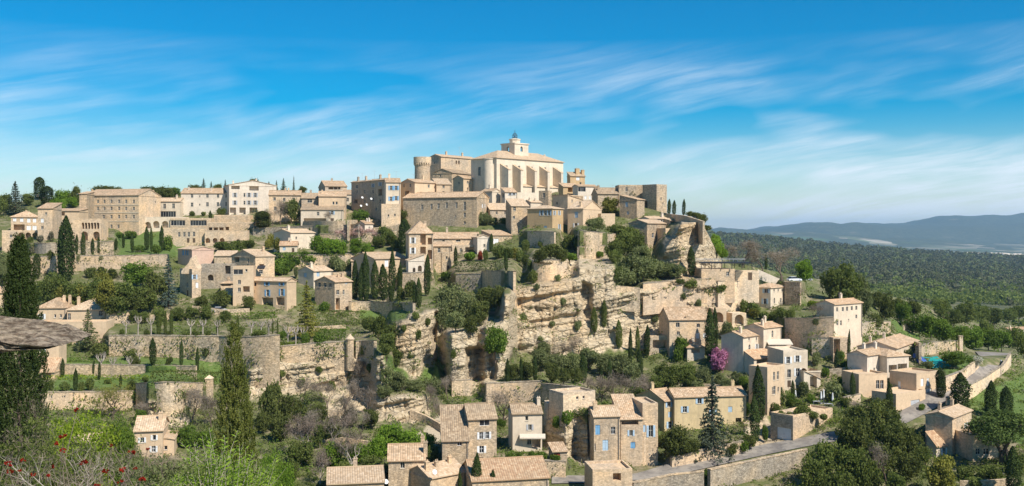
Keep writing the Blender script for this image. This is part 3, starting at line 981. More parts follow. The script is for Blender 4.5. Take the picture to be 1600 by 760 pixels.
class House:
    """a building from the columns of its left end, its near corner and its right end, the rows of eave and foot at that corner, and its turn"""
    def __init__(self, name, label, uL, uC, uR, ve, vb, th, roof='gx', cat='house', wall='tan', tile='tile', slope=0.3, dep=8.0, wid=None, D=None,
                 R=(), L=(), group=None, over=0.35, drop=5.0, rise=None, chim=(), winmat='frame', wallL=None, top_trim=True, root=None):
        self.D = D if D else T(uC, vb)
        c = P(uC, vb, self.D)
        self.c = c
        self.th = radians(th)
        self.cs, self.sn = cos(self.th), sin(self.th)
        self.z1 = -(ve - HY) / F * self.D - c.z          # eave height over the foot
        a = (uR - CX) / F
        self.wr = wid if wid else max((a * c.y - c.x) / (self.cs - a * self.sn), 0.5)
        if uL < uC - 0.5:
            a = (uL - CX) / F
            self.wl = max((a * c.y - c.x) / (-self.sn - a * self.cs), 0.5)
        else:
            self.wl = dep
        if self.wl < 2.2 or uC - uL <= 3.5:
            self.wl = dep
        self.wl = min(self.wl, 60)
        if th <= 20:
            self.wl = max(self.wl, min(dep, 6.5))
        self.wr = min(self.wr, 60)
        self.root = root or tag(empty(name, c, self.th), label, cat, group)
        self.drop = drop
        self.wallmat = M[wall]
        self.tile = M[tile]
        self.slope = slope
        self.over = over
        self.roofkind = roof
        self.winmat = winmat
        mb = MB()
        self.mb = mb
        wr, wl, z1 = self.wr, self.wl, self.z1
        self.shape(rise)
        zt = self.ztop
        self.face(mb, 'R', R, lambda s: (s, 0.0), (0, 1), wr)
        self.face(mb, 'L', L, lambda s: (0.0, s), (1, 0), wl)
        b0 = -drop
        mb.poly([(wr, 0, b0), (wr, wl, b0), (wr, wl, z1), (wr, 0, z1)])
        mb.poly([(wr, wl, b0), (0, wl, b0), (0, wl, z1), (wr, wl, z1)])
        # wall heads under the slopes
        for e in self.heads():
            mb.poly(e)
        if top_trim and roof not in ('flat',):
            e = 0.12
            for q in ((-e, wr + e, -e, 0.0), (-e, wr + e, wl, wl + e), (-e, 0.0, 0.0, wl), (wr, wr + e, 0.0, wl)):
                mb.box(q[0], q[1], q[2], q[3], z1 - 0.32, z1 - 0.04)
        self.wallobj = mb.obj('wall', self.wallmat, self.root)
        self.make_roof()
        hsh = int(abs(uL * 7.3 + ve * 3.1 + uC)) % 10
        if not chim and roof in ('gx', 'gy', 'hip') and hsh < 7 and self.wr > 3 and self.wl > 3:
            chim = [((0.12, 0.3), (0.85, 0.35), (0.5, 0.6))[hsh % 3] + (1.0 + 0.1 * hsh, 0.55 + 0.04 * hsh)]
            if hsh < 3:
                chim.append((0.6, 0.25 + 0.1 * hsh, 0.9, 0.5))
        for q in chim:
            self.chimney(*q)
        if hsh % 3 == 0 and roof in ('gx', 'sx', 'hip') and self.wr > 5:
            m = MB()
            x = self.wr - 0.35
            m.tube([(x, -0.12, -0.5), (x, -0.12, self.z1 - 0.4), (x, -0.3, self.z1 - 0.1)], [0.07, 0.07, 0.07], 5)
            m.obj('downpipe', M['pipe'], self.root)

    def bands(self, f, rows):
        m = MB()
        for v in rows:
            _, z = self.on_face(f, (CX + F * self.c.x / self.c.y), v)
            if f == 'L':
                m.box(-0.1, -0.002, 0.02, self.wl, z - 0.12, z + 0.12)
            else:
                m.box(0.02, self.wr, -0.1, -0.002, z - 0.12, z + 0.12)
        m.obj('string_course', M['surround'], self.root)

    def shape(self, rise):
        wr, wl, z1, k = self.wr, self.wl, self.z1, self.slope
        r = self.roofkind
        if r == 'gx':
            self.rise = rise or wl / 2 * k
        elif r == 'gy':
            self.rise = rise or wr / 2 * k
        elif r == 'hip':
            self.rise = rise or min(wl, wr) / 2 * k
        elif r == 'sx':
            self.rise = rise or wl * k
        elif r == 'sy':
            self.rise = rise or wr * k
        else:
            self.rise = 0.0
        def zt(x, y):
            if r == 'gx':
                return z1 + self.rise * (1 - abs(y - wl / 2) / (wl / 2))
            if r == 'gy':
                return z1 + self.rise * (1 - abs(x - wr / 2) / (wr / 2))
            if r == 'sx':
                return z1 + self.rise * y / wl
            if r == 'sy':
                return z1 + self.rise * x / wr
            return z1
        self.ztop = zt

    def heads(self):
        wr, wl, z1, h = self.wr, self.wl, self.z1, self.rise
        r = self.roofkind
        if r == 'gx':
            return [[(0, wl, z1), (0, 0, z1), (0, wl / 2, z1 + h)], [(wr, 0, z1), (wr, wl, z1), (wr, wl / 2, z1 + h)]]
        if r == 'gy':
            return [[(0, 0, z1), (wr, 0, z1), (wr / 2, 0, z1 + h)], [(wr, wl, z1), (0, wl, z1), (wr / 2, wl, z1 + h)]]
        if r == 'sx':
            return [[(0, wl, z1), (0, 0, z1), (0, wl, z1 + h)], [(wr, 0, z1), (wr, wl, z1), (wr, wl, z1 + h)], [(wr, wl, z1), (0, wl, z1), (0, wl, z1 + h), (wr, wl, z1 + h)]]
        if r == 'sy':
            return [[(0, 0, z1), (wr, 0, z1), (wr, 0, z1 + h)], [(wr, wl, z1), (0, wl, z1), (wr, wl, z1 + h)], [(wr, 0, z1), (wr, wl, z1), (wr, wl, z1 + h), (wr, 0, z1 + h)]]
        return []

    def on_face(self, f, u, v):
        """place on a wall face from a pixel"""
        a = (u - CX) / F
        c = self.c
        if f == 'R':
            s = (a * c.y - c.x) / (self.cs - a * self.sn)
            y = c.y + s * self.sn
        else:
            s = (a * c.y - c.x) / (-self.sn - a * self.cs)
            y = c.y + s * self.cs
        return s, -(v - HY) / F * y - c.z

    def face(self, mb, f, wins, at, inn, W):
        z0, z1 = -self.drop, self.z1
        ops = []
        ws = list(wins)
        for q in ws:
            if isinstance(q[0], str):            # ('grid', columns, rows, type, w, h, s margin, z low, z high)
                _, nc, nr, ty, ww, hh = q[:6]
                ms = q[6] if len(q) > 6 else 0.12
                zl = q[7] if len(q) > 7 else 1.0
                zh = q[8] if len(q) > 8 else max(z1 - 0.9, 1.8)
                for i in range(nc):
                    for j in range(nr):
                        s = W * (ms + (1 - 2 * ms) * ((i + 0.5) / nc))
                        z = zl + hh / 2 + (zh - zl - hh) * (j / max(nr - 1, 1) if nr > 1 else 0.5)
                        ops.append((s, z, ty, ww, hh))
            else:
                u, v = q[0], q[1]
                ty = q[2] if len(q) > 2 else 'o'
                ww = q[3] if len(q) > 3 else 0.95
                hh = q[4] if len(q) > 4 else 1.35
                s, z = self.on_face(f, u, v)
                ops.append((s, z, ty, ww, hh))
        rects = []
        for s, z, ty, ww, hh in ops:
            a, b = max(s - ww / 2, 0.12), min(s + ww / 2, W - 0.12)
            c, d = max(z - hh / 2, -self.drop + 0.2), min(z + hh / 2, z1 - 0.34)
            if b - a < 0.2 or d - c < 0.2:
                continue
            if any(a < r[1] + 0.05 and b > r[0] - 0.05 and c < r[3] + 0.05 and d > r[2] - 0.05 for r in rects):
                continue
            rects.append((a, b, c, d, ty))
        xs = sorted({0.0, W} | {r[0] for r in rects} | {r[1] for r in rects})
        zs = sorted({z0, z1} | {r[2] for r in rects} | {r[3] for r in rects})
        flip = f == 'L'

        def quad(a, b, c, d, off=0.0):
            p = [(at(a), c), (at(b), c), (at(b), d), (at(a), d)]
            pts = [(q[0] + inn[0] * off, q[1] + inn[1] * off, z) for q, z in p]
            return pts[::-1] if flip else pts
        for i in range(len(xs) - 1):
            for k in range(len(zs) - 1):
                mx, mz = (xs[i] + xs[i + 1]) / 2, (zs[k] + zs[k + 1]) / 2
                if any(r[0] < mx < r[1] and r[2] < mz < r[3] for r in rects):
                    continue
                mb.poly(quad(xs[i], xs[i + 1], zs[k], zs[k + 1]))
        for r in rects:
            self.opening(mb, f, r, at, inn, quad, flip)

    def opening(self, mb, f, r, at, inn, quad, flip):
        a, b, c, d, ty = r
        deep = 1.8 if ty in 'DAG' else 0.24
        arch = ty in 'aA'

        def pt(s, z, off):
            q = at(s)
            return (q[0] + inn[0] * off, q[1] + inn[1] * off, z)

        def add(m, pts):
            m.poly(pts[::-1] if flip else pts)
        # reveals
        add(mb, [pt(a, c, 0), pt(a, d, 0), pt(a, d, deep), pt(a, c, deep)])
        add(mb, [pt(b, d, 0), pt(b, c, 0), pt(b, c, deep), pt(b, d, deep)])
        add(mb, [pt(a, d, 0), pt(b, d, 0), pt(b, d, deep), pt(a, d, deep)])
        add(mb, [pt(b, c, 0), pt(a, c, 0), pt(a, c, deep), pt(b, c, deep)])
        if arch:
            n = 8
            R = (b - a) / 2
            h = min(R, (d - c) * 0.6)
            cx = (a + b) / 2
            arc = [(cx - R * cos(pi * i / n), d - h + h * sin(pi * i / n)) for i in range(n + 1)]
            for i in range(n):
                p, q = arc[i], arc[i + 1]
                add(mb, [pt(p[0], p[1], 0), pt(q[0], q[1], 0), pt(q[0], d, 0), pt(p[0], d, 0)])
                add(mb, [pt(p[0], p[1], 0), pt(p[0], p[1], 0.5), pt(q[0], q[1], 0.5), pt(q[0], q[1], 0)])
        if ty in 'DA':
            add(mb, [pt(a, c, deep), pt(b, c, deep), pt(b, d, deep), pt(a, d, deep)])
            return
        # the window itself: glass and glazing bars set back in the reveal, a sill, shutters
        wm = MB()
        kind = 'door' if ty in 'dG' else 'window'

        def bar(m, s0, s1, zz0, zz1, o0, o1):
            p0, p1 = pt(s0, 0, o0), pt(s1, 0, o1)
            m.box(min(p0[0], p1[0]), max(p0[0], p1[0]), min(p0[1], p1[1]), max(p0[1], p1[1]), zz0, zz1)
        if ty in 'BWLSdG':
            col = {'B': 'blue', 'W': 'whitep', 'L': 'lblue', 'S': 'greyp', 'd': 'wood', 'G': 'whitep'}[ty]
            o = 0.10 if ty != 'G' else 0.2
            n = 2 if (b - a) > 0.7 and ty != 'G' else 1
            if ty == 'G':
                n = 1
            for i in range(n):
                s0 = a + (b - a) * i / n + 0.015
                s1 = a + (b - a) * (i + 1) / n - 0.015
                bar(wm, s0, s1, c + 0.02, d - 0.02, o, o + 0.06)
                for z in (c + (d - c) * 0.2, c + (d - c) * 0.78):
                    bar(wm, s0 + 0.03, s1 - 0.03, z - 0.04, z + 0.04, o - 0.035, o - 0.003)
            wo = wm.obj(kind, M[col], self.root)
            if ty in 'dG':
                hm = MB()
                bar(hm, (a + b) / 2 + 0.05, (a + b) / 2 + 0.13, c + (d - c) * 0.45, c + (d - c) * 0.5, o - 0.09, o - 0.04)
                hm.obj('handle', M['dark'], wo)
            return
        o = 0.14
        fr = 0.06
        bar(wm, a, a + fr, c, d, o, o + 0.06)
        bar(wm, b - fr, b, c, d, o, o + 0.06)
        bar(wm, a + fr, b - fr, d - fr, d, o, o + 0.06)
        bar(wm, a + fr, b - fr, c, c + fr, o, o + 0.06)
        if b - a > 0.7:
            bar(wm, (a + b) / 2 - 0.03, (a + b) / 2 + 0.03, c + fr, d - fr, o, o + 0.06)
        if d - c > 1.2 and (b - a) < 2.2:
            bar(wm, a + fr, b - fr, c + (d - c) * 0.55, c + (d - c) * 0.55 + 0.05, o + 0.002, o + 0.058)
        if b - a > 2.2:
            n = int((b - a) / 0.9)
            for i in range(1, n):
                s = a + (b - a) * i / n
                if abs(s - (a + b) / 2) > 0.2:
                    bar(wm, s - 0.03, s + 0.03, c + fr, d - fr, o + 0.002, o + 0.058)
        wo = wm.obj('window', M[self.winmat], self.root)
        gm = MB()
        add(gm, [pt(a + 0.01, c + 0.01, o + 0.045), pt(b - 0.01, c + 0.01, o + 0.045), pt(b - 0.01, d - 0.01, o + 0.045), pt(a + 0.01, d - 0.01, o + 0.045)])
        gm.obj('pane', M['glass'], wo)
        if ty != 'p':
            sm = MB()
            bar(sm, a - 0.08, b + 0.08, c - 0.12, c - 0.002, -0.08, 0.1)
            sm.obj('sill', M['surround'], wo)
        if ty in SHUT:
            hw = (b - a) / 2
            for s0, s1 in ((a - hw - 0.03, a - 0.03), (b + 0.03, b + hw + 0.03)):
                m = MB()
                bar(m, s0, s1, c, d, -0.06, -0.012)
                for z in (c + (d - c) * 0.2, c + (d - c) * 0.78):
                    bar(m, s0 + 0.03, s1 - 0.03, z - 0.04, z + 0.04, -0.085, -0.062)
                m.obj('shutter', M[SHUT[ty]], wo)

    def make_roof(self):
        wr, wl, z1, h, o = self.wr, self.wl, self.z1, self.rise, self.over
        r = self.roofkind
        th = 0.16
        mb = MB()
        g = 0.22
        if r == 'flat':
            if self.over > 0:
                t = 0.35
                for q in ((0, wr, 0, t), (0, wr, wl - t, wl), (0, t, t, wl - t), (wr - t, wr, t, wl - t)):
                    mb.box(q[0], q[1], q[2], q[3], z1, z1 + 0.45)
                mb.slab([(t, t, z1 + 0.02), (wr - t, t, z1 + 0.02), (wr - t, wl - t, z1 + 0.02), (t, wl - t, z1 + 0.02)], 0.2)
            else:
                mb.slab([(0, 0, z1 + 0.05), (wr, 0, z1 + 0.05), (wr, wl, z1 + 0.05), (0, wl, z1 + 0.05)], 0.05)
            self.roof = mb.obj('roof', self.wallmat, self.root)
            return
        zb = z1 + th

        def sl(p, ax):
            """add a sloping plane; ax gives the eave direction for the tile courses"""
            p = [Vector(q) for q in p]
            e = Vector((1, 0, 0)) if ax == 'x' else Vector((0, 1, 0))
            n = (p[1] - p[0]).cross(p[2] - p[1]).normalized()
            s = n.cross(e)
            mb.slab([tuple(q) for q in p], th, [(q.dot(e) + 50, q.dot(s) + 50) for q in p])
        if r == 'gx':
            k = h / (wl / 2)
            sl([(-g, -o, zb - o * k), (wr + g, -o, zb - o * k), (wr + g, wl / 2, zb + h), (-g, wl / 2, zb + h)], 'x')
            sl([(wr + g, wl + o, zb - o * k), (-g, wl + o, zb - o * k), (-g, wl / 2, zb + h), (wr + g, wl / 2, zb + h)], 'x')
            mb.tube([(-g, wl / 2, zb + h), (wr + g, wl / 2, zb + h)], [0.14, 0.14], 6)
        elif r == 'gy':
            k = h / (wr / 2)
            sl([(-o, wl + g, zb - o * k), (-o, -g, zb - o * k), (wr / 2, -g, zb + h), (wr / 2, wl + g, zb + h)], 'y')
            sl([(wr + o, -g, zb - o * k), (wr + o, wl + g, zb - o * k), (wr / 2, wl + g, zb + h), (wr / 2, -g, zb + h)], 'y')
            mb.tube([(wr / 2, -g, zb + h), (wr / 2, wl + g, zb + h)], [0.14, 0.14], 6)
        elif r == 'sx':
            k = h / wl
            sl([(-g, -o, zb - o * k), (wr + g, -o, zb - o * k), (wr + g, wl + g, zb + h + g * k), (-g, wl + g, zb + h + g * k)], 'x')
        elif r == 'sy':
            k = h / wr
            sl([(-o, wl + g, zb - o * k), (-o, -g, zb - o * k), (wr + g, -g, zb + h + g * k), (wr + g, wl + g, zb + h + g * k)], 'y')
        elif r == 'hip':
            m = min(wl, wr) / 2
            k = h / m
            ze = zb - o * k
            A, B, C_, D_ = (-o, -o, ze), (wr + o, -o, ze), (wr + o, wl + o, ze), (-o, wl + o, ze)
            if wr >= wl:
                p, q = (m, wl / 2, zb + h), (wr - m, wl / 2, zb + h)
                if wr - wl < 0.3:
                    p = q = (wr / 2, wl / 2, zb + h)
                    for tr, ax in (((A, B, p), 'x'), ((B, C_, p), 'y'), ((C_, D_, p), 'x'), ((D_, A, p), 'y')):
                        sl(tr, ax)
                else:
                    sl([A, B, q, p], 'x')
                    sl([C_, D_, p, q], 'x')
                    sl([B, C_, q], 'y')
                    sl([D_, A, p], 'y')
            else:
                p, q = (wr / 2, m, zb + h), (wr / 2, wl - m, zb + h)
                sl([A, B, p], 'x')
                sl([C_, D_, q], 'x')
                sl([B, C_, q, p], 'y')
                sl([D_, A, p, q], 'y')
        self.roof = mb.obj('roof', self.tile, self.root, uv=True)

    def chimney(self, fx, fy, h=1.5, wdt=0.7):
        x, y = self.wr * fx, self.wl * fy
        z = self.ztop(x, y)
        if self.roofkind == 'hip':
            z = self.z1 + self.rise * 0.5
        m = MB()
        a = wdt / 2
        m.box(x - a, x + a, y - a * 0.8, y + a * 0.8, z - 0.6, z + h)
        m.box(x - a - 0.08, x + a + 0.08, y - a * 0.8 - 0.08, y + a * 0.8 + 0.08, z + h, z + h + 0.12)
        for dx in (-0.5, 0.5):
            m.tube([(x + dx * a, y, z + h + 0.12), (x + dx * a, y, z + h + 0.45)], [0.13, 0.1], 6)
        m.obj('chimney', self.wallmat, self.root)

    def local(self, f, u, v, off=0.0):
        s, z = self.on_face(f, u, v)
        return (s, -off, z) if f == 'R' else (-off, s, z)


def build_walls():
    for name, label, pts, mat, th, kw in WALLS:
        root_u = pts[len(pts) // 2]
        mb = MB()
        c0 = G(pts[0][0], pts[0][2])
        o = tag(empty(name, c0), label, 'wall', kw.get('group'), 'thing')
        n = max(6, int(abs(pts[-1][0] - pts[0][0]) / 6))
        us = np.linspace(pts[0][0], pts[-1][0], n + 1)
        vt = np.interp(us, [p[0] for p in pts], [p[1] for p in pts])
        vb = np.interp(us, [p[0] for p in pts], [p[2] for p in pts])
        Ds = np.array([T(u, b) for u, b in zip(us, vb)])
        fit = np.polyval(np.polyfit(us - us[0], Ds, 2), us - us[0])
        Ds = fit - max(0.0, np.percentile(fit - Ds, 75)) - 0.15
        pr = [P(u, v, d) - c0 for u, v, d in zip(us, vt, Ds)]
        z0 = [P(u, v, d).z - c0.z - kw.get('drop', 5.5) for u, v, d in zip(us, vb, Ds)]
        bk = []
        for i in range(n + 1):
            a, b = pr[max(i - 1, 0)], pr[min(i + 1, n)]
            t = Vector((b.x - a.x, b.y - a.y, 0)).normalized()
            nrm = Vector((-t.y, t.x, 0)) * (1 if t.x >= 0 else -1)
            bk.append(nrm * th)
        cap = MB()
        for i in range(n):
            a, b = pr[i], pr[i + 1]
            za, zb = z0[i], z0[i + 1]
            ba, bb = a + bk[i], b + bk[i + 1]
            mb.poly([(a.x, a.y, za), (b.x, b.y, zb), b, a])
            mb.poly([b + bk[i + 1], a + bk[i], (ba.x, ba.y, za), (bb.x, bb.y, zb)])
            mb.poly([a, b, bb, ba])
            if i == 0:
                mb.poly([a, ba, (ba.x, ba.y, za), (a.x, a.y, za)])
            if i == n - 1:
                mb.poly([(b.x, b.y, zb), (bb.x, bb.y, zb), bb, b])
            fa, fb = a - bk[i] * 0.12, b - bk[i + 1] * 0.12
            ga, gb = a + bk[i] * 1.08, b + bk[i + 1] * 1.08
            e0, e1 = Vector((0, 0, 0.004)), Vector((0, 0, 0.17))
            jit = Vector((0, 0, 0.05 * ((i * 7919) % 5) / 4.0))
            cap.poly([fa + e1 + jit, fb + e1 + jit, gb + e1 + jit, ga + e1 + jit])
            cap.poly([fa + e0, fb + e0, fb + e1 + jit, fa + e1 + jit])
            cap.poly([gb + e0, ga + e0, ga + e1 + jit, gb + e1 + jit])
            cap.poly([fa + e0, ga + e0, gb + e0, fb + e0])
        mb.obj('masonry', M[mat], o)
        if kw.get('cap', True):
            cap.obj('coping', M['drygrey' if mat in ('dry', 'tan', 'pale') else 'dry'], o)
# ------------------------------------------------------------------ retaining walls of the terraces
wall('long pale stone terrace wall holding up the pollarded garden at left', [(170, 525, 556), (250, 525, 557), (345, 526, 566)])
wall('tall curved stone bastion wall behind the tip of the foreground cypress', [(343, 526, 572), (390, 527, 578), (436, 524, 572)], 'dry')
wall('stone garden wall topped by a low clipped hedge, right of the curved bastion', [(436, 542, 564), (490, 537, 566), (541, 534, 566)])
wall('short pale wall between the round turret and the bushy ravine', [(556, 534, 560), (584, 533, 559)])
wall('low wall below the lower garden, right of the big left cypress', [(66, 614, 640), (140, 613, 640), (212, 612, 640)], 'tan')
wall('broad stone wall with ivy hanging over its top, below the lower garden', [(212, 600, 634), (260, 598, 634), (320, 599, 634)], 'dry')
wall('thin pale terrace wall between the two levels of the lower garden', [(80, 570, 584), (190, 571, 583), (306, 573, 584)], 'dry', 0.4, ramp=10)
wall('retaining wall under the row of thin cypresses below the arcaded hotel', [(113, 379, 402), (177, 378, 403)], 'dry')
wall('long buff wall between the left hillside trees and the thin cypress row', [(48, 402, 428), (120, 400, 424), (190, 400, 420), (262, 398, 416)], 'tan')
wall('grey stone wall below the arcaded terrace at far left', [(40, 381, 399), (92, 380, 398)], 'drygrey')
wall('short sloping wall right of the low long house at far left', [(166, 488, 506), (206, 486, 504)], 'tan')
wall('dark old wall under the trees beside the white hotel', [(395, 357, 368), (470, 354, 366), (560, 351, 364)], 'drygrey', ramp=12)
wall('buff garden wall under the pink blossom trees', [(500, 366, 380), (560, 366, 380), (625, 360, 374)], 'dry', ramp=12)
wall('long low wall behind the hillside shrubs left of the cypress clump', [(440, 400, 418), (520, 398, 416), (570, 396, 414)], 'tan')
wall('wall with a grassy top at the foot of the cypress clump', [(548, 472, 484), (600, 473, 485), (645, 474, 486)], 'dry')
wall('stone wall beside the round bush below the hip roofed house', [(628, 427, 456), (668, 426, 456)], 'dry')
wall('grey retaining wall under the grey clipped olive hedge', [(712, 428, 456), (752, 428, 456)], 'drygrey')
wall('buff retaining wall with slanting joints right of the grey one', [(752, 424, 448), (802, 425, 446)], 'tan')
wall('high buff wall below the ochre corner house', [(834, 408, 441), (862, 407, 438), (886, 407, 432)], 'tan')
wall('pale wall at the foot of the ochre corner house', [(824, 362, 386), (866, 363, 390)], 'pale', ramp=12)
wall('stone wall below the orange gable house', [(903, 361, 386), (964, 366, 387)], 'dry', ramp=12)
wall('lower stone wall behind the round green bush', [(905, 386, 404), (946, 384, 401)], 'dry', ramp=10)
wall('wall along the terrace over the right hand cliff', [(1005, 444, 462), (1060, 438, 456), (1112, 436, 452)], 'tan', ramp=20)
wall('curved buttress wall under the black roofed terrace', [(1122, 440, 482), (1150, 440, 486), (1166, 440, 480)], 'pale')
wall('reddish wall with vines under the parked cars', [(1226, 441, 476), (1250, 442, 478)], 'brown')
wall('high terrace wall below the pergola garden', [(1226, 498, 540), (1260, 498, 548), (1302, 496, 548)], 'tan')
wall('tall pale wall between the terracotta roofed house and the tall cypress', [(1268, 528, 556), (1300, 528, 560)], 'pale', ramp=10)
wall('long wall over the lower road, under the dark oaks and silver fir', [(1050, 716, 732), (1100, 704, 722), (1162, 690, 709)], 'tan')
wall('retaining wall below the bend of the lower road', [(990, 756, 782), (1050, 743, 772), (1100, 738, 768)], 'drygrey', free=True)
wall('broad grey wall carrying the lower road under the terrace', [(1110, 735, 768), (1200, 716, 745), (1262, 703, 726)], 'drygrey', free=True)
wall('wall of the garden terrace in front of the tower house', [(776, 722, 746), (830, 720, 745), (884, 722, 747)], 'dry')
wall('tall wall with a bare tree before it, over the tower house', [(760, 600, 632), (800, 598, 630), (846, 596, 630)], 'tan')
wall('pale stub of wall below the cave', [(706, 595, 620), (738, 594, 618)], 'dry', ramp=12)
wall('old terrace wall behind the ruined walls', [(846, 600, 626), (905, 606, 622)], 'tan', ramp=12)
wall('curved pale parapet on the valley side of the upper road', [(1480, 622, 640), (1540, 590, 606), (1570, 570, 583), (1580, 552, 566)], 'pale', 0.5, free=True)
wall('curved garden wall along the hill side of the upper road', [(1478, 590, 614), (1505, 580, 598), (1530, 562, 577)], 'pale', 0.5)
wall('long wall behind the swimming pool with a tall pillar', [(1434, 543, 560), (1460, 535, 552), (1502, 533, 548)], 'dry', 0.5, ramp=10)
wall('pale wall right of the terracotta roofed house', [(1343, 503, 524), (1392, 503, 522)], 'pale', ramp=12)
wall('small broken stone wall among the right hand shrubs', [(1412, 494, 516), (1430, 494, 520)], 'pale', ramp=10)
wall('low wall on the terrace of white parasols', [(1318, 622, 634), (1345, 616, 628)], 'pale', 0.5, ramp=8)

for lab_, pts_ in (
        ('old dry wall below the thick yellow green cedar', [(450, 512, 518), (490, 511, 517), (540, 508, 514)]),
        ('short dry wall above the two windowed gable house', [(520, 426, 433), (548, 424, 430)]),
        ('crooked dry wall under the bare trees beside the fallen rocks', [(470, 652, 660), (505, 640, 649), (540, 642, 651)]),
        ('broken dry wall on the rubble slope, lower of two', [(490, 690, 698), (535, 684, 692), (575, 690, 697)]),
        ('tumbled wall rising to the left of the tower house', [(640, 640, 652), (665, 650, 661), (690, 664, 676)]),
        ('low wall along the crest right of the square tower house', [(1040, 334, 343), (1070, 337, 345), (1098, 346, 353)]),
        ('dry wall under the olive shrubs left of the right cliff', [(962, 446, 454), (1000, 450, 457)]),
        ('garden wall between the judas tree and the lane cypresses', [(1095, 600, 611), (1130, 602, 613), (1160, 606, 617)]),
        ('wall of the upper path left of the villa', [(1290, 578, 590), (1326, 574, 588)]),
        ('low wall before the spring green trees under the cream gable', [(490, 402, 409), (540, 400, 407), (585, 398, 405)]),
        ('wall under the low front house with the long brown roof', [(470, 346, 354), (540, 345, 353)]),
        ('dry wall along the foot of the left hillside wood', [(170, 496, 505), (240, 492, 501), (300, 488, 497)]),
        ('dry wall below the round dark oaks before the porched house', [(300, 478, 487), (350, 484, 492), (390, 482, 491)]),
        ('low wall on the slope under the shaded grey row', [(545, 344, 352), (600, 343, 352)]),
        ('short garden wall beside the small white hut', [(583, 356, 366), (622, 352, 362)]),
        ('stone wall on the grass slope beyond the lane', [(1392, 520, 530), (1420, 530, 540), (1440, 536, 546)]),
        ('boundary wall of the bottom right garden', [(1500, 752, 766), (1545, 751, 765), (1590, 748, 760)])):
    wall(lab_, pts_, 'dry', 0.6, free=True, cap=False)
carve_all()
finish_terrain()
build_terrain()
build_far()
build_walls()
HAS_BUILD = True
road = drape('road', ROAD_A, ROAD_B, asphalt_mat(), 0.18, 120, 8)
tag(road, 'pale asphalt lane curving up through the right hand slope', 'road', kind='structure')
build_haze()
# ------------------------------------------------------------------ the village, building by building
H = House
HS = 'stone houses of the village'


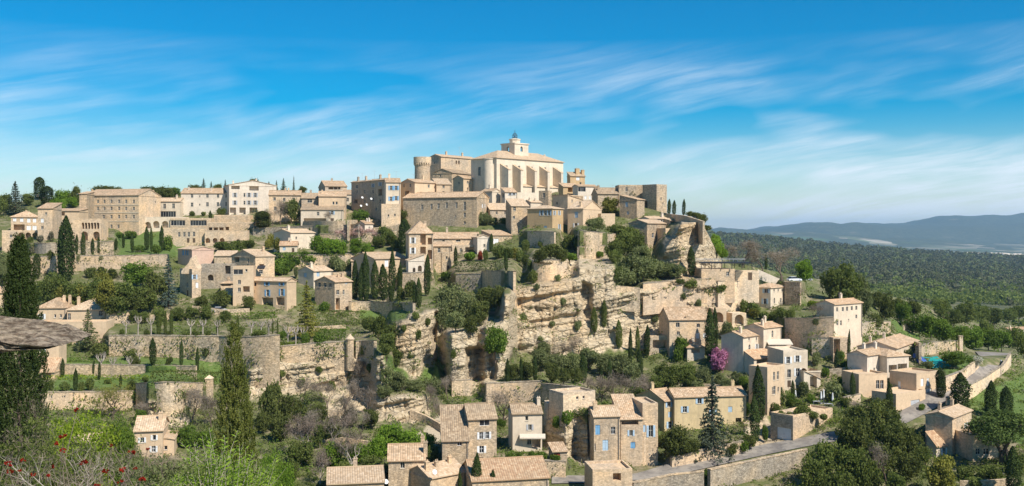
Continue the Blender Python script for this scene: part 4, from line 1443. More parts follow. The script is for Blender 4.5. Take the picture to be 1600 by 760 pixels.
def village():
    # ---- far left
    H('stone_house', 'low house with pale closed shutters and awning at the far left edge under the fir', 2, 17, 62, 339, 372, 22, 'hip', wall='tan', rise=1.9,
      R=[(23, 343, 'W', 1.1, 1.5), (34, 344, 'W', 1.1, 1.5), (45, 345, 'W', 1.1, 1.5), (54, 345, 'W', 1.1, 1.5), (45, 357, 'W', 1.4, 1.9), (54, 357, 'W', 1.4, 1.9), (30, 356, 'D', 3.6, 2.4)])
    H('stone_house', 'tall narrow house with sloping roof between the awning house and the long balcony', 58, 59, 82, 326, 376, 6, 'sx', dep=9, wall='tan', rise=2.0,
      R=[(66, 345, 'W'), (66, 356, 'o', 0.8, 1.0), (72, 334, 'o', 0.7, 0.9)])
    H('stone_house', 'wide house with a shaded upper balcony left of the big hotel', 82, 83, 124, 330, 368, 4, 'sx', dep=9, wall='orange', rise=1.0,
      R=[(92, 334, 'D', 4.0, 1.4), (108, 333, 'D', 7.0, 1.4), (97, 352, 'W', 1.0, 1.8), (99, 360, 'W', 1.0, 1.6)])
    H('stone_house', 'small house high up between two dark skyline cypresses', 39, 40, 67, 313, 326, 8, 'gx', wall='white', D=432, R=[(55, 316, 'o')])
    H('stone_house', 'long low building with a row of four arches at the far left', 1, 3, 86, 362, 396, 10, 'flat', wall='tan', dep=7,
      R=[(33, 369, 'A', 1.9, 2.6), (44, 369, 'A', 1.9, 2.6), (55, 369, 'A', 2.0, 2.6), (65, 369, 'A', 1.9, 2.6), (17, 369, 'o', 0.8, 1.0)])
    H('stone_house', 'bare buff house end peeping out at the left frame edge', -24, -23, 6, 458, 482, 8, 'hip', wall='tan', tile='tile')
    # ---- the big hotel
    big = H('hotel', 'largest hotel, five storeys of small windows under a long tiled roof', 132, 217, 251, 305, 368, 76, 'gy', cat='hotel', wall='tan', tile='tile', slope=0.34,
      L=[(u, v, 'p', 0.9, 1.35) for v, us in ((315, (153, 163, 174, 186, 197, 209)), (326, (153, 163, 174, 186, 197, 209)), (339, (162, 174, 186, 197, 209)), (354, (162, 174, 185))) for u in us] + [(140, 316.5, 'p', 0.9, 1.3), (140, 330, 'p', 0.9, 1.3)],
      R=[(243, 316, 'o', 0.7, 0.9)], chim=[(0.9, 0.1), (0.1, 0.9)])
    big.bands('L', (320.5, 332.5, 346))
    H('stone_house', 'square stone wing with dark terrace rails at the left end of the big hotel', 123, 124, 136, 303, 362, 5, 'sx', dep=8, wall='brown', rise=1.0, R=[(129, 332, 'o', 0.7, 1.2)])
    H('hotel_arcade', 'arcaded hotel terrace with six small arches over three large ones', 112, 113, 158, 344, 379, 4, 'flat', cat='arcade', dep=7, wall='tan',
      R=[(129.5 + 4.7 * i, 353, 'A', 0.74, 2.0) for i in range(6)] + [(132, 369, 'A', 2.1, 2.9), (141, 369, 'A', 2.1, 2.9), (150.5, 369, 'A', 2.1, 2.9)])
    H('stone_house', 'two storey wing with a dark glazed veranda right of the big hotel', 226, 228, 281, 315, 345, 4, 'gx', dep=9, wall='cream', tile='tilepale',
      R=[(242, 323, 'o', 1.0, 1.9), (257, 322.5, 'o', 1.0, 1.9), (271, 322, 'o', 1.0, 1.9), (255, 335, 'p', 9.5, 2.3)])
    H('terrace_block', 'white edged terrace with small arches under the glazed veranda', 220, 221, 290, 341, 363, 3, 'flat', cat='terrace', dep=5, wall='cream',
      R=[(231, 352, 'A', 2.2, 2.4), (244, 351, 'A', 2.4, 2.6), (258, 351, 'A', 2.4, 2.6)])
    H('terrace_block', 'long low terrace building with dark glass band left of the white hotel', 265, 266, 330, 343, 362, 3, 'flat', cat='terrace', dep=5, wall='tan',
      R=[(278, 348.5, 'p', 5.2, 2.0), (294, 348.5, 'p', 6.2, 2.0), (310, 348.5, 'p', 6.0, 2.0)])
    H('terrace_block', 'buff garden range with a row of little windows under the dark glass band', 253, 254, 321, 358, 380, 3, 'flat', cat='terrace', dep=5, wall='tan',
      R=[(280, 366.5, 'p', 0.8, 1.7), (288, 366.5, 'p', 0.8, 1.7), (295, 366.5, 'p', 0.8, 1.7), (303, 366, 'p', 0.8, 1.7), (294, 376, 'd', 0.9, 1.6), (303, 376, 'd', 0.9, 1.6)])
    H('hotel', 'long pale two storey hotel with regular windows, left of the tall white one', 281, 283, 358, 302, 338, 5, 'gx', cat='hotel', dep=11, wall='white', tile='tile', slope=0.36,
      R=[(300, 306.5), (324, 306.5), (340.5, 306.5), (354, 306.5), (300, 320, 'o', 1, 1.6), (324, 319.5, 'o', 1, 1.6), (340.5, 319.5, 'o', 1, 1.6), (354, 319, 'o', 1, 1.6), (312, 307, 'o', .5, .7), (312, 320, 'o', .5, .7)])
    H('hotel', 'tall white hotel with an open pillared ground floor and rooftop loggia', 357, 358, 432, 289, 340, 24, 'gy', cat='hotel', dep=14, wall='white', tile='tile', slope=0.2,
      R=[(368, 292.5, 'D', 3.2, 1.6), (397, 294, 'D', 3.6, 2.0), (367, 305, 'g', 0.9, 1.7), (367, 317, 'g', 0.9, 1.7), (382, 305, 'o', 0.7, 1.5), (389, 305, 'g', 0.9, 1.7), (399, 305, 'g', 0.9, 1.7), (382, 317, 'o', .7, 1.5), (389, 317, 'g', .9, 1.7), (399, 317, 'g', .9, 1.7),
         (364, 330, 'D', 2.3, 2.7), (371.5, 330, 'D', 2.6, 2.7), (379, 330, 'D', 2.4, 2.7), (386, 330, 'D', 2.4, 2.7), (396, 330, 'D', 3.0, 2.7)])
    H('terrace_block', 'plain buff terrace below the open floor of the tall white hotel', 333, 334, 391, 338, 350, 3, 'flat', cat='terrace', dep=5, wall='tan')
    H('terrace_block', 'terrace with square openings under the plain buff one', 322, 323, 397, 349, 366, 3, 'flat', cat='terrace', dep=4, wall='tan',
      R=[(329, 359, 'D', 1.3, 1.6), (337, 359, 'D', 1.6, 1.6), (346, 359, 'D', 1.6, 1.6), (355, 358, 'D', 1.3, 1.5)])
    H('arched_wall', 'vaulted garden wall with three dark arches below the white hotel', 318, 320, 386, 362, 386, 3, 'flat', cat='arcade', dep=4, wall='tan',
      R=[(324.5, 376, 'A', 1.7, 1.7), (336, 376, 'A', 1.7, 1.7), (347, 376, 'A', 1.7, 1.7), (372, 377, 'A', 1.3, 1.3)])
    # ---- houses between the white hotel and the long grey row
    H('stone_house', 'wide tan house half hidden by an evergreen right of the tall white hotel', 416, 420, 470, 305, 348, 10, 'gx', dep=10, wall='tan', tile='tile', slope=0.36,
      R=[(429, 311, 'o', .9, 1.2), (444, 312, 'o', .9, 1.2), (459, 312, 'o', .9, 1.2), (430, 326, 'o'), (446, 326, 'l')])
    H('stone_house', 'grey house with one dark square window in the middle of the left ridge', 469, 471, 497, 310, 346, 8, 'gx', dep=11, wall='grey', tile='tilebrown', slope=0.36, R=[(484, 314, 'o', 1.8, 1.4)])
    H('stone_house', 'sunlit gable house with two tiny windows left of the long grey row', 496, 498, 541, 307, 346, 10, 'gx', dep=13, wall='orange', tile='tile', slope=0.3, R=[(521, 317.5, 'o', .7, 1.1), (526, 317.5, 'o', .7, 1.1)])
    H('stone_house', 'low front house under a long brown roof below the sunlit gable', 468, 470, 536, 328, 354, 5, 'sx', dep=8, wall='cream', tile='tilebrown', rise=2.2,
      R=[(497, 334, 'o', .9, 1.3), (519, 333, 'l', .9, 1.3), (492, 346, 'D', 8.0, 2.2), (519, 346, 'd', 1.2, 2.2)])
    H('stone_house', 'small ridge house with a dark open loggia at its top, left of the grey row', 498, 508, 542, 291, 322, 20, 'gx', D=410, wall='grey', tile='tile', R=[(517, 293.5, 'D', 2.0, 1.5), (524.5, 293.5, 'D', 1.6, 1.5), (530, 293.5, 'D', 1.0, 1.5)])
    H('stone_house', 'cluster end of stepped roofs beside the grey row', 534, 536, 551, 304, 340, 8, 'sx', D=394, wall='cream', tile='tile', rise=2.0, R=[(543, 312)])
    # ---- long grey row
    H('stone_house', 'tall grey shaded house with white dishes, left end of the long row', 549, 578, 584, 283, 346, 40, 'gy', D=378, wall='grey', tile='tilepale', slope=0.3,
      L=[(558, 292, 'o', 1.6, 1.3), (570, 300, 'o', .9, 1.4), (556, 315, 'D', 2.5, 1.4), (570, 315, 'o', .9, 1.4), (563, 326, 'o', .8, 1.2), (572, 330, 'o', .8, 1.2), (558, 300, 'o', .8, 1.3)], chim=[(0.5, 0.3), (0.4, 0.7)])
    H('stone_house', 'tall grey shaded house with wooden balcony in the middle of the long row', 577, 602, 612, 281, 348, 40, 'gy', D=370, wall='grey', tile='tilepale', slope=0.3,
      L=[(583, 290, 'l', .9, 1.4), (594, 288, 'l', .9, 1.4), (583, 300), (594, 301, 'D', 2.4, 2.4), (583, 312), (594, 315, 'o', .9, 1.4), (588, 327, 'o', .8, 1.2)], chim=[(0.5, 0.5)])
    H('stone_house', 'narrow lit house with bright blue shutters ending the long grey row', 600, 603, 626, 285, 352, 12, 'gx', D=362, dep=9, wall='cream', tile='tile', slope=0.34,
      R=[(611, 294, 'b', .9, 1.6), (619, 294, 'b', .9, 1.6), (611, 311, 'b', .9, 1.6), (619, 310, 'b', .9, 1.6), (615, 322.5, 'o', .8, 1.0), (617, 336, 'o', .7, 1.0)], chim=[(0.3, 0.5)])
    tb = H('round_tower', 'stout sunlit stone tower base under the blue shuttered house', 595, 596, 626, 319, 362, 8, 'flat', cat='tower', D=357, dep=6, wall='tan', over=0.0, R=[(607, 337, 'o', .6, .8), (617, 336, 'o', .6, .9)])
    H('stone_house', 'gabled house with a shaded balconied side right of the blue shutters', 626, 648, 682, 285, 350, 45, 'gx', D=366, wall='orange', tile='tile', slope=0.3,
      L=[(631, 290, 'o', .8, 1.3), (641, 290, 'o', .8, 1.3), (636, 304, 'D', 2.4, 2.6), (641, 318, 'D', 2.2, 2.6), (631, 318), (638, 331, 'o', .9, 1.2), (630, 334, 'o', .8, 1.1)],
      R=[(670, 291, 'o', .9, 1.2), (670, 302, 'o', .9, 1.0), (658, 302, 'o', .7, .9)], chim=[(0.7, 0.5)])
    H('stone_house', 'small cream house with two windows below the castle tower', 681, 682, 705, 288, 318, 15, 'sx', D=372, dep=8, wall='orange', tile='tilepale', rise=2.4, R=[(693, 292, 'o', .8, 1.0), (693, 301, 'o', .8, 1.0)])
    H('stone_house', 'long brown rubble house with a line of tall windows below the castle', 630, 745, 764, 308, 356, 68, 'gy', D=352, wall='brown', tile='tile', slope=0.36,
      L=[(659.5, 324, 'o', .9, 1.9), (674, 323, 'o', .9, 1.9), (685, 322, 'o', .9, 1.9), (698, 321, 'o', .9, 2.1), (713, 321, 'o', .9, 2.1), (726, 322, 'o', 1.0, 3.0), (726, 336, 'o', .9, 1.6), (726, 348, 'o', .8, 1.0), (712, 338, 'o', .6, .6)],
      R=[(754, 322, 'W', 1.0, 1.5), (758, 322, 'W', .6, 1.5)], chim=[(0.5, 0.2)], root=None)
    # ---- castle
    H('castle', 'castle keep with a dark left flank behind the church', 671, 689, 745, 245, 305, 48, 'gx', cat='castle', D=432, wall='tan', tile='tilepale', slope=0.3,
      R=[(713, 254, 'A', .9, 1.7), (717, 254, 'A', .9, 1.7)], L=[(678, 255, 'o', .7, 1.1), (683, 270, 'o', .6, .9)], chim=[(0.3, 0.5), (0.75, 0.5)])
    H('stone_house', 'rubble gable house in front of the castle keep', 676, 706, 738, 270, 312, 62, 'gx', cat='house', D=412, wall='brown', tile='tilebrown', slope=0.36,
      L=[(688, 275, 'o', .7, 1.1)], R=[(716, 268, 'o', .8, 1.0), (724, 270, 'o', .8, 1.0)])
    H('stone_house', 'short house with brown tiles against the left flank of the church', 708, 724, 738, 279, 316, 45, 'gx', D=398, wall='orange', tile='tile', slope=0.4, R=[(731, 285, 'o', .8, 1.1)], L=[(717, 286, 'o', .8, 1.1)])
    castle_tower()
    church()
    # ---- right of the church
    H('stone_house', 'slim house with a big chimney stack right of the church', 886, 891, 914, 275, 312, 24, 'sx', D=392, wall='ochre', tile='tilebrown', rise=1.5, R=[(903, 279, 'W', 1.5, 1.6), (907, 287, 'o', .7, 1.0)], chim=[(0.6, 0.6, 2.0, 1.6), (0.95, 0.5, 1.6, 1.2)])
    H('stone_house', 'white house with a glazed roof terrace below the chimney house', 895, 903, 933, 291, 330, 30, 'gx', D=380, wall='white', tile='tile', slope=0.3, R=[(909, 296, 'p', 3.6, 1.8), (915, 309, 'W', .9, 1.3), (922, 309, 'W', .9, 1.3), (928, 309, 'W', .9, 1.3)])
    H('stone_house', 'low reddish fronted house tucked under the church aisle', 873, 880, 905, 292, 318, 32, 'sx', D=384, wall='ochre', tile='tile', rise=1.4, R=[(891, 297, 'D', 2.2, 1.6)])
    H('stone_house', 'long low house with worn roof left of the ivy on the east ridge', 932, 934, 966, 303, 335, 8, 'gx', D=366, dep=10, wall='brown', tile='tilebrown', slope=0.45, R=[(948, 311, 'o', .8, .9)])
    H('stone_house', 'roofless high wall house behind the brown shed roofed one', 966, 967, 1006, 291, 335, 4, 'flat', D=368, dep=8, wall='brown', R=[(979, 296, 'o', .8, 1.5)])
    H('stone_house', 'brown house with a shed roof and pale shutter below the roofless wall', 968, 995, 1007, 312, 350, 52, 'sx', D=352, wall='brown', tile='tile', rise=1.6, L=[(979, 320, 'L', 1.0, 1.7), (981, 333, 'S', 1.0, 1.2)])
    H('stone_tower', 'square flat topped tower house at the east end of the ridge', 1004, 1026, 1042, 290, 340, 42, 'flat', cat='tower', D=360, wall='brown', L=[(1009, 321, 'D', 1.6, 3.0)], R=[(1033, 311, 'o', .7, 1.1), (1036, 318, 'o', .6, .9)])
    # ---- middle of the hill
    H('stone_house', 'little house with roof below the church apse, right of the brown long house', 752, 769, 782, 299, 338, 50, 'gy', D=372, wall='cream', tile='tile', slope=0.4, R=[(776, 307, 'o', .7, 1.1)], L=[(760, 308, 'o', .8, 1.4)])
    H('stone_house', 'cream house with twin windows under the church buttresses', 783, 789, 807, 300, 338, 28, 'sx', D=370, wall='white', tile='tile', rise=1.5, R=[(797, 303.5, 'g', .8, 1.2), (803, 303, 'g', .8, 1.2)], L=[(786, 304, 'D', 1.6, 2.4)])
    H('terrace_block', 'blank white wall block under the church aisle', 806, 808, 846, 301, 326, 25, 'flat', cat='terrace', D=374, dep=4, wall='church', over=0.0)
    H('stone_house', 'low roofed shed pair right of the brown long house', 764, 766, 800, 328, 346, 14, 'sx', D=357, dep=7, wall='grey', tile='tilepale', rise=2.4, R=[(790, 333, 'o', .9, 1.1), (776, 333, 'o', .7, 1.0)])
    H('stone_tower', 'tall grey rubble tower house left of the ochre corner house', 797, 799, 826, 322, 392, 14, 'sx', cat='tower', D=342, dep=8, wall='brown', tile='tilepale', rise=2.6, R=[(804, 326, 'o', .9, 1.6), (813, 346, 'o', .7, .9), (803, 340, 'o', .8, 1.0), (812, 380, 'A', 2.2, 3.6)])
    H('stone_house', 'small gable house with a round hole right above the ochre corner house', 818, 829, 846, 316, 345, 42, 'gx', D=352, wall='cream', tile='tilepale', slope=0.35, R=[(838, 315, 'o', .7, .8)])
    H('stone_house', 'little flat brown house with a single opening under the church aisle', 842, 857, 862, 300, 330, 60, 'flat', D=362, wall='brown', L=[(850, 305, 'o', 1.0, 2.0)], over=0.2)
    H('stone_house', 'brown and orange house with a long shed roof under the white house', 863, 887, 911, 305, 350, 48, 'sy', D=350, wall='orange', tile='tile', slope=-0.18, R=[(894, 314, 'o', .7, .9), (906, 310, 'o', .5, .8)], L=[(870, 318, 'o', .7, 1.0)])
    H('stone_house', 'ochre corner house with triple blue shuttered window and hipped roof', 824, 863, 880, 326, 388, 58, 'hip', D=334, wall='ochre', tile='tilepale', slope=0.28,
      L=[(846, 333, 'l', .8, 1.7), (852, 333, 'o', .8, 1.7), (858, 333, 'l', .8, 1.7), (852, 357, 'L', 1.3, 1.7)], R=[(866.5, 333, 'l', .7, 1.5), (874, 333, 'l', .7, 1.5), (874, 355, 'l', .8, 1.9)])
    H('stone_house', 'orange gable house with one pale blue shutter right of the ochre corner house', 887, 911, 940, 326, 366, 55, 'gy', D=337, wall='orange', tile='tilepale', slope=0.42,
      L=[(900.5, 336, 'L', 1.3, 2.0), (900, 354, 'w', 1.1, 2.2)], R=[(921, 339, 'o', .4, 1.0)], over=0.3)
    H('terrace_block', 'plain orange garden wall block right of the orange gable house', 938, 939, 961, 334, 352, 10, 'flat', cat='terrace', D=337, dep=4, wall='orange', over=0.0)
    H('stone_house', 'stone house with two white framed windows perched above the right cliff', 983, 1011, 1040, 349, 396, 50, 'gx', D=322, wall='brown', tile='tilepale', slope=0.3, R=[(1020, 368, 'p', 1.3, 1.5), (1030.5, 368, 'p', 1.3, 1.5)], winmat='whitep', wallL=None)
    H('stone_house', 'flat topped annex with one tall window right of the perched stone house', 1039, 1040, 1064, 359, 392, 20, 'flat', D=321, dep=7, wall='tan', R=[(1056, 373, 'o', .7, 2.0), (1046, 370, 'o', .5, .8)])
    H('stone_house', 'upper house with a low wide roof behind the perched stone house', 1000, 1014, 1044, 342, 365, 30, 'gx', D=334, wall='white', tile='tilepale', slope=0.26, R=[(1024, 345, 'o', .6, .6), (1034, 345, 'o', .6, .6)])
    H('stone_house', 'small tan house with shaded porch above the flat topped annex', 1043, 1047, 1062, 345, 362, 18, 'sx', D=333, dep=6, wall='orange', tile='tilepale', rise=0.8, R=[(1050, 352, 'D', 1.6, 2.2), (1057, 352, 'o', .6, 1.2)])
    # ---- central group under the long brown house
    H('stone_house', 'hip roofed house with white shutters and stacked balconies in the middle of the hill', 636, 639, 677, 364, 420, 10, 'hip', dep=14, wall='tan', tile='tile', rise=3.6,
      R=[(645, 376, 'w', .9, 1.8), (645, 392, 'w', .9, 1.8), (661, 374, 'D', 1.7, 3.4), (672, 377, 'D', 1.4, 2.0), (661, 392, 'D', 1.7, 2.4), (672, 398, 'D', 1.4, 2.8), (643, 405, 'o', .9, 1.3)], chim=[(0.75, 0.5)])
    H('stone_house', 'rambling house with stepped roofs right of the hip roofed house', 676, 678, 749, 373, 402, 6, 'gx', dep=9, wall='pale', tile='tile', slope=0.42, R=[(693, 377, 'o', .8, 1.2), (716, 375, 'o', 1.5, 1.2), (736, 373, 'o', .9, 1.2)], chim=[(0.3, 0.5)])
    H('stone_house', 'whitewashed gable end beside the thin cypress, right of the stepped roofs', 744, 746, 765, 371, 398, 18, 'gy', dep=9, wall='white', tile='tilepale', slope=0.35, R=[(757, 384, 'o', .7, 1.0)])
    H('stone_house', 'lower stone front with dark door under the stepped roofs', 676, 678, 704, 385, 418, 8, 'sx', dep=6, wall='brown', tile='tile', rise=1.2, R=[(686, 391, 'o', .9, 1.5), (695, 396, 'o', .7, .9)])
    H('stone_tower', 'square little tower with terrace in front of the stepped roofs', 688, 690, 709, 396, 427, 12, 'flat', cat='tower', dep=5, wall='brown', R=[(698, 403, 'o', .7, .9), (700, 419, 'd', 1.0, 1.6)])
    H('terrace_block', 'terrace with red planting and dark opening under the stepped roofs', 704, 706, 748, 385, 402, 6, 'flat', cat='terrace', dep=4, wall='pale', R=[(735, 389, 'D', 3.4, 2.2), (720, 391, 'o', .8, 1.2)])
    H('stone_house', 'buff house with a broad sunlit gable behind the cypress clump', 549, 585, 638, 405, 452, 40, 'gx', wall='orange', tile='tilepale', slope=0.26, R=[(604, 412, 'W', 1.3, 2.0)], L=[(566, 412, 'o', .9, 1.3)])
    H('lean_to', 'white arched lean-to between the gable house and the hip roofed house', 636, 638, 663, 407, 430, 14, 'sy', cat='annex', dep=5, wall='white', tile='tilepale', slope=0.35, R=[(656, 420, 'A', 1.2, 1.8), (647, 422, 'A', .8, 1.3)])
    H('hut', 'small white hut with pink roof above the pink blossom trees', 557, 570, 583, 350, 364, 45, 'gx', cat='hut', wall='white', tile='tilered', slope=0.4, R=[(577, 356, 'o', .5, .7)])
    H('stone_house', 'old house with a pale doorway under the terrace garden wall', 752, 770, 800, 368, 398, 30, 'sx', D=334, wall='brown', tile='tile', rise=1.6, R=[(775, 378, 'W', 2.0, 2.0)])
    # ---- left middle group
    H('stone_house', 'blank pink-white gable house with blue shutters in the shade of its left side', 278, 300, 334, 390, 418, 45, 'gy', wall='pink', tile='tilepale', slope=0.22, L=[(286, 395, 'B', 1.3, 1.7), (292, 395, 'b', 1.0, 1.7)])
    H('stone_house', 'ruined flat topped house with a curved stone top left of the arch ruin', 281, 300, 314, 423, 466, 40, 'flat', wall='tan', L=[(293, 445, 'o', .9, 1.4), (293, 458, 'd', 1.2, 1.6)], R=[(304, 433, 'l', .8, 1.3), (308, 446, 'W', .8, 1.6)])
    conical_roof()
    H('arched_ruin', 'ruined wall with one dark arch over a round clipped bush', 312, 314, 366, 413, 452, 6, 'flat', cat='ruin', dep=4, wall='drygrey', R=[(329, 434, 'A', 1.7, 1.8), (329, 456, 'd', 0.9, 1.4), (356, 422, 'D', 1.6, 2.4)], over=0.0)
    H('stone_house', 'low long roofed range right of the pink-white gable house', 333, 335, 366, 400, 418, 6, 'sx', dep=6, wall='tan', tile='tilepale', rise=1.4)
    H('stone_house', 'gabled stone house with a small awning window above the blue shuttered house', 362, 399, 429, 401, 440, 50, 'gx', wall='tan', tile='tilepale', slope=0.3, R=[(409, 417, 'D', 1.8, 1.6), (408, 425, 'o', 1.4, 1.2)], L=[(370, 406, 'D', 2.6, 1.5), (388, 408, 'o', .7, 1.5)], over=0.3)
    H('stone_house', 'tall slim front with a railed balcony left of the blue shuttered house', 362, 364, 396, 419, 478, 8, 'flat', dep=6, wall='orange', R=[(372, 425, 'o', 2.6, 1.4), (385, 422, 'o', .6, 1.0), (374, 441, 'o', .8, 1.2), (374, 453, 'o', .8, 1.2), (385, 452, 'D', 1.8, 1.6)], over=0.2)
    H('shed', 'small tiled shed left of the slim balcony front', 343, 345, 364, 443, 462, 8, 'hip', cat='shed', dep=5, wall='tan', tile='tile', R=[(353, 445, 'D', 2.6, .8)])
    H('stone_house', 'buff house with bright blue shutters over two wide porches at left of the hill', 387, 448, 463, 440, 486, 66, 'gy', wall='orange', tile='tilepale', slope=0.36,
      L=[(417, 443, 'b', .9, 1.3), (440, 443, 'b', .9, 1.3), (418, 458, 'b', .9, 1.8), (440.5, 457, 'b', .95, 1.9), (396, 456, 'o', .9, 1.0), (395.5, 469, 'o', .7, .9), (396, 444.5, 'D', 2.0, 1.0), (418, 472, 'D', 3.8, 2.4), (438, 471, 'D', 2.8, 2.2), (397, 482, 'd', .9, 1.4)])
    H('stone_house', 'gable house with two pale windows left of the cypress clump', 466, 490, 519, 424, 452, 48, 'gx', wall='cream', tile='tilepale', slope=0.34, L=[(477, 430, 'L', 1.4, 1.3)], R=[(497, 429, 'L', 1.1, 1.3)])
    H('stone_house', 'stone house with three dark top windows and side stair left of the cypress clump', 492, 523, 550, 441, 490, 50, 'gx', wall='tan', tile='tile', slope=0.32,
      L=[(499, 445, 'o', 1.1, 1.4), (508, 445, 'o', 1.1, 1.4), (516, 445, 'o', 1.1, 1.4)], R=[(528, 457, 'o', 1.1, 1.3), (537, 457, 'o', .7, 1.3), (541, 441, 'W', 1.0, 1.2), (528, 475, 'D', 1.5, 3.2)])
    H('stone_house', 'roof and wall of a house half hidden behind the left cypresses of the clump', 548, 549, 580, 408, 440, 6, 'gx', dep=7, D=312, wall='brown', tile='tilepale', slope=0.3)
    H('stone_house', 'small house with a pink roof and white door among spring green trees', 435, 437, 464, 384, 397, 8, 'gx', dep=6, wall='cream', tile='tilered', slope=0.4, R=[(444, 389, 'L', .9, 1.1), (458, 391, 'd', .8, 1.3)])
    H('stone_house', 'plain cream house with two thin cypresses in front of its sunlit gable', 428, 454, 492, 364, 392, 45, 'gx', wall='cream', tile='tilepale', slope=0.22, R=[(463, 372, 'o', .6, .9)])
    # ---- lower left
    H('stone_house', 'long low buff house with small white windows right of the biggest cypress', 55, 57, 104, 481, 512, 6, 'hip', dep=10, wall='orange', tile='tile', rise=2.2, R=[(65.5, 495, 'w', .9, 1.4), (86, 494, 'o', .5, .9), (95, 494, 'o', .5, .9)], chim=[(0.75, 0.4), (0.9, 0.5)], winmat='whitep')
    H('stone_house', 'hip roofed buff house behind the grey cedar', 103, 105, 166, 484, 512, 6, 'hip', dep=11, wall='orange', tile='tilepale', rise=2.4, R=[(108, 495, 'o', .8, 1.7), (157, 490, 'o', .9, 1.4)], chim=[(0.12, 0.5)])
    H('terrace_block', 'terrace block with a dark double loggia below the low buff house', 57, 58, 166, 506, 540, 4, 'flat', cat='terrace', dep=6, wall='orange', R=[(97, 514, 'D', 1.8, 2.0), (107, 514, 'D', 1.4, 2.0)], over=0.25)
    H('stone_house', 'lower storey with small white windows beside the biggest cypress', 57, 58, 92, 526, 584, 5, 'flat', dep=5, wall='orange', R=[(65.5, 532, 'w', .9, 1.2), (65.5, 548, 'w', .9, 1.2)], over=0.1, winmat='whitep')
    H('lean_to', 'tiled lean-to at the foot of the lower storey by the biggest cypress', 62, 64, 85, 581, 592, 5, 'sx', cat='annex', dep=4, wall='tan', tile='tilered', rise=2.4, R=[(73, 587, 'D', 2.0, 1.4)])
    H('shed', 'flat concrete shelter with a dark opening among the left hillside shrubs', 114, 115, 144, 411, 421, 4, 'flat', cat='shed', dep=4, wall='white', R=[(132, 415.5, 'D', 3.6, 1.5)])
    H('stone_house', 'lone stone house with white windows behind the red flowered shrubs', 202, 210, 254, 674, 716, 12, 'gx', dep=9, wall='orange', tile='tilepale', slope=0.42, R=[(222, 688, 'w', .7, 1.0), (241, 684, 'w', .6, 1.0), (240, 702, 'w', .7, 1.2)], winmat='whitep')
    H('annex', 'low annex right of the lone stone house', 252, 254, 272, 684, 712, 12, 'sy', cat='annex', dep=7, wall='orange', tile='tilepale', slope=-0.2, R=[(259, 700, 'o', .6, .8)])
    H('hut', 'flat pale roof among the red flowered shrubs', 98, 104, 146, 709, 722, 12, 'sx', cat='hut', dep=8, wall='tan', tile='tilepale', rise=1.8)
    # ---- lower middle
    H('stone_house', 'tall slim stone tower house with white shutters at the bottom of the hill', 724, 732, 776, 655, 730, 14, 'gx', dep=9, wall='brown', tile='tilebrown', slope=0.72,
      R=[(757, 660, 'p', 2.0, 1.4), (752, 681, 'w', .8, 1.4), (761, 680.5, 'w', .8, 1.4), (752.5, 702.5, 'w', .9, 1.4), (754, 716, 'o', .3, .5)], chim=[(0.85, 0.5)], winmat='whitep')
    H('stone_house', 'lower house with a steep tiled roof joined to the left of the tower house', 689, 691, 733, 689, 736, 6, 'sx', dep=9, wall='brown', tile='tilebrown', rise=5.2, R=[(718, 693, 'p', .9, 1.0)], winmat='whitep')
    H('stone_house', 'pale plastered house with a cream awning right of the tower house', 797, 801, 847, 647, 706, 8, 'gx', dep=10, wall='cream', tile='tilebrown', slope=0.45, R=[(823, 654, 'o', .6, .9), (828, 668, 'g', .7, 1.2), (827, 690, 'o', .9, 1.4), (838, 692, 'D', 1.8, 2.2)], L=[], chim=[(0.95, 0.4)])
    H('stone_house', 'small rubble house with a single window and tall chimneys at the bottom edge', 605, 607, 664, 720, 772, 6, 'gx', dep=8, wall='brown', tile='tile', slope=0.5, R=[(629, 726, 'o', .8, 1.4)], chim=[(1.02, 0.2, 2.0), (0.95, 0.6)])
    H('stone_house', 'pale stepped roofs with white dishes at the bottom edge', 636, 672, 728, 748, 785, 40, 'gx', wall='tan', tile='tilepale', slope=0.42, chim=[(0.1, 0.3), (0.4, 0.35, 1.0), (0.8, 0.4, 1.2)], over=0.3)
    H('stone_house', 'flat pale roof at the bottom edge left of the stepped roofs', 505, 512, 600, 757, 790, 10, 'gx', dep=12, wall='tan', tile='tilepale', slope=0.22)
    H('stone_house', 'wide bottom edge house under an orange and tan roof', 722, 738, 858, 752, 790, 12, 'gx', dep=11, wall='brown', tile='tilered', slope=0.42, chim=[(0.2, 0.6, 0.8)])
    H('stone_ruin', 'roofless stone ruin with one square window above the lower lane', 922, 926, 988, 738, 782, 8, 'flat', cat='ruin', dep=7, wall='tan', R=[(964, 745, 'D', 1.5, 1.5)], over=0.2)
    H('stone_house', 'rock built house with blue and white shutters left of the open loggia', 922, 928, 969, 651, 728, 8, 'gx', dep=10, wall='tan', tile='tilepale', slope=0.44, R=[(934, 672, 'B', 1.0, 2.0), (958, 673, 'p', .9, 1.5), (946, 696, 'L', 1.2, 2.2), (927, 699, 'o', 1.0, 1.5)], winmat='whitep')
    H('stone_house', 'middle stone house with a dark roof loggia and blue shutters', 968, 970, 1004, 655, 728, 6, 'sx', dep=9, wall='tan', tile='tile', rise=3.4, R=[(984, 660, 'D', 3.6, 1.1), (986, 677, 'l', .7, 1.2), (989, 696, 'B', 1.0, 1.3)])
    H('stone_house', 'flat topped stone house with a white door above a stone stair block', 1002, 1004, 1028, 634, 728, 10, 'flat', dep=8, wall='tan', R=[(1017, 674, 'l', .9, 2.4), (1006, 670, 'L', .8, 1.5)])
    H('stair_block', 'square stone block carrying a stair in front of the white door', 1000, 1006, 1028, 684, 728, 14, 'flat', cat='annex', dep=4, wall='tan', over=0.0, D=None, R=[(1016, 707, 'o', .7, .4)])
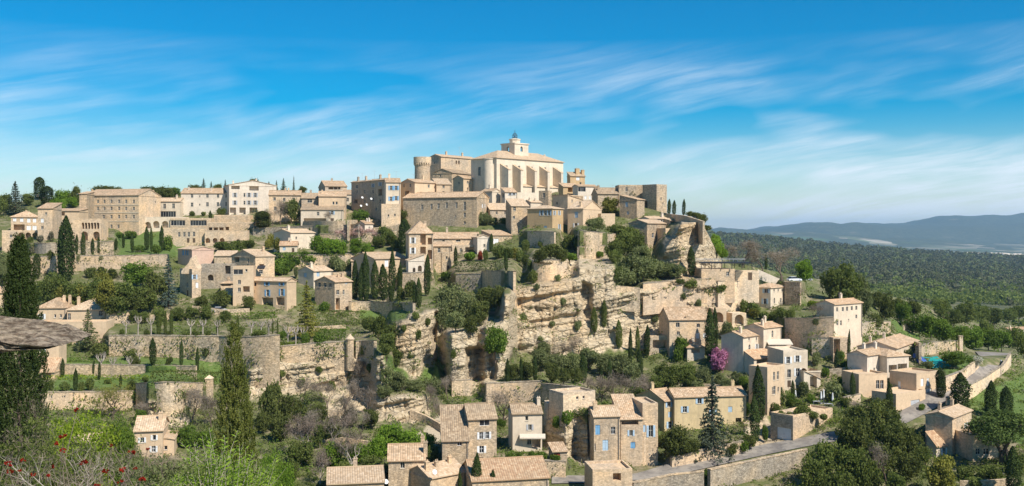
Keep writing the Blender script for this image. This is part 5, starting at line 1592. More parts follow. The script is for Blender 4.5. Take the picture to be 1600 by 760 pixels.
    H('stone_house', 'house with a dark gable side and yellow climber covered front', 996, 1038, 1062, 627, 676, 30, 'gx', wall='yellow', tile='tile', slope=0.36, R=[(1045, 632, 'l', .9, 1.3), (1047, 648, 'L', 1.0, 1.3), (1047, 664, 'l', 1.0, 1.5)], chim=[(0.1, 0.5)])
    H('stone_house', 'long house with a broad tiled roof behind the silver fir', 1045, 1054, 1166, 621, 676, 10, 'gx', dep=11, wall='yellow', tile='tile', slope=0.42, R=[(1070, 640, 'l', .9, 1.4), (1093, 627, 'l', .9, 1.2), (1114, 644, 'l', .9, 1.4), (1141, 640, 'L', 1.0, 1.3), (1154, 658, 'D', 1.4, 1.4)], chim=[(0.9, 0.6)])
    H('stone_ruin', 'pale roofless ruin walls above the lower stone houses', 858, 880, 930, 618, 650, 28, 'flat', cat='ruin', wall='pale', over=0.4, R=[(902, 622, 'o', .6, .6), (912, 621, 'o', .5, .6)])
    H('stone_ruin', 'lower broken wall in front of the roofless ruin', 852, 856, 892, 631, 656, 10, 'flat', cat='ruin', dep=4, wall='pale', over=0.0)
    # ---- middle right
    H('stone_house', 'stone house with four small windows beside the tall twin cypress', 1044, 1046, 1108, 500, 560, 6, 'gx', dep=11, wall='tan', tile='tile', slope=0.5, R=[(1059, 508, 'p', 1.0, 1.2), (1091, 509, 'p', .9, 1.0), (1060, 521, 'o', .8, 1.0), (1090, 525, 'W', 1.0, 1.4), (1101, 525, 'W', .9, 1.4)], chim=[(0.45, 0.05, 0.5)])
    H('carport', 'flat roofed carport with a wide dark opening left of the four windowed house', 1012, 1014, 1047, 527, 556, 4, 'flat', cat='carport', dep=6, wall='tan', R=[(1032, 538, 'D', 4.2, 2.2)], over=0.1)
    H('wash_house', 'little open fronted shelter with a pointed tiled roof', 1071, 1074, 1101, 543, 566, 6, 'hip', cat='shelter', dep=5, wall='cream', tile='tilered', rise=1.1, R=[(1087, 548, 'D', 2.4, 1.3)])
    H('arched_wall', 'wall with one big dark arch right of the tall twin cypress', 1112, 1114, 1135, 483, 516, 6, 'flat', cat='arcade', dep=5, wall='orange', R=[(1122, 496, 'A', 3.0, 2.8)], over=0.0)
    H('arched_wall', 'lower stone arch vault above the grey sided house', 1142, 1144, 1166, 490, 512, 10, 'flat', cat='arcade', dep=5, wall='pale', R=[(1155, 501, 'A', 2.6, 3.2)], over=0.0)
    H('stone_house', 'cream house under the parked cars with a vine covered side', 1174, 1204, 1228, 450, 484, 48, 'hip', wall='cream', tile='tile', slope=0.3, R=[(1209.5, 454, 'o', .8, .8), (1216, 454, 'o', .8, .8), (1222, 454, 'o', .8, .8), (1210, 470, 'a', .9, 1.6), (1220, 469.5, 'a', .9, 1.4)], L=[(1182, 453, 'l', .9, 1.5), (1197, 454, 'l', 1.1, 1.5), (1195, 471, 'l', 1.0, 1.6)])
    H('stone_house', 'tall house with a plain grey left side and two storeys of small windows', 1127, 1161, 1192, 527, 584, 45, 'gx', wall='cream', tile='tile', slope=0.34, R=[(1170.5, 530, 'o', .6, .8), (1182, 530, 'o', .6, .8), (1171, 544, 'a', .9, 1.8), (1182.5, 543, 'w', .8, 1.7)], wallL=None, chim=[(0.2, 0.3)])
    H('stone_house', 'house with terracotta roof and one arched window behind the white awning', 1163, 1193, 1221, 513, 560, 42, 'gx', wall='cream', tile='tilered', slope=0.3, R=[(1207, 522, 'a', .8, 1.8), (1205, 543, 'D', 1.8, 2.2)], chim=[(0.15, 0.2), (0.6, 0.5)])
    H('porch', 'pink walled porch with wide dark openings below the white awning', 1194, 1198, 1236, 536, 556, 12, 'flat', cat='porch', dep=5, wall='pink', R=[(1206, 545, 'D', 2.0, 2.2), (1222, 544, 'D', 2.4, 2.4)], over=0.0)
    H('stone_house', 'terrace house with a low tiled roof over a dark loggia', 1162, 1178, 1214, 561, 590, 30, 'sx', wall='cream', tile='tilered', rise=1.6, R=[(1192, 568, 'D', 4.2, 2.0), (1207, 566, 'D', 1.4, 2.0)])
    H('stone_house', 'tall stone house with shaded left side above the round bastion', 1170, 1199, 1226, 577, 650, 45, 'flat', wall='orange', R=[(1209.5, 588, 'o', .9, 1.9), (1215.5, 587, 'o', .9, 1.9), (1210, 610, 'o', 1.0, 1.9), (1207, 611, 'o', .5, 1.8), (1216, 609, 'o', .6, 1.2), (1221, 612, 'o', .8, 2.0)], over=0.2, D=None)
    H('stone_house', 'cream house with white shutters beside the outdoor stair', 1220, 1224, 1262, 551, 612, 10, 'flat', dep=9, wall='cream', R=[(1231.5, 563, 'w', .9, 1.6), (1246, 561, 'w', .9, 1.6), (1233, 584, 'o', .9, 2.0), (1246.5, 582, 'w', .9, 1.9), (1256, 586, 'A', 1.9, 3.2), (1233, 600, 'd', .9, 1.6)])
    H('stair_block', 'stone block with stair and big arch right of the cream shuttered house', 1252, 1256, 1282, 580, 612, 12, 'sy', cat='stair', dep=5, wall='cream', tile='tilepale', slope=-0.45, R=[(1271, 598, 'D', 1.8, 3.0)], over=0.0)
    H('bastion', 'rounded garden bastion with a white garage door on the lower lane', 1204, 1239, 1301, 653, 690, 40, 'flat', cat='terrace', wall='tan', L=[(1225, 678, 'G', 3.6, 2.6)], over=0.3)
    H('stone_house', 'tall house with a terracotta roof and rows of small windows on the right', 1276, 1303, 1347, 476, 528, 38, 'gx', wall='cream', tile='tilered', slope=0.32, R=[(1317, 483.5, 'p', .9, 1.1), (1323.5, 483, 'p', .9, 1.1), (1331, 482, 'p', .9, 1.1), (1338, 481.5, 'p', .9, 1.1), (1308, 484, 'p', .8, 1.1), (1308.5, 505, 'p', .8, 1.3), (1314, 505, 'p', .8, 1.3), (1338, 495, 'p', .8, 1.0), (1326, 500, 'o', .4, .5)], chim=[(0.6, 0.6)])
    H('stone_house', 'small tan block with dark niche below the terracotta roofed house', 1300, 1302, 1326, 528, 566, 10, 'flat', dep=6, wall='tan', R=[(1307, 541, 'D', 2.0, 4.0)], over=0.0)
    H('stone_house', 'wide villa with white plaster panels and brown roofs beside the pool', 1324, 1355, 1388, 556, 600, 40, 'gx', wall='white', tile='tile', slope=0.34, R=[(1366, 580, 'o', .6, 1.6), (1375, 578, 'o', .6, 1.0)], chim=[(0.4, 0.6), (0.8, 0.45)])
    H('stone_house', 'right wing of the villa with a big dark porch under white plaster', 1383, 1386, 1420, 557, 592, 20, 'hip', dep=9, wall='white', tile='tile', slope=0.34, R=[(1395, 577, 'D', 2.4, 2.0), (1410, 575, 'D', 2.8, 2.0)])
    H('stone_house', 'upper wing of the villa with a grid window at its right end', 1340, 1400, 1435, 545, 580, 55, 'gx', wall='cream', tile='tile', slope=0.3, D=248, R=[(1426, 549, 'p', 2.6, 2.2)], chim=[(0.2, 0.8), (0.3, 0.5)])
    H('terrace_block', 'villa terrace with pale doors above the road', 1390, 1432, 1466, 587, 625, 36, 'flat', cat='terrace', wall='orange', D=231, L=[(1405, 603, 'W', .7, 2.0)], R=[(1441, 598, 'W', 1.2, 1.8), (1450, 597, 'W', 1.0, 1.8), (1451, 616, 'G', 2.4, 2.6)], over=0.2)
    H('terrace_block', 'pale terrace with glass doors left of the villa terrace', 1340, 1342, 1386, 588, 618, 14, 'flat', cat='terrace', dep=7, wall='orange', R=[(1371.5, 601, 'p', .9, 2.0), (1378, 601, 'p', .9, 2.0)], over=0.2)
    H('garage_block', 'low garage block with a dark door beside the lane below the villa', 1362, 1400, 1446, 619, 650, 35, 'flat', cat='garage', wall='orange', D=224, R=[(1430, 634, 'S', 3.4, 2.6)], over=0.15)
    H('stone_house', 'lowest right house with a bare rubble side under the umbrella pine', 1446, 1488, 1518, 653, 712, 48, 'gx', wall='tan', tile='tilepale', slope=0.3, R=[(1509, 665, 'w', .9, 1.2)], chim=[(0.3, 0.7), (0.8, 0.6)], winmat='whitep')
    H('lean_to', 'lean-to with a tiled roof and white shutters before the lowest right house', 1448, 1463, 1490, 697, 716, 30, 'sx', cat='annex', wall='cream', tile='tilered', rise=2.2, R=[(1475, 707, 'w', .9, 1.7), (1484, 706, 'd', .8, 1.6)])
    H('annex', 'low stone annex behind the trunks of the umbrella pine', 1516, 1520, 1560, 684, 722, 10, 'flat', cat='annex', dep=6, wall='tan', R=[(1528, 706, 'o', 1.0, 1.2), (1541, 706, 'o', 1.2, 1.2)], over=0.2)
    # ---- houses on the plain
    for lab, a, b, c, ve, vb, D_, wl_, tl in (
            ('cream villa with an orange roof at the right frame edge on the plain', 1572, 1578, 1618, 516, 530, 560, 'white', 'tilered'),
            ('small brown roofed house among trees right of the villa garden', 1478, 1484, 1503, 514, 526, 520, 'cream', 'tile'),
            ('pale house with a long flat roof far out on the plain', 1518, 1522, 1548, 482, 487, 1000, 'white', 'tilepale'),
            ('low far house beside the little pale track on the plain', 1486, 1490, 1502, 463, 468, 1400, 'cream', 'tile'),
            ('small white far house in the middle of the plain', 1500, 1502, 1508, 481, 486, 1050, 'white', 'tile'),
            ('grey roofed house between the hedges at right on the plain', 1524, 1530, 1546, 505, 514, 700, 'cream', 'tile'),
            ('low white house left of the orange roofed villa on the plain', 1552, 1556, 1572, 532, 539, 480, 'white', 'tile'),
            ('roof among bushes just above the pool wall', 1408, 1414, 1442, 490, 500, 480, 'cream', 'tilepale'),
            ('tiny far farmhouse on the wooded plain at upper left', 1420, 1423, 1432, 455, 459, 1500, 'white', 'tile')):
        H('farmhouse', lab, a, b, c, ve, vb, 20, 'gx', wall=wl_, tile=tl, D=D_, slope=0.3, drop=8, R=[('grid', 3, 1, 'p', 1.0, 1.4)])


# ------------------------------------------------------------------ castle tower, church, odd shapes
def castle_tower():
    D = 424
    c = P(660, 300, D)
    o = tag(empty('round_tower', c), 'round castle tower with a corbelled top at the left end of the castle', 'tower', 'castle towers', None)
    r = 12.0 / F * D
    zt = (300 - 246) / F * D
    zc = (300 - 258) / F * D
    b = MB()
    b.lathe([(r * 1.08, -6), (r, zc - 0.5), (r, zc)], 28)
    b.obj('wall', M['tan'], o, smooth=True)
    k = MB()
    n = 22
    for i in range(n):
        a = 2 * pi * i / n
        ca, sa = cos(a), sin(a)
        for (r0, r1, z0, z1) in ((r - 0.1, r + 0.22, zc - 0.4, zc + 0.1), (r - 0.1, r + 0.45, zc + 0.1, zc + 0.75)):
            p = []
            for rr, s in ((r0, -0.28), (r1, -0.28), (r1, 0.28), (r0, 0.28)):
                p.append((rr * ca - s * sa, rr * sa + s * ca))
            lo = [(q[0], q[1], z0) for q in p]
            hi = [(q[0], q[1], z1) for q in p]
            k.poly(hi)
            k.poly(lo[::-1])
            for e in range(4):
                f = (e + 1) % 4
                k.poly([lo[e], lo[f], hi[f], hi[e]])
    k.obj('corbel', M['pale'], o)
    t = MB()
    t.lathe([(r + 0.1, zc + 0.752), (r + 0.5, zc + 0.752), (r + 0.5, zt), (r + 0.1, zt), (r + 0.1, zt - 0.8), (0.01, zt - 0.8)], 28)
    t.obj('parapet', M['pale'], o, smooth=False)


def church():
    h = House('church', 'great white church with stepped buttresses and hipped roof crowning the hill', 736, 776, 880, 246, 318, 44, 'hip', cat='church', D=392,
              wall='church', tile='tilepale', rise=3.4, over=0.5,
              R=[(791, 266, 'p', 1.5, 3.6), (811, 266, 'p', 1.1, 3.4), (831, 267, 'p', 1.1, 3.2), (852, 268, 'p', 1.1, 3.2), (870, 269, 'p', 1.0, 3.0)], L=[(749, 268, 'p', 1.5, 3.6)])
    wr, wl, z1 = h.wr, h.wl, h.z1
    # buttresses with sloping heads along the sunlit side
    for u in (781.5, 801, 823, 843, 864):
        s, _ = h.on_face('R', u, 270)
        b = MB()
        w_, d = 1.25, 4.6
        zt, zl = z1 - 2.6, z1 - 5.0
        A = [(s, -0.002, -6), (s, -d, -6), (s, -d, zl), (s, -0.002, zt)]
        B = [(s + w_, y, z) for _, y, z in A]
        b.poly(A)
        b.poly(B[::-1])
        for i in range(4):
            j = (i + 1) % 4
            b.poly([A[i], B[i], B[j], A[j]])
        b.obj('buttress', M['church'], h.root)
        cp = MB()
        cp.slab([(s - 0.15, -d - 0.15, zl + 0.15), (s + w_ + 0.15, -d - 0.15, zl + 0.15), (s + w_ + 0.15, -0.01, zt + 0.2), (s - 0.15, -0.01, zt + 0.2)], 0.14, [(0, 0), (1, 0), (1, 4), (0, 4)])
        cp.obj('coping', M['tilepale'], h.root, uv=True)
    # side chapels between the buttresses, with lean-to roofs
    us = [808, 828, 849, 870]
    for i, (a, b_) in enumerate(((803.5, 821), (825.5, 842), (846, 862), (866.5, 879))):
        s0, _ = h.on_face('R', a, 290)
        s1, _ = h.on_face('R', b_, 290)
        zc = (318 - 291) / F * h.D
        b = MB()
        b.box(s0, s1, -3.6, -0.004, -6, zc)
        b.obj('side_chapel', M['church'], h.root)
        cp = MB()
        cp.slab([(s0 - 0.1, -4.0, zc + 0.25), (s1 + 0.1, -4.0, zc + 0.25), (s1 + 0.1, -0.01, zc + 1.3), (s0 - 0.1, -0.01, zc + 1.3)], 0.18, [(0, 0), (5, 0), (5, 4), (0, 4)])
        cp.obj('roof', M['tilepale'], h.root, uv=True)
    # rounded apse on the shaded end
    a = MB()
    r = wl * 0.17
    a.lathe([(r, -6), (r, z1 - 0.6), (r + 0.25, z1 - 0.58), (r + 0.25, z1 - 0.3)], 16, (0.0, wl * 0.28, 0), pi / 2, 3 * pi / 2)
    a.obj('apse', M['church'], h.root, smooth=False)
    # bell tower
    tw = 3.55
    s, _ = h.on_face('R', 800, 240)
    cx, cy = s + 3.0, wl * 0.5
    c = h.root
    # find local place so that the tower stands on the ridge below the belfry
    zb, zt = z1 + 1.5, (318 - 226) / F * h.D * 1.035
    x0 = None
    best = 1e9
    for k in range(400):
        x = wr * k / 400
        p = Vector((h.c.x + x * h.cs - wl / 2 * h.sn, h.c.y + x * h.sn + wl / 2 * h.cs, 0))
        u = CX + F * p.x / p.y
        if abs(u - 804.5) < best:
            best, x0 = abs(u - 804.5), x
    px_ = h.c.y + x0 * h.sn + wl / 2 * h.cs

    def zrow(v):
        return -(v - HY) / F * px_ - h.c.z
    t = MB()
    hw = 3.9
    cy = wl / 2
    zt = zrow(226.5)
    # walls of the belfry with an arched opening in each face
    oz0, oz1, ow = zrow(238), zrow(230), 0.65
    for sx, sy in ((0, -1), (0, 1), (-1, 0), (1, 0)):
        def q(s_, z_, off):
            if sx == 0:
                return (x0 + s_, cy + sy * (hw - off), z_)
            return (x0 + sx * (hw - off), cy + s_, z_)
        zz = [z1 + 0.5, oz0, oz1, zt]
        ss = [-hw, -ow, ow, hw]
        for i in range(3):
            for k in range(3):
                if i == 1 and k == 1:
                    continue
                p = [q(ss[i], zz[k], 0), q(ss[i + 1], zz[k], 0), q(ss[i + 1], zz[k + 1], 0), q(ss[i], zz[k + 1], 0)]
                t.poly(p)
        t.poly([q(-ow, oz0, 0), q(-ow, oz1, 0), q(-ow, oz1, .7), q(-ow, oz0, .7)])
        t.poly([q(ow, oz0, 0), q(ow, oz1, 0), q(ow, oz1, .7), q(ow, oz0, .7)])
        n = 8
        arc = [(-ow * cos(pi * i / n), oz1 - ow + ow * sin(pi * i / n)) for i in range(n + 1)]
        for i in range(n):
            a_, b_ = arc[i], arc[i + 1]
            t.poly([q(a_[0], a_[1], 0), q(b_[0], b_[1], 0), q(b_[0], oz1, 0), q(a_[0], oz1, 0)])
    t.box(x0 - 0.9, x0 + 0.9, cy - 0.9, cy + 0.9, z1 + 0.5, zt - 0.1)
    to = t.obj('bell_tower', M['church'], h.root)
    co = MB()
    co.box(x0 - hw - 0.3, x0 + hw + 0.3, cy - hw - 0.3, cy + hw + 0.3, zt, zt + 0.4)
    co.box(x0 - hw - 0.12, x0 + hw + 0.12, cy - hw - 0.12, cy + hw + 0.12, zt - 0.25, zt - 0.002)
    co.obj('cornice', M['church'], to)
    up = MB()
    r8 = 2.3
    z2 = zrow(218)
    prof = [(r8, zt + 0.402), (r8, z2 - 0.3), (r8 + 0.25, z2 - 0.3), (r8 + 0.25, z2), (0.05, z2 + 0.5)]
    up.lathe(prof, 8, (x0, cy, 0), pi / 8, 2 * pi + pi / 8)
    up.obj('lantern', M['church'], to)
    ir = MB()
    z3 = zrow(203.5)
    hh = z3 - z2
    for i in range(8):
        a_ = 2 * pi * i / 8
        pts = [(0.95, 0.3), (1.0, hh * 0.3), (0.95, hh * 0.45), (0.55, hh * 0.6), (0.08, hh * 0.72)]
        ir.tube([(x0 + r_ * cos(a_), cy + r_ * sin(a_), z2 + z_) for r_, z_ in pts], [0.06] * 5, 5)
    for zz_, rr in ((hh * 0.18, 0.98), (hh * 0.38, 0.98), (hh * 0.56, 0.66)):
        ir.tube([(x0 + rr * cos(2 * pi * i / 14), cy + rr * sin(2 * pi * i / 14), z2 + zz_) for i in range(15)], [0.08] * 15, 5)
    ir.tube([(x0, cy, z2 + 0.2), (x0, cy, z2 + hh)], [0.08, 0.05], 5)
    ir.tube([(x0 - 0.5, cy, z2 + hh * 0.88), (x0 + 0.5, cy, z2 + hh * 0.88)], [0.05, 0.05], 5)
    io = ir.obj('bell_cage', M['iron'], to)
    be = MB()
    be.lathe([(0.02, hh * 0.42), (0.16, hh * 0.41), (0.22, hh * 0.33), (0.36, hh * 0.25), (0.34, hh * 0.24)], 12, (x0, cy, z2))
    be.obj('bell', M['dark'], io)


def conical_roof():
    c = P(299, 424, T(299, 462) - 0.3)
    o = tag(empty('curved_stone_roof', c), 'curved stone ramp roof sweeping up to the pink-white gable', 'roof')
    b = MB()
    s = c.y / F
    prof = [(-14, 0), (-11, 4), (-6, 9), (-2, 14), (0, 20), (3, 20), (6, 13), (10, 6), (15, 2), (15, -4), (-14, -4)]
    A = [(x * s, -1.0, z * s) for x, z in prof]
    B = [(x * s * 0.7, 3.5, z * s + 0.8) for x, z in prof]
    b.poly(A)
    b.poly(B[::-1])
    for i in range(len(A)):
        j = (i + 1) % len(A)
        b.poly([A[i], B[i], B[j], A[j]])
    b.obj('masonry', M['tan'], o)


village()
# ------------------------------------------------------------------ trees and plants
def cards(pts, size, outn, r, aspect=0.6, bias=0.7, up=0.0, vary=0.5):
    """small leaf sheets: centre, size, outward direction"""
    n = len(pts)
    nr = r.normal(size=(n, 3))
    nr /= np.linalg.norm(nr, axis=1, keepdims=True)
    nn = outn * bias + nr * (1 - bias * 0.45)
    nn /= np.linalg.norm(nn, axis=1, keepdims=True) + 1e-9
    t = r.normal(size=(n, 3))
    t[:, 2] += up * 2
    t -= nn * np.sum(t * nn, 1, keepdims=True)
    t /= np.linalg.norm(t, axis=1, keepdims=True) + 1e-9
    b = np.cross(nn, t)
    s = (size * (1 - vary / 2 + vary * r.random(n)))[:, None]
    t = t * s * 0.5
    b = b * s * 0.5 * aspect
    V = np.stack([pts - t, pts + b * 0.9 - t * 0.1, pts + t, pts - b * 0.9 + t * 0.05], 1).reshape(-1, 3)
    Fq = np.arange(4 * n).reshape(n, 4)
    return V, Fq


def sph(n, r):
    p = r.normal(size=(n, 3))
    return p / np.linalg.norm(p, axis=1, keepdims=True)


def proto_cypress(name, n, leaf, seed, lean=0.0, blunt=0.0):
    """10 m tall, 1 m in radius"""
    r = np.random.default_rng(seed)
    h = r.random(n) ** 0.85
    prof = np.minimum(1.0, 2.2 * (1 - h) ** (0.75 - 0.3 * blunt)) * np.clip((h + 0.03) / 0.22, 0.35, 1) ** 0.5
    a = r.random(n) * 2 * pi
    lump = 0.74 + 0.34 * vnoise(np.cos(a) * 1.6 + 9, np.sin(a) * 1.6 + 9, h * 9 + seed, seed) + 0.14 * vnoise(np.cos(a) * 4, np.sin(a) * 4, h * 26, seed + 1)
    rad = prof * lump * (0.45 + 0.57 * r.random(n) ** 0.4) * (1 + (r.random(n) < 0.12) * np.abs(r.normal(size=n)) * 0.3)
    pts = np.stack([rad * np.cos(a), rad * np.sin(a), 0.35 + h * 9.65], 1)
    o = np.stack([np.cos(a), np.sin(a), 0.15 + 0 * a], 1)
    V, Fq = cards(pts, leaf, o, r, 0.5, 0.7, up=1.5)
    return np_mesh(name, V, Fq, LEAF['cyp'])


def blob_cloud(cents, rads, n, r, shell=0.55, flat=1.0):
    k = r.choice(len(cents), n, p=(rads ** 2) / np.sum(rads ** 2))
    d = sph(n, r)
    rr = rads[k] * (shell + (1 - shell) * r.random(n) ** 0.6)
    p = cents[k] + d * rr[:, None] * np.array([1, 1, flat])
    return p, d


def proto_broad(name, n, leaf, seed, tall=1.0, nb=16, open_=0.0, base=0.1):
    """crown about 1 wide in radius, 2*tall high, from z=0 to z=2*tall ; scaled later (unit = 4 m)"""
    r = np.random.default_rng(seed)
    c = sph(nb, r) * (0.35 + 0.34 * r.random((nb, 1)))
    c[:, 2] = c[:, 2] * tall
    rad = 0.28 + 0.2 * r.random(nb)
    p, d = blob_cloud(c, rad, n, r, 0.5 - 0.2 * open_, 0.85)
    p[:, 2] += tall * 0.95
    keep = p[:, 2] > base * tall * (0.4 + 0.8 * vnoise(p[:, 0] * 2, p[:, 1] * 2, seed, seed))
    p, d = p[keep], d[keep]
    hole = vnoise(p[:, 0] * 3.1, p[:, 1] * 3.1, p[:, 2] * 3.1, seed + 4)
    k2 = hole > 0.22 + 0.2 * open_
    p, d = p[k2], d[k2]
    stray = r.random(len(p)) < 0.14
    p = p + d * (stray * np.abs(r.normal(size=len(p))) * 0.16)[:, None]
    V, Fq = cards(p, leaf, d, r, 0.7, 0.55)
    return np_mesh(name, V * 4, Fq, LEAF['mid'])


def proto_bush(name, n, leaf, seed, nb=10):
    r = np.random.default_rng(seed)
    a = r.random(nb) * 2 * pi
    c = np.stack([np.cos(a) * 0.5 * r.random(nb) ** 0.5, np.sin(a) * 0.5 * r.random(nb) ** 0.5, 0.3 + 0.4 * r.random(nb)], 1)
    rad = 0.28 + 0.2 * r.random(nb)
    p, d = blob_cloud(c, rad, n, r, 0.5)
    k = p[:, 2] > -0.05
    V, Fq = cards(p[k], leaf, d[k], r, 0.65, 0.55)
    return np_mesh(name, V * 2, Fq, LEAF['mid'])


def proto_conifer(name, n, leaf, seed, droop=0.25, layered=0.6):
    """10 m tall, 2.4 m in radius at the foot"""
    r = np.random.default_rng(seed)
    L = []
    O = []
    nl = 17
    for i in range(nl):
        f = i / nl
        z = 0.8 + 8.8 * f
        R = 2.4 * (1 - f) ** 0.85 * (0.75 + 0.4 * r.random()) + 0.12
        nbch = int(8 - 4 * f)
        a0 = r.random() * 6.28
        for b in range(nbch):
            a = a0 + 2 * pi * b / nbch + 0.3 * r.normal()
            rb = R * (0.7 + 0.45 * r.random())
            m = max(5, int(n / (nl * 6) * (0.4 + rb / 1.6)))
            t = r.random(m) ** 0.7
            w_ = 0.22 * rb * (1 - 0.5 * t) + 0.06
            x = t * rb
            y = (r.random(m) - 0.5) * 2 * w_
            zz = z + layered * 0.5 * t * 0.3 - droop * t * t * rb + r.normal(size=m) * 0.09
            L.append(np.stack([x * cos(a) - y * sin(a), x * sin(a) + y * cos(a), zz], 1))
            O.append(np.stack([np.full(m, cos(a) * 0.4), np.full(m, sin(a) * 0.4), np.full(m, 0.7)], 1))
    p, o = np.concatenate(L), np.concatenate(O)
    top = np.stack([r.normal(size=40) * 0.07, r.normal(size=40) * 0.07, 9.3 + 0.8 * r.random(40)], 1)
    p = np.concatenate([p, top])
    o = np.concatenate([o, sph(40, r)])
    V, Fq = cards(p, leaf, o, r, 0.5, 0.6)
    return np_mesh(name, V, Fq, LEAF['fir'])


def proto_umbrella(name, n, leaf, seed):
    """8 m tall, flat topped, 4.5 m in radius"""
    r = np.random.default_rng(seed)
    nb = 46
    a = r.random(nb) * 2 * pi
    q = r.random(nb) ** 0.5
    c = np.stack([np.cos(a) * q * 3.6, np.sin(a) * q * 3.6, 3.9 + 2.8 * (1 - q ** 2) * r.random(nb) ** 0.4 + 0.5 * r.random(nb)], 1)
    rad = 0.9 + 0.6 * r.random(nb)
    p, d = blob_cloud(c, rad, n, r, 0.5, 0.7)
    V, Fq = cards(p, leaf, d + np.array([0, 0, 0.4]), r, 0.5, 0.55)
    return np_mesh(name, V, Fq, LEAF['pine'])


def branches(mb, p, d, ln, rad, depth, r, spread=0.7, kids=(2, 4), twigs=None, up=0.15, sides=5, shrink=0.68):
    """one limb and everything that grows from it"""
    pts = [p]
    q = p.copy()
    dd = d.copy()
    for i in range(3):
        dd = dd + r.normal(size=3) * 0.13 + np.array([0, 0, up * 0.3])
        dd /= np.linalg.norm(dd)
        q = q + dd * ln / 3
        pts.append(q.copy())
    radii = [rad, rad * 0.85, rad * 0.72, rad * 0.6]
    mb.tube([tuple(x) for x in pts], radii, sides if depth > 1 else 3, cap=False)
    if depth == 0:
        if twigs is not None:
            twigs.append((pts[-1], dd))
        return
    for k in range(r.integers(kids[0], kids[1] + 1)):
        t = pts[2] if k and r.random() < 0.5 else pts[3]
        nd = dd + r.normal(size=3) * spread + np.array([0, 0, up])
        nd /= np.linalg.norm(nd)
        branches(mb, t, nd, ln * (shrink + 0.15 * r.random()), rad * 0.58, depth - 1, r, spread, kids, twigs, up, sides, shrink)


def proto_bare(name, seed, haze=1300, spread=0.6):
    """leafless tree about 8 m tall: limbs (mesh 1) and a haze of fine twigs (mesh 2)"""
    r = np.random.default_rng(seed)
    mb = MB()
    tw = []
    branches(mb, np.array([0, 0, -0.3]), np.array([0.05, 0, 1.0]), 2.6, 0.2, 4, r, spread, (2, 3), tw, 0.2)
    limbs = mb.mesh(name + '_limbs', M['bark'])
    P0 = np.array([t[0] for t in tw])
    k = r.integers(0, len(P0), haze)
    p = P0[k] + r.normal(size=(haze, 3)) * 0.55
    V, Fq = cards(p, 0.85, sph(haze, r), r, 0.07, 0.2, up=0.6)
    return limbs, np_mesh(name + '_twigs', V, Fq, M['twig'])


def proto_trunk(name, seed, h=3.0, rad=0.16, limbs=4, mat='bark', root=1.0):
    r = np.random.default_rng(seed)
    mb = MB()
    mb.tube([(0, 0, -root), (0.03, 0, 0), (0.06, 0.03, h * 0.5), (0.02, 0.05, h)], [rad * 1.5, rad * 1.2, rad, rad * 0.75], 7)
    for i in range(limbs):
        a = 2 * pi * i / max(limbs, 1) + r.random()
        l = h * (0.7 + 0.4 * r.random())
        mb.tube([(0.03, 0.03, h * 0.8), (l * 0.35 * cos(a), l * 0.35 * sin(a), h + l * 0.3), (l * 0.6 * cos(a), l * 0.6 * sin(a), h + l * 0.8)], [rad * 0.6, rad * 0.42, rad * 0.15], 5)
    return mb.mesh(name, M[mat])


def proto_pollard(name, seed):
    """cut back plane tree, 4 m tall, pale trunk with knobbly fists and short shoots"""
    r = np.random.default_rng(seed)
    mb = MB()
    mb.tube([(0, 0, -0.5), (0.05, 0, 1.0), (0, 0.04, 2.1)], [0.2, 0.16, 0.15], 7)
    for i in range(6):
        a = 2 * pi * i / 6 + 0.5 * r.random()
        l = 0.8 + 0.5 * r.random()
        e = (l * cos(a), l * sin(a), 2.7 + 0.5 * r.random())
        mb.tube([(0, 0, 2.0), (e[0] * 0.6, e[1] * 0.6, 2.45), e], [0.12, 0.09, 0.11], 5)
        for k in range(7):
            d = sph(1, r)[0] * 0.45
            mb.tube([e, (e[0] + d[0], e[1] + d[1], e[2] + abs(d[2]) + 0.25)], [0.03, 0.012], 3, cap=False)
    return mb.mesh(name, M['palebark'])


PR = {}
PR['cyp'] = [proto_cypress('cypress_crown', 3600, 0.36, 100 + i) for i in range(4)]
PR['cypfat'] = [proto_cypress('broad_cypress_crown', 5000, 0.30, 120 + i, blunt=0.8) for i in range(2)]
PR['broad'] = [proto_broad('leafy_crown', 4200, 0.125, 200 + i, (0.8, 0.95, 0.7, 0.85, 1.1)[i], (15, 18, 14, 20, 17)[i], (0.2, 0.0, 0.4, 0.1, 0.3)[i]) for i in range(5)]
PR['broadnear'] = [proto_broad('near_leafy_crown', 17000, 0.052, 250 + i, 0.8, 26, 0.15) for i in range(2)]
PR['bush'] = [proto_bush('bushy_crown', 1300, 0.17, 300 + i) for i in range(4)]
PR['conif'] = [proto_conifer('conifer_crown', 3200, 0.34, 400 + i, (0.12, 0.3, 0.2)[i]) for i in range(3)]
PR['pine'] = [proto_umbrella('umbrella_crown', 12000, 0.34, 500)]
PR['bare'] = [proto_bare('bare_tree', 600 + i) for i in range(4)]
PR['poll'] = [proto_pollard('pollard', 700 + i) for i in range(3)]
TRUNK = [proto_trunk('tree_trunk', 800 + i) for i in range(3)]
STEM = proto_trunk('stem', 850, 1.0, 0.1, 0)
SHRUBSTEM = proto_trunk('shrub_stem', 860, 0.35, 0.05, 4, 'bark', 0.2)
NTREE = [0]


def child(name, me, parent, mat=None, scale=None, loc=None):
    o = bpy.data.objects.new(name, me)
    COL.objects.link(o)
    o.parent = parent
    if scale is not None:
        o.scale = scale
    if loc is not None:
        o.location = loc
    if mat is not None:
        o.material_slots[0].link = 'OBJECT'
        o.material_slots[0].material = mat
    return o


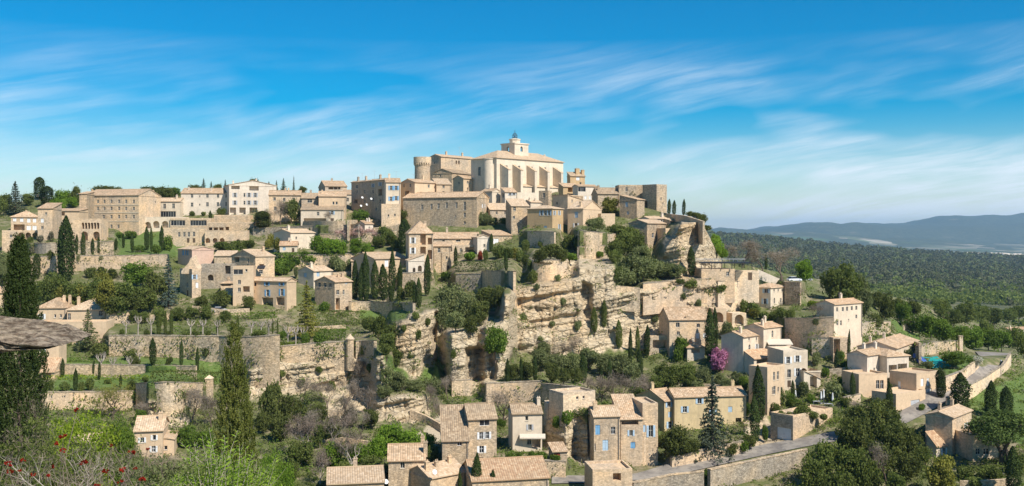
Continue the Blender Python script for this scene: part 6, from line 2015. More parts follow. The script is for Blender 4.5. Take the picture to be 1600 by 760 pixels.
NAME = {'cyp': 'cypress', 'cypfat': 'cypress', 'broad': 'tree', 'broadnear': 'tree', 'bush': 'bush', 'conif': 'conifer', 'pine': 'pine_tree', 'bare': 'bare_tree', 'poll': 'pollarded_tree'}
CAT = {'cyp': 'cypress tree', 'cypfat': 'cypress tree', 'broad': 'tree', 'broadnear': 'tree', 'bush': 'bush', 'conif': 'conifer tree', 'pine': 'pine tree', 'bare': 'bare tree', 'poll': 'pollarded tree'}


def tree(kind, u, vb, vt, w, mat, label, group=None, D=None, var=None, depth=None):
    """a tree from its column, the rows of its foot and its top, and its width in the photograph"""
    d = D if D else T(u, vb)
    c = P(u, vb, d)
    h = max((vb - vt) / F * d, 0.4)
    wm = max(w / F * d, 0.3)
    k = NTREE[0]
    NTREE[0] += 1
    o = tag(empty(NAME[kind], c, (k * 2.399) % 6.283), label, CAT[kind], group)
    if kind in ('cyp', 'cypfat'):
        o.rotation_euler = (0.035 * sin(k * 5.1), 0.035 * sin(k * 3.7 + 1), o.rotation_euler[2])
        wm *= 1.0 + 0.16 * sin(k * 2.3)
    V = PR[kind]
    v = (k if var is None else var) % len(V)
    if kind in ('cyp', 'cypfat'):
        child('crown', V[v], o, LEAF[mat], (wm / 2 / 0.98, wm / 2 / 0.98, h / 10.0))
        child('trunk', STEM, o, None, (max(wm / 2, 0.5), max(wm / 2, 0.5), h * 0.12))
    elif kind in ('broad', 'broadnear'):
        ch = h * 0.97
        me = V[v]
        tall = (0.8, 0.95, 0.7, 0.85, 1.1)[v] if kind == 'broad' else 0.8
        child('crown', me, o, LEAF[mat], (wm / 7.4, wm / 7.4, ch / (4 * 1.9 * tall)), (0, 0, h - ch))
        child('trunk', TRUNK[k % 3], o, None, (h / 8, h / 8, h / 7.5))
    elif kind == 'bush':
        child('crown', V[v], o, LEAF[mat], (wm / 3.4, wm / 3.4, h / 2.3))
        child('stem', SHRUBSTEM, o, None, (wm / 3.0, wm / 3.0, h / 1.6))
    elif kind == 'conif':
        child('crown', V[v], o, LEAF[mat], (wm / 5.0, wm / 5.0, h / 10.0))
        child('trunk', STEM, o, None, (h / 7, h / 7, h * 0.9))
    elif kind == 'pine':
        child('crown', V[0], o, LEAF[mat], (wm / 9.2, wm / 9.2, h / 8.0))
        for j, (dx, dy) in enumerate(((0.0, 0.0), (0.5, 0.3), (-0.4, 0.2))):
            m = MB()
            e = ((1.8, 0.4), (-1.6, 0.8), (-0.2, -1.5))[j]
            m.tube([(dx, dy, -1), (dx * 1.3, dy, 1.5), (e[0] * 0.6, e[1] * 0.6, 3.6), (e[0], e[1], 5.2), (e[0] * 1.5, e[1] * 1.6, 6.1)], [0.3, 0.24, 0.2, 0.14, 0.06], 7)
            m.obj('trunk', M['bark'], o).scale = (wm / 9.2, wm / 9.2, h / 8.0)
    elif kind == 'bare':
        a, b = V[v]
        s = (wm / 6.2, wm / 6.2, h / 7.6)
        child('limbs', a, o, M['palebark'] if mat == 'pale' else M['bark'], s)
        child('twigs', b, o, LEAF[mat] if mat in LEAF else M['twig'], s)
    elif kind == 'poll':
        child('trunk', V[v], o, None, (wm / 2.6, wm / 2.6, h / 3.7))
    return o


ORD = ['first', 'second', 'third', 'fourth', 'fifth', 'sixth', 'seventh', 'eighth', 'ninth', 'tenth', 'eleventh', 'twelfth', 'thirteenth', 'fourteenth', 'fifteenth', 'sixteenth', 'seventeenth', 'eighteenth']
NUM = ['', 'one', 'two', 'three', 'four', 'five', 'six', 'seven', 'eight', 'nine', 'ten', 'eleven', 'twelve', 'thirteen', 'fourteen', 'fifteen', 'sixteen', 'seventeen', 'eighteen']


def row(kind, mat, look, where, items, **kw):
    items = sorted(items, key=lambda q: q[0])
    n = len(items)
    for i, q in enumerate(items):
        if n == 1:
            lab = f'{look} {where}'
        elif n == 2:
            lab = f"{'left' if i == 0 else 'right'} one of the two {look} {where}"
        else:
            which = 'leftmost' if i == 0 else 'rightmost' if i == n - 1 else ORD[i] + ' from left'
            lab = f'{which} of the {look} {where}'
        if len(lab.split()) > 16:
            lab = lab.replace(' from left of the ', ' from left, ').replace(' one of the two ', ' of two ').replace('leftmost of the ', 'leftmost, ').replace('rightmost of the ', 'rightmost, ')
        tree(kind, *q[:4], mat, lab, f'{look} {where}' if n > 1 else None, **dict(kw, **(q[4] if len(q) > 4 else {})))


def plants():
    B = 'bush'
    # --- cypresses
    row('cypfat', 'cyp', 'dark cypresses', 'on the skyline over the small high house', [(61, 312, 277, 16), (74, 324, 291, 17)])
    row('cyp', 'cyp', 'tall dark cypresses', 'in the pair below the awning house', [(94, 432, 352, 10), (104, 440, 338, 22)])
    row('cypfat', 'cyp', 'single blunt cypress', 'by the long buff wall at left', [(57, 436, 397, 11)])
    row('cyp', 'cyp', 'thin cypresses', 'before the arcaded hotel terrace', [(120, 399, 366, 6), (131, 403, 362, 6), (145, 399, 372, 6), (155, 400, 370, 6)])
    row('cyp', 'cyp', 'thin cypresses', 'on the bright lawn below the glazed veranda', [(193, 388, 364, 5), (207, 395, 365, 5), (230, 391, 354, 7), (237, 396, 354, 5), (252, 394, 352, 6), (181, 392, 372, 4)])
    row('cyp', 'cyp', 'thin little cypress', 'left of the plain buff hotel terrace', [(329, 349, 329, 5)])
    row('cyp', 'cyp', 'thin cypresses', 'before the plain cream gable', [(475, 383, 357, 4), (485, 386, 356, 4)])
    row('cyp', 'cyp', 'dark cypresses', 'in the clump before the broad sunlit gable', [(555, 468, 407, 11), (564, 471, 412, 10), (572, 472, 393, 10), (586, 469, 407, 14), (600, 469, 413, 14), (611, 473, 390, 10), (624, 468, 409, 9)])
    row('cyp', 'cyp', 'slim cypress', 'in front of the white lean-to arches', [(667, 463, 398, 9)])
    row('cyp', 'cyp', 'dark cypresses', 'at the rim above the bushy ravine', [(655, 482, 434, 10), (648, 476, 440, 7)])
    row('cypfat', 'cyp', 'broad dark cypress', 'left of the hip roofed house', [(630, 396, 343, 15)])
    row('cyp', 'cyp', 'thin cypress', 'touching the whitewashed gable end', [(746, 394, 365, 5)])
    row('cyp', 'cyp', 'thin cypress', 'right of the whitewashed gable end', [(767, 394, 365, 6)])
    row('cyp', 'cyp', 'thin cypress', 'at the right end of the grey olive hedge', [(791, 424, 394, 5)])
    row('cyp', 'cyp', 'small cypress', 'beside the square little tower', [(712, 416, 385, 7)])
    row('cyp', 'cyp', 'small cypresses', 'on the crest right of the square tower house', [(1045, 337, 311, 5), (1053, 337, 313, 5.5), (1068, 337, 311, 6)])
    row('cyp', 'cyp', 'single neat cypress', 'at the foot of the right hand crag', [(1081, 433, 385, 10)])
    row('cyp', 'cyp', 'tall twin cypresses', 'between the four windowed house and the big arch', [(1109, 566, 482, 15), (1116, 556, 480, 11)])
    row('cyp', 'cyp', 'slim cypress', 'beside the flat roofed carport', [(1010, 560, 508, 8)])
    row('cyp', 'cyp', 'dark thin cypress', 'in the bushes under the right cliff', [(1001, 600, 545, 9), (984, 588, 512, 7)])
    row('cyp', 'cyp', 'single cypress', 'before the high pergola terrace wall', [(1254, 543, 496, 11)])
    row('cyp', 'cyp', 'slim cypress', 'before the pale garden wall', [(1262, 562, 540, 5), (1307, 580, 545, 7)])
    row('cyp', 'cyp', 'thin cypress', 'right of the black roofed terrace', [(1197, 422, 398, 4)])
    row('cyp', 'cyp', 'tall cypresses', 'in the pair beside the tall stone house over the lane', [(1187, 660, 571, 15), (1181, 692, 618, 16)])
    row('cyp', 'cyp', 'slim cypress', 'on the bastion terrace near the olive', [(1239, 624, 594, 6)])
    row('cyp', 'cyp', 'slim cypress', 'left of the villa terraces', [(1333, 625, 582, 7), (1325, 576, 515, 5)])
    row('cyp', 'cyp', 'dark cypress', 'rising over the oaks beside the garage block', [(1391, 650, 596, 11)])
    row('cypfat', 'cyp', 'clipped boxy cypress', 'on the lane bend below the pool', [(1471, 622, 578, 14)])
    row('cyp', 'cyp', 'dark bushy cypress', 'standing on the lane above the lowest right house', [(1501, 650, 583, 25)])
    row('cyp', 'cyp', 'dark cypresses', 'on the grass slope right of the lane', [(1547, 652, 595, 20), (1573, 650, 604, 17)])
    row('cyp', 'cyp', 'tall cypress', 'in the bottom right corner', [(1584, 772, 698, 22)])
    row('cyp', 'cyp', 'thin cypresses', 'along the bottom edge below the tower house', [(720, 790, 734, 7), (743, 786, 708, 13), (769, 786, 734, 13)])
    row('cyp', 'cyp', 'small pointed cypresses', 'in the lower garden by the terrace wall', [(239, 572, 528, 9), (283, 574, 531, 6), (308, 584, 542, 6), (89, 562, 534, 10), (98, 590, 560, 5), (146, 587, 563, 4), (118, 612, 576, 8), (155, 594, 566, 4), (188, 606, 585, 5)])
    row('cyp', 'mid', 'small cypresses', 'in the clipped garden of the pollards', [(248, 527, 485, 6), (258, 526, 486, 5), (268, 526, 484, 5), (340, 524, 495, 4), (372, 524, 492, 5), (426, 522, 498, 3), (434, 522, 498, 3), (420, 523, 502, 3)])
    row('cyp', 'cyp', 'small cypresses', 'in the thicket along the wall above the bare tree', [(815, 600, 558, 6), (836, 598, 556, 7), (793, 600, 560, 6), (912, 600, 552, 10), (953, 604, 560, 7), (940, 610, 572, 5)])
    row('cyp', 'mid', 'upright ivy columns', 'on the face of the main cliff', [(929, 520, 480, 9), (944, 512, 468, 10), (968, 545, 500, 9), (996, 560, 510, 7)])
    # --- conifers
    row('conif', 'fir', 'spreading fir', 'on the skyline at the far left', [(24, 336, 284, 40)])
    row('conif', 'cyp', 'bushy green conifer', 'before the arches at the far left', [(34, 424, 376, 32)])
    row('conif', 'cedar', 'blue grey cedar', 'at the right end of the left hillside trees', [(263, 480, 399, 40)])
    row('conif', 'yel', 'yellow green cedar', 'right of the porched house with blue shutters', [(479, 530, 440, 54)])
    row('conif', 'olive', 'pale grey green cedar', 'before the terrace of the hip roofed buff house', [(137, 548, 484, 46)], var=2)
    row('conif', 'fir', 'tall silver fir', 'before the long house above the lower lane', [(1113, 716, 588, 66)], var=1)
    row('conif', 'cyp', 'dark little firs', 'among the skyline trees over the two storey hotel', [(318, 304, 279, 14), (330, 303, 284, 12), (352, 302, 281, 11)])
    row('conif', 'cyp', 'dark skyline firs', 'right of the tall white hotel', [(443, 306, 279, 16), (459, 304, 275, 7), (420, 302, 284, 14), (432, 304, 282, 9)])
    # --- skyline trees on the left
    row('broad', 'bright', 'light green trees', 'on the skyline left of the big hotel', [(98, 322, 294, 30), (112, 326, 308, 24), (90, 332, 310, 26)])
    row('broad', 'oak', 'dark rounded trees', 'on the skyline behind the big hotel', [(118, 322, 291, 22), (160, 308, 287, 40), (178, 306, 291, 26), (232, 310, 289, 34), (250, 312, 292, 30), (264, 312, 293, 22)])
    row('broad', 'green', 'fresh green tree', 'on the skyline between the two hotels', [(273, 310, 290, 22)])
    row('broad', 'oak', 'dark round trees', 'on the skyline behind the two storey hotel', [(300, 306, 289, 24), (308, 305, 287, 18), (340, 304, 288, 18)])
    row('broad', 'oak', 'dark trees', 'on the skyline right of the tall white hotel', [(396, 298, 279, 18), (472, 304, 291, 16), (424, 304, 288, 20)])
    row('broad', 'mid', 'dull green trees', 'at the left edge of the skyline', [(6, 330, 304, 34), (-6, 340, 306, 30), (44, 322, 302, 22)])
    # --- green hillside on the left
    row('broad', 'mid', 'rounded holm oaks', 'in the left hillside wood', [(84, 482, 425, 40), (66, 470, 432, 34), (118, 486, 434, 42), (150, 488, 437, 46), (190, 496, 440, 50), (222, 492, 438, 46)])
    row('broad', 'yel', 'olive yellow trees', 'in the left hillside wood', [(108, 484, 445, 38), (136, 484, 440, 40), (168, 488, 436, 44), (160, 470, 424, 34)])
    row('broad', 'green', 'large green tree', 'at the top of the left hillside wood', [(214, 452, 402, 54)])
    row('broad', 'oak', 'dark oaks', 'in the shade of the left hillside wood', [(202, 490, 452, 36), (240, 484, 425, 40), (174, 492, 458, 34)])
    row(B, 'oak', 'dark shrubs', 'below the flat concrete shelter', [(140, 434, 416, 24), (160, 436, 414, 22), (178, 436, 418, 22), (80, 410, 390, 14)])
    row(B, 'mid', 'round bush', 'before the arches at the far left', [(47, 381, 369, 12)])
    row(B, 'grey', 'grey shrubs', 'on the wall below the arches', [(62, 380, 366, 16), (78, 378, 360, 14), (85, 398, 388, 16), (50, 398, 388, 12)])
    row('broad', 'olive', 'dark shrub trees', 'left of the tall cypress pair', [(10, 428, 392, 30), (4, 452, 412, 26)])
    row(B, 'olive', 'grey green bushes', 'under the thin hotel cypresses', [(125, 408, 396, 14), (142, 408, 398, 12), (160, 410, 398, 16), (180, 408, 396, 14)])
    row(B, 'grass', 'ivy covered bank', 'on the bright lawn below the glazed veranda', [(264, 392, 366, 24), (245, 398, 380, 18), (205, 372, 360, 26), (185, 372, 362, 18), (217, 394, 382, 22)])
    row(B, 'mid', 'little potted shrubs', 'on the top terrace of the hotels', [(200, 353, 344, 8), (209, 352, 344, 8), (228, 354, 344, 9), (248, 354, 345, 8), (283, 338, 330, 9), (300, 338, 329, 10), (318, 338, 330, 9)])
    row('broad', 'mid', 'round dark tree', 'left of the open ground floor of the white hotel', [(345, 342, 324, 18)])
    row('cypfat', 'oak', 'dense dark green tree', 'right of the hotel terraces', [(410, 357, 330, 26)])
    row('broad', 'oak', 'large evergreen', 'before the wide tan house', [(455, 350, 312, 34)])
    row('bare', 'brown', 'bare trees', 'before the wide tan house', [(438, 352, 312, 30), (426, 354, 326, 22), (477, 350, 322, 22), (518, 348, 328, 16)])
    row(B, 'mid', 'hedge like bushes', 'over the three dark arches', [(348, 392, 376, 34), (372, 390, 375, 32), (388, 388, 374, 26), (360, 394, 380, 24)])
    row(B, 'yel', 'yellow green bushes', 'right of the three dark arches', [(426, 386, 364, 20), (434, 392, 370, 18), (419, 390, 372, 14)])
    row('broad', 'bright', 'spring green trees', 'right of the plain cream gable', [(497, 400, 362, 28), (512, 402, 372, 30), (524, 398, 370, 30), (534, 402, 378, 22), (556, 402, 372, 24), (574, 404, 376, 22)])
    row('broad', 'green', 'bright round tree', 'below the shaded grey row', [(563, 350, 327, 27)])
    row('broad', 'blush', 'pink blossom trees', 'on the terrace below the grey row', [(543, 376, 355, 22), (560, 374, 354, 26), (578, 378, 353, 24), (530, 374, 358, 18), (590, 380, 360, 20)])
    row('broad', 'mid', 'green shrub trees', 'between the blossom and the broad cypress', [(600, 380, 354, 28), (592, 388, 366, 24), (612, 384, 362, 24), (620, 392, 372, 22)])
    row('broad', 'oak', 'dark creeper trees', 'at the foot of the gabled balcony house', [(640, 352, 320, 16), (632, 352, 326, 14)])
    row(B, 'green', 'leafy bushes', 'on the slope above the blue shuttered house', [(432, 424, 402, 30), (446, 414, 394, 28), (465, 416, 394, 34), (484, 414, 396, 30), (440, 430, 410, 30), (455, 424, 404, 24), (474, 406, 392, 22)])
    row(B, 'olive', 'grey leaved shrubs', 'on the dry bank right of the blue shuttered house', [(520, 420, 396, 24), (532, 426, 402, 24), (548, 420, 402, 20), (462, 436, 414, 12)])
    row(B, 'oak', 'dark bushes', 'around the cypress clump', [(640, 468, 436, 26), (628, 470, 446, 20), (552, 430, 412, 12)])
    row(B, 'green', 'round green bush', 'on the wall beside the hip roofed house', [(699, 438, 423, 26)])
    row(B, 'bright', 'green bush', 'on the terrace before the stepped roofs', [(733, 408, 392, 26)])
    row(B, 'red', 'red leaved bush', 'on the terrace before the stepped roofs', [(749, 407, 390, 12)])
    row(B, 'mid', 'dark clipped bushes', 'on the terrace right of the red bush', [(759, 408, 388, 12), (779, 404, 382, 26), (795, 406, 384, 22)])
    row(B, 'yel', 'yellow green bush', 'right of the terrace hedge', [(806, 404, 386, 20)])
    row(B, 'mid', 'ivy bushes', 'under the tall rubble tower house', [(812, 410, 390, 18), (822, 414, 396, 16)])
    row('broad', 'olive', 'greyish creeper shrubs', 'against the right end of the long brown house', [(754, 352, 331, 20), (762, 352, 334, 18), (772, 352, 340, 16)])
    row(B, 'green', 'leafy green bushes', 'before the low roofed sheds', [(786, 350, 339, 16), (796, 350, 340, 12)])
    # --- centre right
    row('broad', 'yel', 'autumn yellow green tree', 'above the orange garden wall', [(952, 336, 308, 34)])
    row('broad', 'oak', 'dark tree', 'inside the roofless high walls', [(986, 312, 296, 22)])
    row('broad', 'olive', 'small olive tree', 'by the orange gable house', [(931, 362, 340, 36)])
    row('broad', 'mid', 'spreading green shrub trees', 'left of the perched stone house', [(962, 376, 346, 40), (985, 388, 350, 44), (972, 396, 358, 46), (960, 408, 376, 36), (995, 400, 366, 34), (1006, 380, 356, 24)])
    row('broad', 'oak', 'dark reddish shrub tree', 'below the orange gable house', [(894, 396, 362, 40)])
    row(B, 'oak', 'dark evergreen bushes', 'at the foot of the ochre corner house', [(860, 406, 378, 38), (845, 410, 386, 26), (877, 408, 386, 26)])
    row(B, 'green', 'green low bushes', 'on the terrace over the high buff wall', [(890, 408, 394, 28), (902, 406, 396, 18), (937, 404, 391, 16)])
    row('broad', 'olive', 'grey olive shrubs', 'on the slope under the perched stone house', [(985, 448, 398, 52), (1005, 440, 396, 44), (1020, 434, 404, 40), (970, 452, 414, 44), (1040, 436, 408, 40), (1002, 420, 384, 38), (1058, 436, 414, 34)])
    row(B, 'mid', 'round clipped bushes', 'by the wall over the right cliff', [(1076, 450, 434, 30), (1096, 462, 440, 22), (1112, 462, 440, 30), (1128, 460, 440, 30), (1062, 446, 434, 24)])
    row('bare', 'brown', 'large bare brown trees', 'behind the black roofed terrace', [(1160, 418, 372, 52), (1192, 424, 384, 40), (1222, 440, 388, 66), (1140, 412, 382, 30)])
    row('broad', 'bright', 'bright green trees', 'behind the bare brown trees', [(1120, 400, 372, 24), (1128, 406, 384, 22), (1258, 440, 405, 34), (1118, 388, 366, 18)])
    row('broad', 'oak', 'wind blown shrubs', 'on the edge of the crag', [(1088, 345, 332, 20), (1097, 352, 334, 18), (1104, 362, 350, 18), (1078, 340, 329, 14)])
    row('broad', 'mid', 'large leafy tree', 'right of the parked cars', [(1318, 476, 412, 66)])
    row('broad', 'olive', 'olive grey trees', 'beside the large leafy tree', [(1345, 480, 428, 30), (1296, 466, 424, 24), (1350, 496, 450, 30)])
    row(B, 'mid', 'garden bushes', 'before the cream house with vine covered side', [(1180, 496, 470, 24), (1165, 492, 466, 20), (1206, 500, 484, 22), (1222, 498, 480, 24), (1234, 500, 482, 20), (1192, 502, 484, 24), (1172, 474, 446, 20)])
    row(B, 'yel', 'yellow flowering bush', 'left of the cream house', [(1180, 498, 478, 26)])
    row(B, 'olive', 'round grey green bush', 'beside the lower stone arch', [(1140, 528, 500, 30)])
    row(B, 'green', 'leafy climber', 'on the four windowed house', [(1066, 560, 522, 28), (1060, 566, 536, 22)])
    row('broad', 'pink', 'flowering pink judas tree', 'in front of the tall twin cypress', [(1122, 582, 543, 32)])
    row('bare', 'brown', 'bare trees', 'on the terrace over the pergola wall', [(1245, 478, 444, 28), (1286, 530, 490, 28), (1272, 500, 474, 24)])
    row(B, 'lime', 'lime green bush', 'on the pergola garden', [(1272, 484, 468, 26)])
    row(B, 'olive', 'grey olive bushes', 'on the terraces of the middle right houses', [(1300, 626, 596, 46), (1258, 618, 594, 28), (1275, 572, 548, 18), (1294, 564, 554, 14), (1276, 512, 496, 20)])
    row(B, 'mid', 'trimmed garden bushes', 'on the round bastion', [(1253, 652, 624, 44), (1230, 656, 640, 12), (1212, 648, 628, 18), (1322, 636, 620, 22), (1216, 632, 600, 22)])
    row(B, 'green', 'bright garden bushes', 'left of the villa', [(1314, 566, 546, 14), (1340, 588, 566, 26), (1326, 590, 568, 16), (1318, 576, 562, 14)])
    row('broad', 'green', 'flat green tree', 'over the pool covers', [(1494, 574, 545, 50)])
    row('broad', 'whiteb', 'white flowering bush', 'at the end of the pool garden', [(1524, 572, 556, 22)])
    row(B, 'olive', 'grey bushes', 'along the villa pool', [(1448, 578, 562, 26), (1440, 586, 572, 20), (1462, 588, 574, 16), (1420, 560, 544, 18)])
    row('broad', 'green', 'fresh green trees', 'on the slope above the pool wall', [(1436, 526, 486, 40), (1455, 532, 494, 44), (1474, 536, 498, 40), (1412, 508, 470, 26), (1500, 540, 504, 36), (1520, 546, 508, 44), (1544, 548, 510, 40), (1565, 550, 516, 32)])
    row('broad', 'oak', 'dark trees', 'on the slope above the pool wall', [(1386, 500, 458, 34), (1372, 486, 450, 30), (1402, 494, 462, 28), (1428, 500, 470, 28), (1368, 516, 490, 26)])
    row('broad', 'mid', 'mixed garden trees', 'between the farmhouses on the plain', [(1490, 512, 478, 34), (1512, 506, 470, 36), (1532, 504, 474, 32), (1552, 510, 480, 32), (1575, 505, 478, 30), (1592, 500, 474, 28), (1586, 545, 512, 34), (1540, 530, 500, 26), (1600, 560, 524, 30), (1470, 498, 466, 30)])
    row(B, 'mid', 'ivy like bushes', 'around the walls under the ochre corner house', [(822, 396, 372, 18), (884, 394, 370, 18), (832, 444, 420, 18), (962, 412, 388, 24), (964, 440, 414, 22), (830, 424, 404, 14), (902, 388, 372, 16), (968, 392, 372, 20), (846, 388, 376, 14)])
    row(B, 'olive', 'tufted shrubs', 'growing in cracks of the main cliff', [(820, 500, 488, 14), (862, 512, 500, 14), (880, 478, 464, 12), (846, 536, 524, 14), (902, 516, 500, 16), (1000, 486, 472, 16), (1040, 478, 464, 16), (1066, 470, 456, 18), (1090, 480, 466, 14), (1024, 504, 490, 14), (838, 454, 442, 12), (980, 476, 460, 14), (870, 440, 428, 14)])
    row(B, 'mid', 'small shrubs', 'clinging to the pale left cliffs', [(630, 520, 506, 14), (652, 530, 514, 16), (640, 560, 546, 14), (668, 510, 494, 16), (710, 560, 546, 14), (440, 590, 576, 16), (500, 584, 570, 18), (548, 590, 574, 18), (580, 584, 566, 18), (470, 604, 590, 16), (520, 610, 594, 18), (650, 500, 486, 16)])
    row('broad', 'oak', 'dark evergreen trees', 'on the rubble slope left of the fallen rocks', [(478, 680, 636, 40), (500, 664, 626, 30), (522, 690, 650, 36), (548, 668, 634, 28), (462, 660, 622, 30), (580, 672, 640, 30)])
    row('bare', 'brown', 'bare thorny trees', 'on the rubble slope left of the fallen rocks', [(470, 640, 590, 40), (512, 640, 596, 36), (535, 668, 614, 40), (490, 690, 640, 40), (565, 690, 640, 36)])
    row('broad', 'green', 'spring green garden trees', 'between the lone stone house and the lower garden', [(220, 668, 640, 22), (270, 700, 668, 24), (294, 700, 664, 30), (320, 700, 670, 28)])
    row(B, 'green', 'fresh bushes', 'along the steps below the cream shuttered house', [(1236, 636, 612, 20), (1268, 630, 614, 16), (1246, 640, 622, 16), (1190, 616, 590, 16), (1162, 612, 586, 20), (1148, 640, 616, 22), (1168, 650, 628, 20), (1290, 590, 572, 16), (1316, 604, 586, 18)])
    row('broad', 'olive', 'grey olive trees', 'on the terraces between the judas tree and the fir', [(1136, 616, 586, 26), (1150, 604, 580, 22), (1100, 602, 574, 26), (1124, 606, 584, 22), (1090, 618, 592, 24)])
    # --- ravine and cliffs
    row('broad', 'green', 'round topped tree', 'growing out of the cave cliff', [(774, 560, 504, 46)])
    row('broad', 'olive', 'grey green thicket trees', 'in the ravine under the clipped hedge', [(700, 500, 446, 50), (726, 500, 456, 44), (690, 520, 470, 30), (712, 520, 480, 36), (745, 494, 458, 40)])
    row('broad', 'oak', 'brown dark shrub trees', 'in the ravine right of the grey thicket', [(762, 490, 440, 44), (780, 482, 446, 34), (750, 510, 470, 34), (735, 524, 494, 30)])
    row('broad', 'mid', 'ivy green shrubs', 'left of the pale cliff in the ravine', [(592, 530, 494, 34), (612, 540, 500, 36), (604, 560, 520, 30), (578, 520, 492, 30), (618, 572, 540, 24)])
    row('broad', 'olive', 'scrubby trees', 'under the pale cliff in the ravine', [(604, 602, 572, 30), (622, 612, 580, 36), (648, 612, 590, 34), (600, 625, 598, 26), (676, 620, 588, 30)])
    row('bare', 'brown', 'bare brown bushes', 'below the cliffs in the middle', [(700, 628, 588, 32), (668, 640, 600, 26), (560, 610, 560, 34), (540, 640, 590, 36), (575, 650, 606, 30), (690, 660, 616, 30)])
    row('bare', 'brown', 'wide bare tree', 'before the tall wall over the tower house', [(785, 668, 606, 62)])
    row('broad', 'olive', 'grey green thicket', 'along the foot of the main cliff', [(845, 580, 544, 38), (870, 584, 552, 36), (892, 582, 548, 38), (850, 560, 530, 26), (920, 580, 544, 38), (945, 590, 552, 36), (970, 592, 546, 40), (990, 604, 566, 34)])
    row('broad', 'oak', 'dark round shrubs', 'on the terrace under the main cliff', [(862, 600, 566, 26), (880, 602, 570, 24), (825, 598, 566, 26), (802, 596, 566, 24), (900, 600, 574, 24)])
    row('bare', 'brown', 'bare scrub trees', 'behind the pale ruins', [(960, 636, 582, 46), (985, 632, 590, 40), (940, 628, 584, 36), (920, 622, 588, 28), (1008, 620, 584, 30), (880, 560, 530, 30), (905, 556, 526, 30)])
    row('broad', 'mid', 'green shrub trees', 'behind the dark gable house', [(1000, 640, 606, 30), (1040, 606, 568, 40), (1060, 600, 566, 36), (1076, 596, 570, 34), (1025, 612, 582, 30), (1080, 606, 586, 26)])
    row(B, 'green', 'small green bushes', 'on the rocks left of the rock built house', [(886, 664, 640, 24), (896, 658, 638, 20), (870, 668, 648, 18), (868, 722, 708, 22)])
    # --- garden terraces lower left
    row(B, 'mid', 'clipped round shrubs', 'in the pollard garden', [(190, 526, 512, 10), (228, 526, 514, 14), (262, 527, 516, 12), (290, 527, 515, 14), (306, 527, 515, 14), (326, 527, 515, 14), (377, 527, 508, 14), (405, 528, 514, 26)])
    row('poll', 'pale', 'white trunked pollards', 'in the terrace garden row', [(197, 524, 500, 12), (216, 525, 492, 14), (236, 525, 494, 14), (298, 526, 498, 14), (317, 526, 498, 14), (340, 526, 500, 12), (393, 526, 500, 14), (408, 525, 500, 14), (420, 524, 500, 12), (450, 540, 508, 14), (462, 540, 508, 14), (474, 538, 510, 14)])
    row('broad', 'mid', 'leafy garden trees', 'behind the pollards', [(210, 505, 484, 22), (226, 506, 484, 20), (250, 506, 480, 24), (278, 502, 478, 26), (300, 500, 480, 26), (322, 500, 478, 26), (352, 504, 482, 22)])
    row('broad', 'oak', 'dark round trees', 'before the porched house at left', [(346, 482, 450, 32), (316, 484, 462, 26), (372, 476, 456, 16), (388, 486, 462, 22)])
    row(B, 'green', 'green garden bushes', 'above the curved bastion', [(440, 530, 516, 20), (500, 545, 518, 24), (478, 546, 516, 20), (528, 540, 534, 12), (506, 488, 470, 20)])
    row(B, 'oak', 'dark round shrubs', 'before the long terrace wall', [(155, 562, 532, 34), (202, 562, 544, 26), (325, 560, 538, 24), (212, 574, 556, 18), (264, 570, 556, 14)])
    row('poll', 'pale', 'pale knotty trunks', 'before the long terrace wall', [(158, 588, 550, 16), (176, 588, 556, 14), (203, 588, 556, 14), (218, 566, 550, 14)])
    row(B, 'mid', 'clipped dark bushes', 'on the lowest garden level', [(102, 612, 595, 18), (126, 614, 594, 14), (142, 612, 588, 20), (76, 610, 592, 16), (205, 614, 592, 18), (228, 598, 588, 14), (170, 600, 592, 16), (262, 606, 592, 14)])
    row('bare', 'yel', 'airy yellow green willow', 'before the lowest garden wall', [(176, 656, 600, 64)])
    row('bare', 'brown', 'bare trees', 'below the ivy topped wall', [(300, 662, 606, 56), (280, 640, 606, 30), (330, 668, 620, 40), (224, 656, 626, 30)])
    row('broad', 'oak', 'dark oaks', 'right of the foreground cypress', [(424, 672, 598, 44), (448, 668, 606, 34), (410, 680, 640, 28), (438, 690, 650, 40)])
    row('broad', 'bright', 'bright green trees', 'below the fallen rocks', [(610, 712, 662, 50), (640, 712, 664, 52), (590, 720, 680, 36), (664, 706, 676, 34), (560, 724, 690, 40), (520, 730, 690, 44)])
    row('bare', 'pale', 'bare pale trees', 'left of the small rubble house', [(548, 742, 668, 50), (480, 720, 650, 50), (520, 700, 640, 44), (500, 760, 700, 40)])
    row('broad', 'mid', 'green thicket trees', 'on the bank left of the small rubble house', [(470, 730, 684, 48), (580, 744, 706, 40), (540, 758, 720, 44), (500, 700, 664, 30), (452, 752, 716, 36), (600, 752, 724, 30), (676, 724, 694, 26)])
    row(B, 'green', 'bushy green plants', 'in the garden of the cream awning house', [(798, 722, 702, 22), (810, 722, 706, 16), (845, 722, 704, 24), (830, 720, 702, 14), (752, 662, 650, 14), (783, 668, 654, 20)])
    # --- lower right oaks
    row('broad', 'oak', 'dark spreading oaks', 'in the bottom right wood', [(1340, 690, 624, 54), (1365, 690, 618, 52), (1390, 694, 630, 48), (1345, 728, 652, 60), (1395, 722, 654, 56), (1420, 716, 668, 48), (1322, 716, 664, 40), (1372, 748, 690, 54), (1418, 752, 700, 50), (1380, 670, 622, 40)])
    row('broad', 'mid', 'rounded pale topped oaks', 'in front of the bottom right wood', [(1290, 762, 676, 60), (1330, 766, 690, 56), (1270, 776, 716, 44), (1356, 780, 716, 50), (1310, 792, 736, 60), (1400, 788, 740, 40), (1440, 730, 690, 30)])
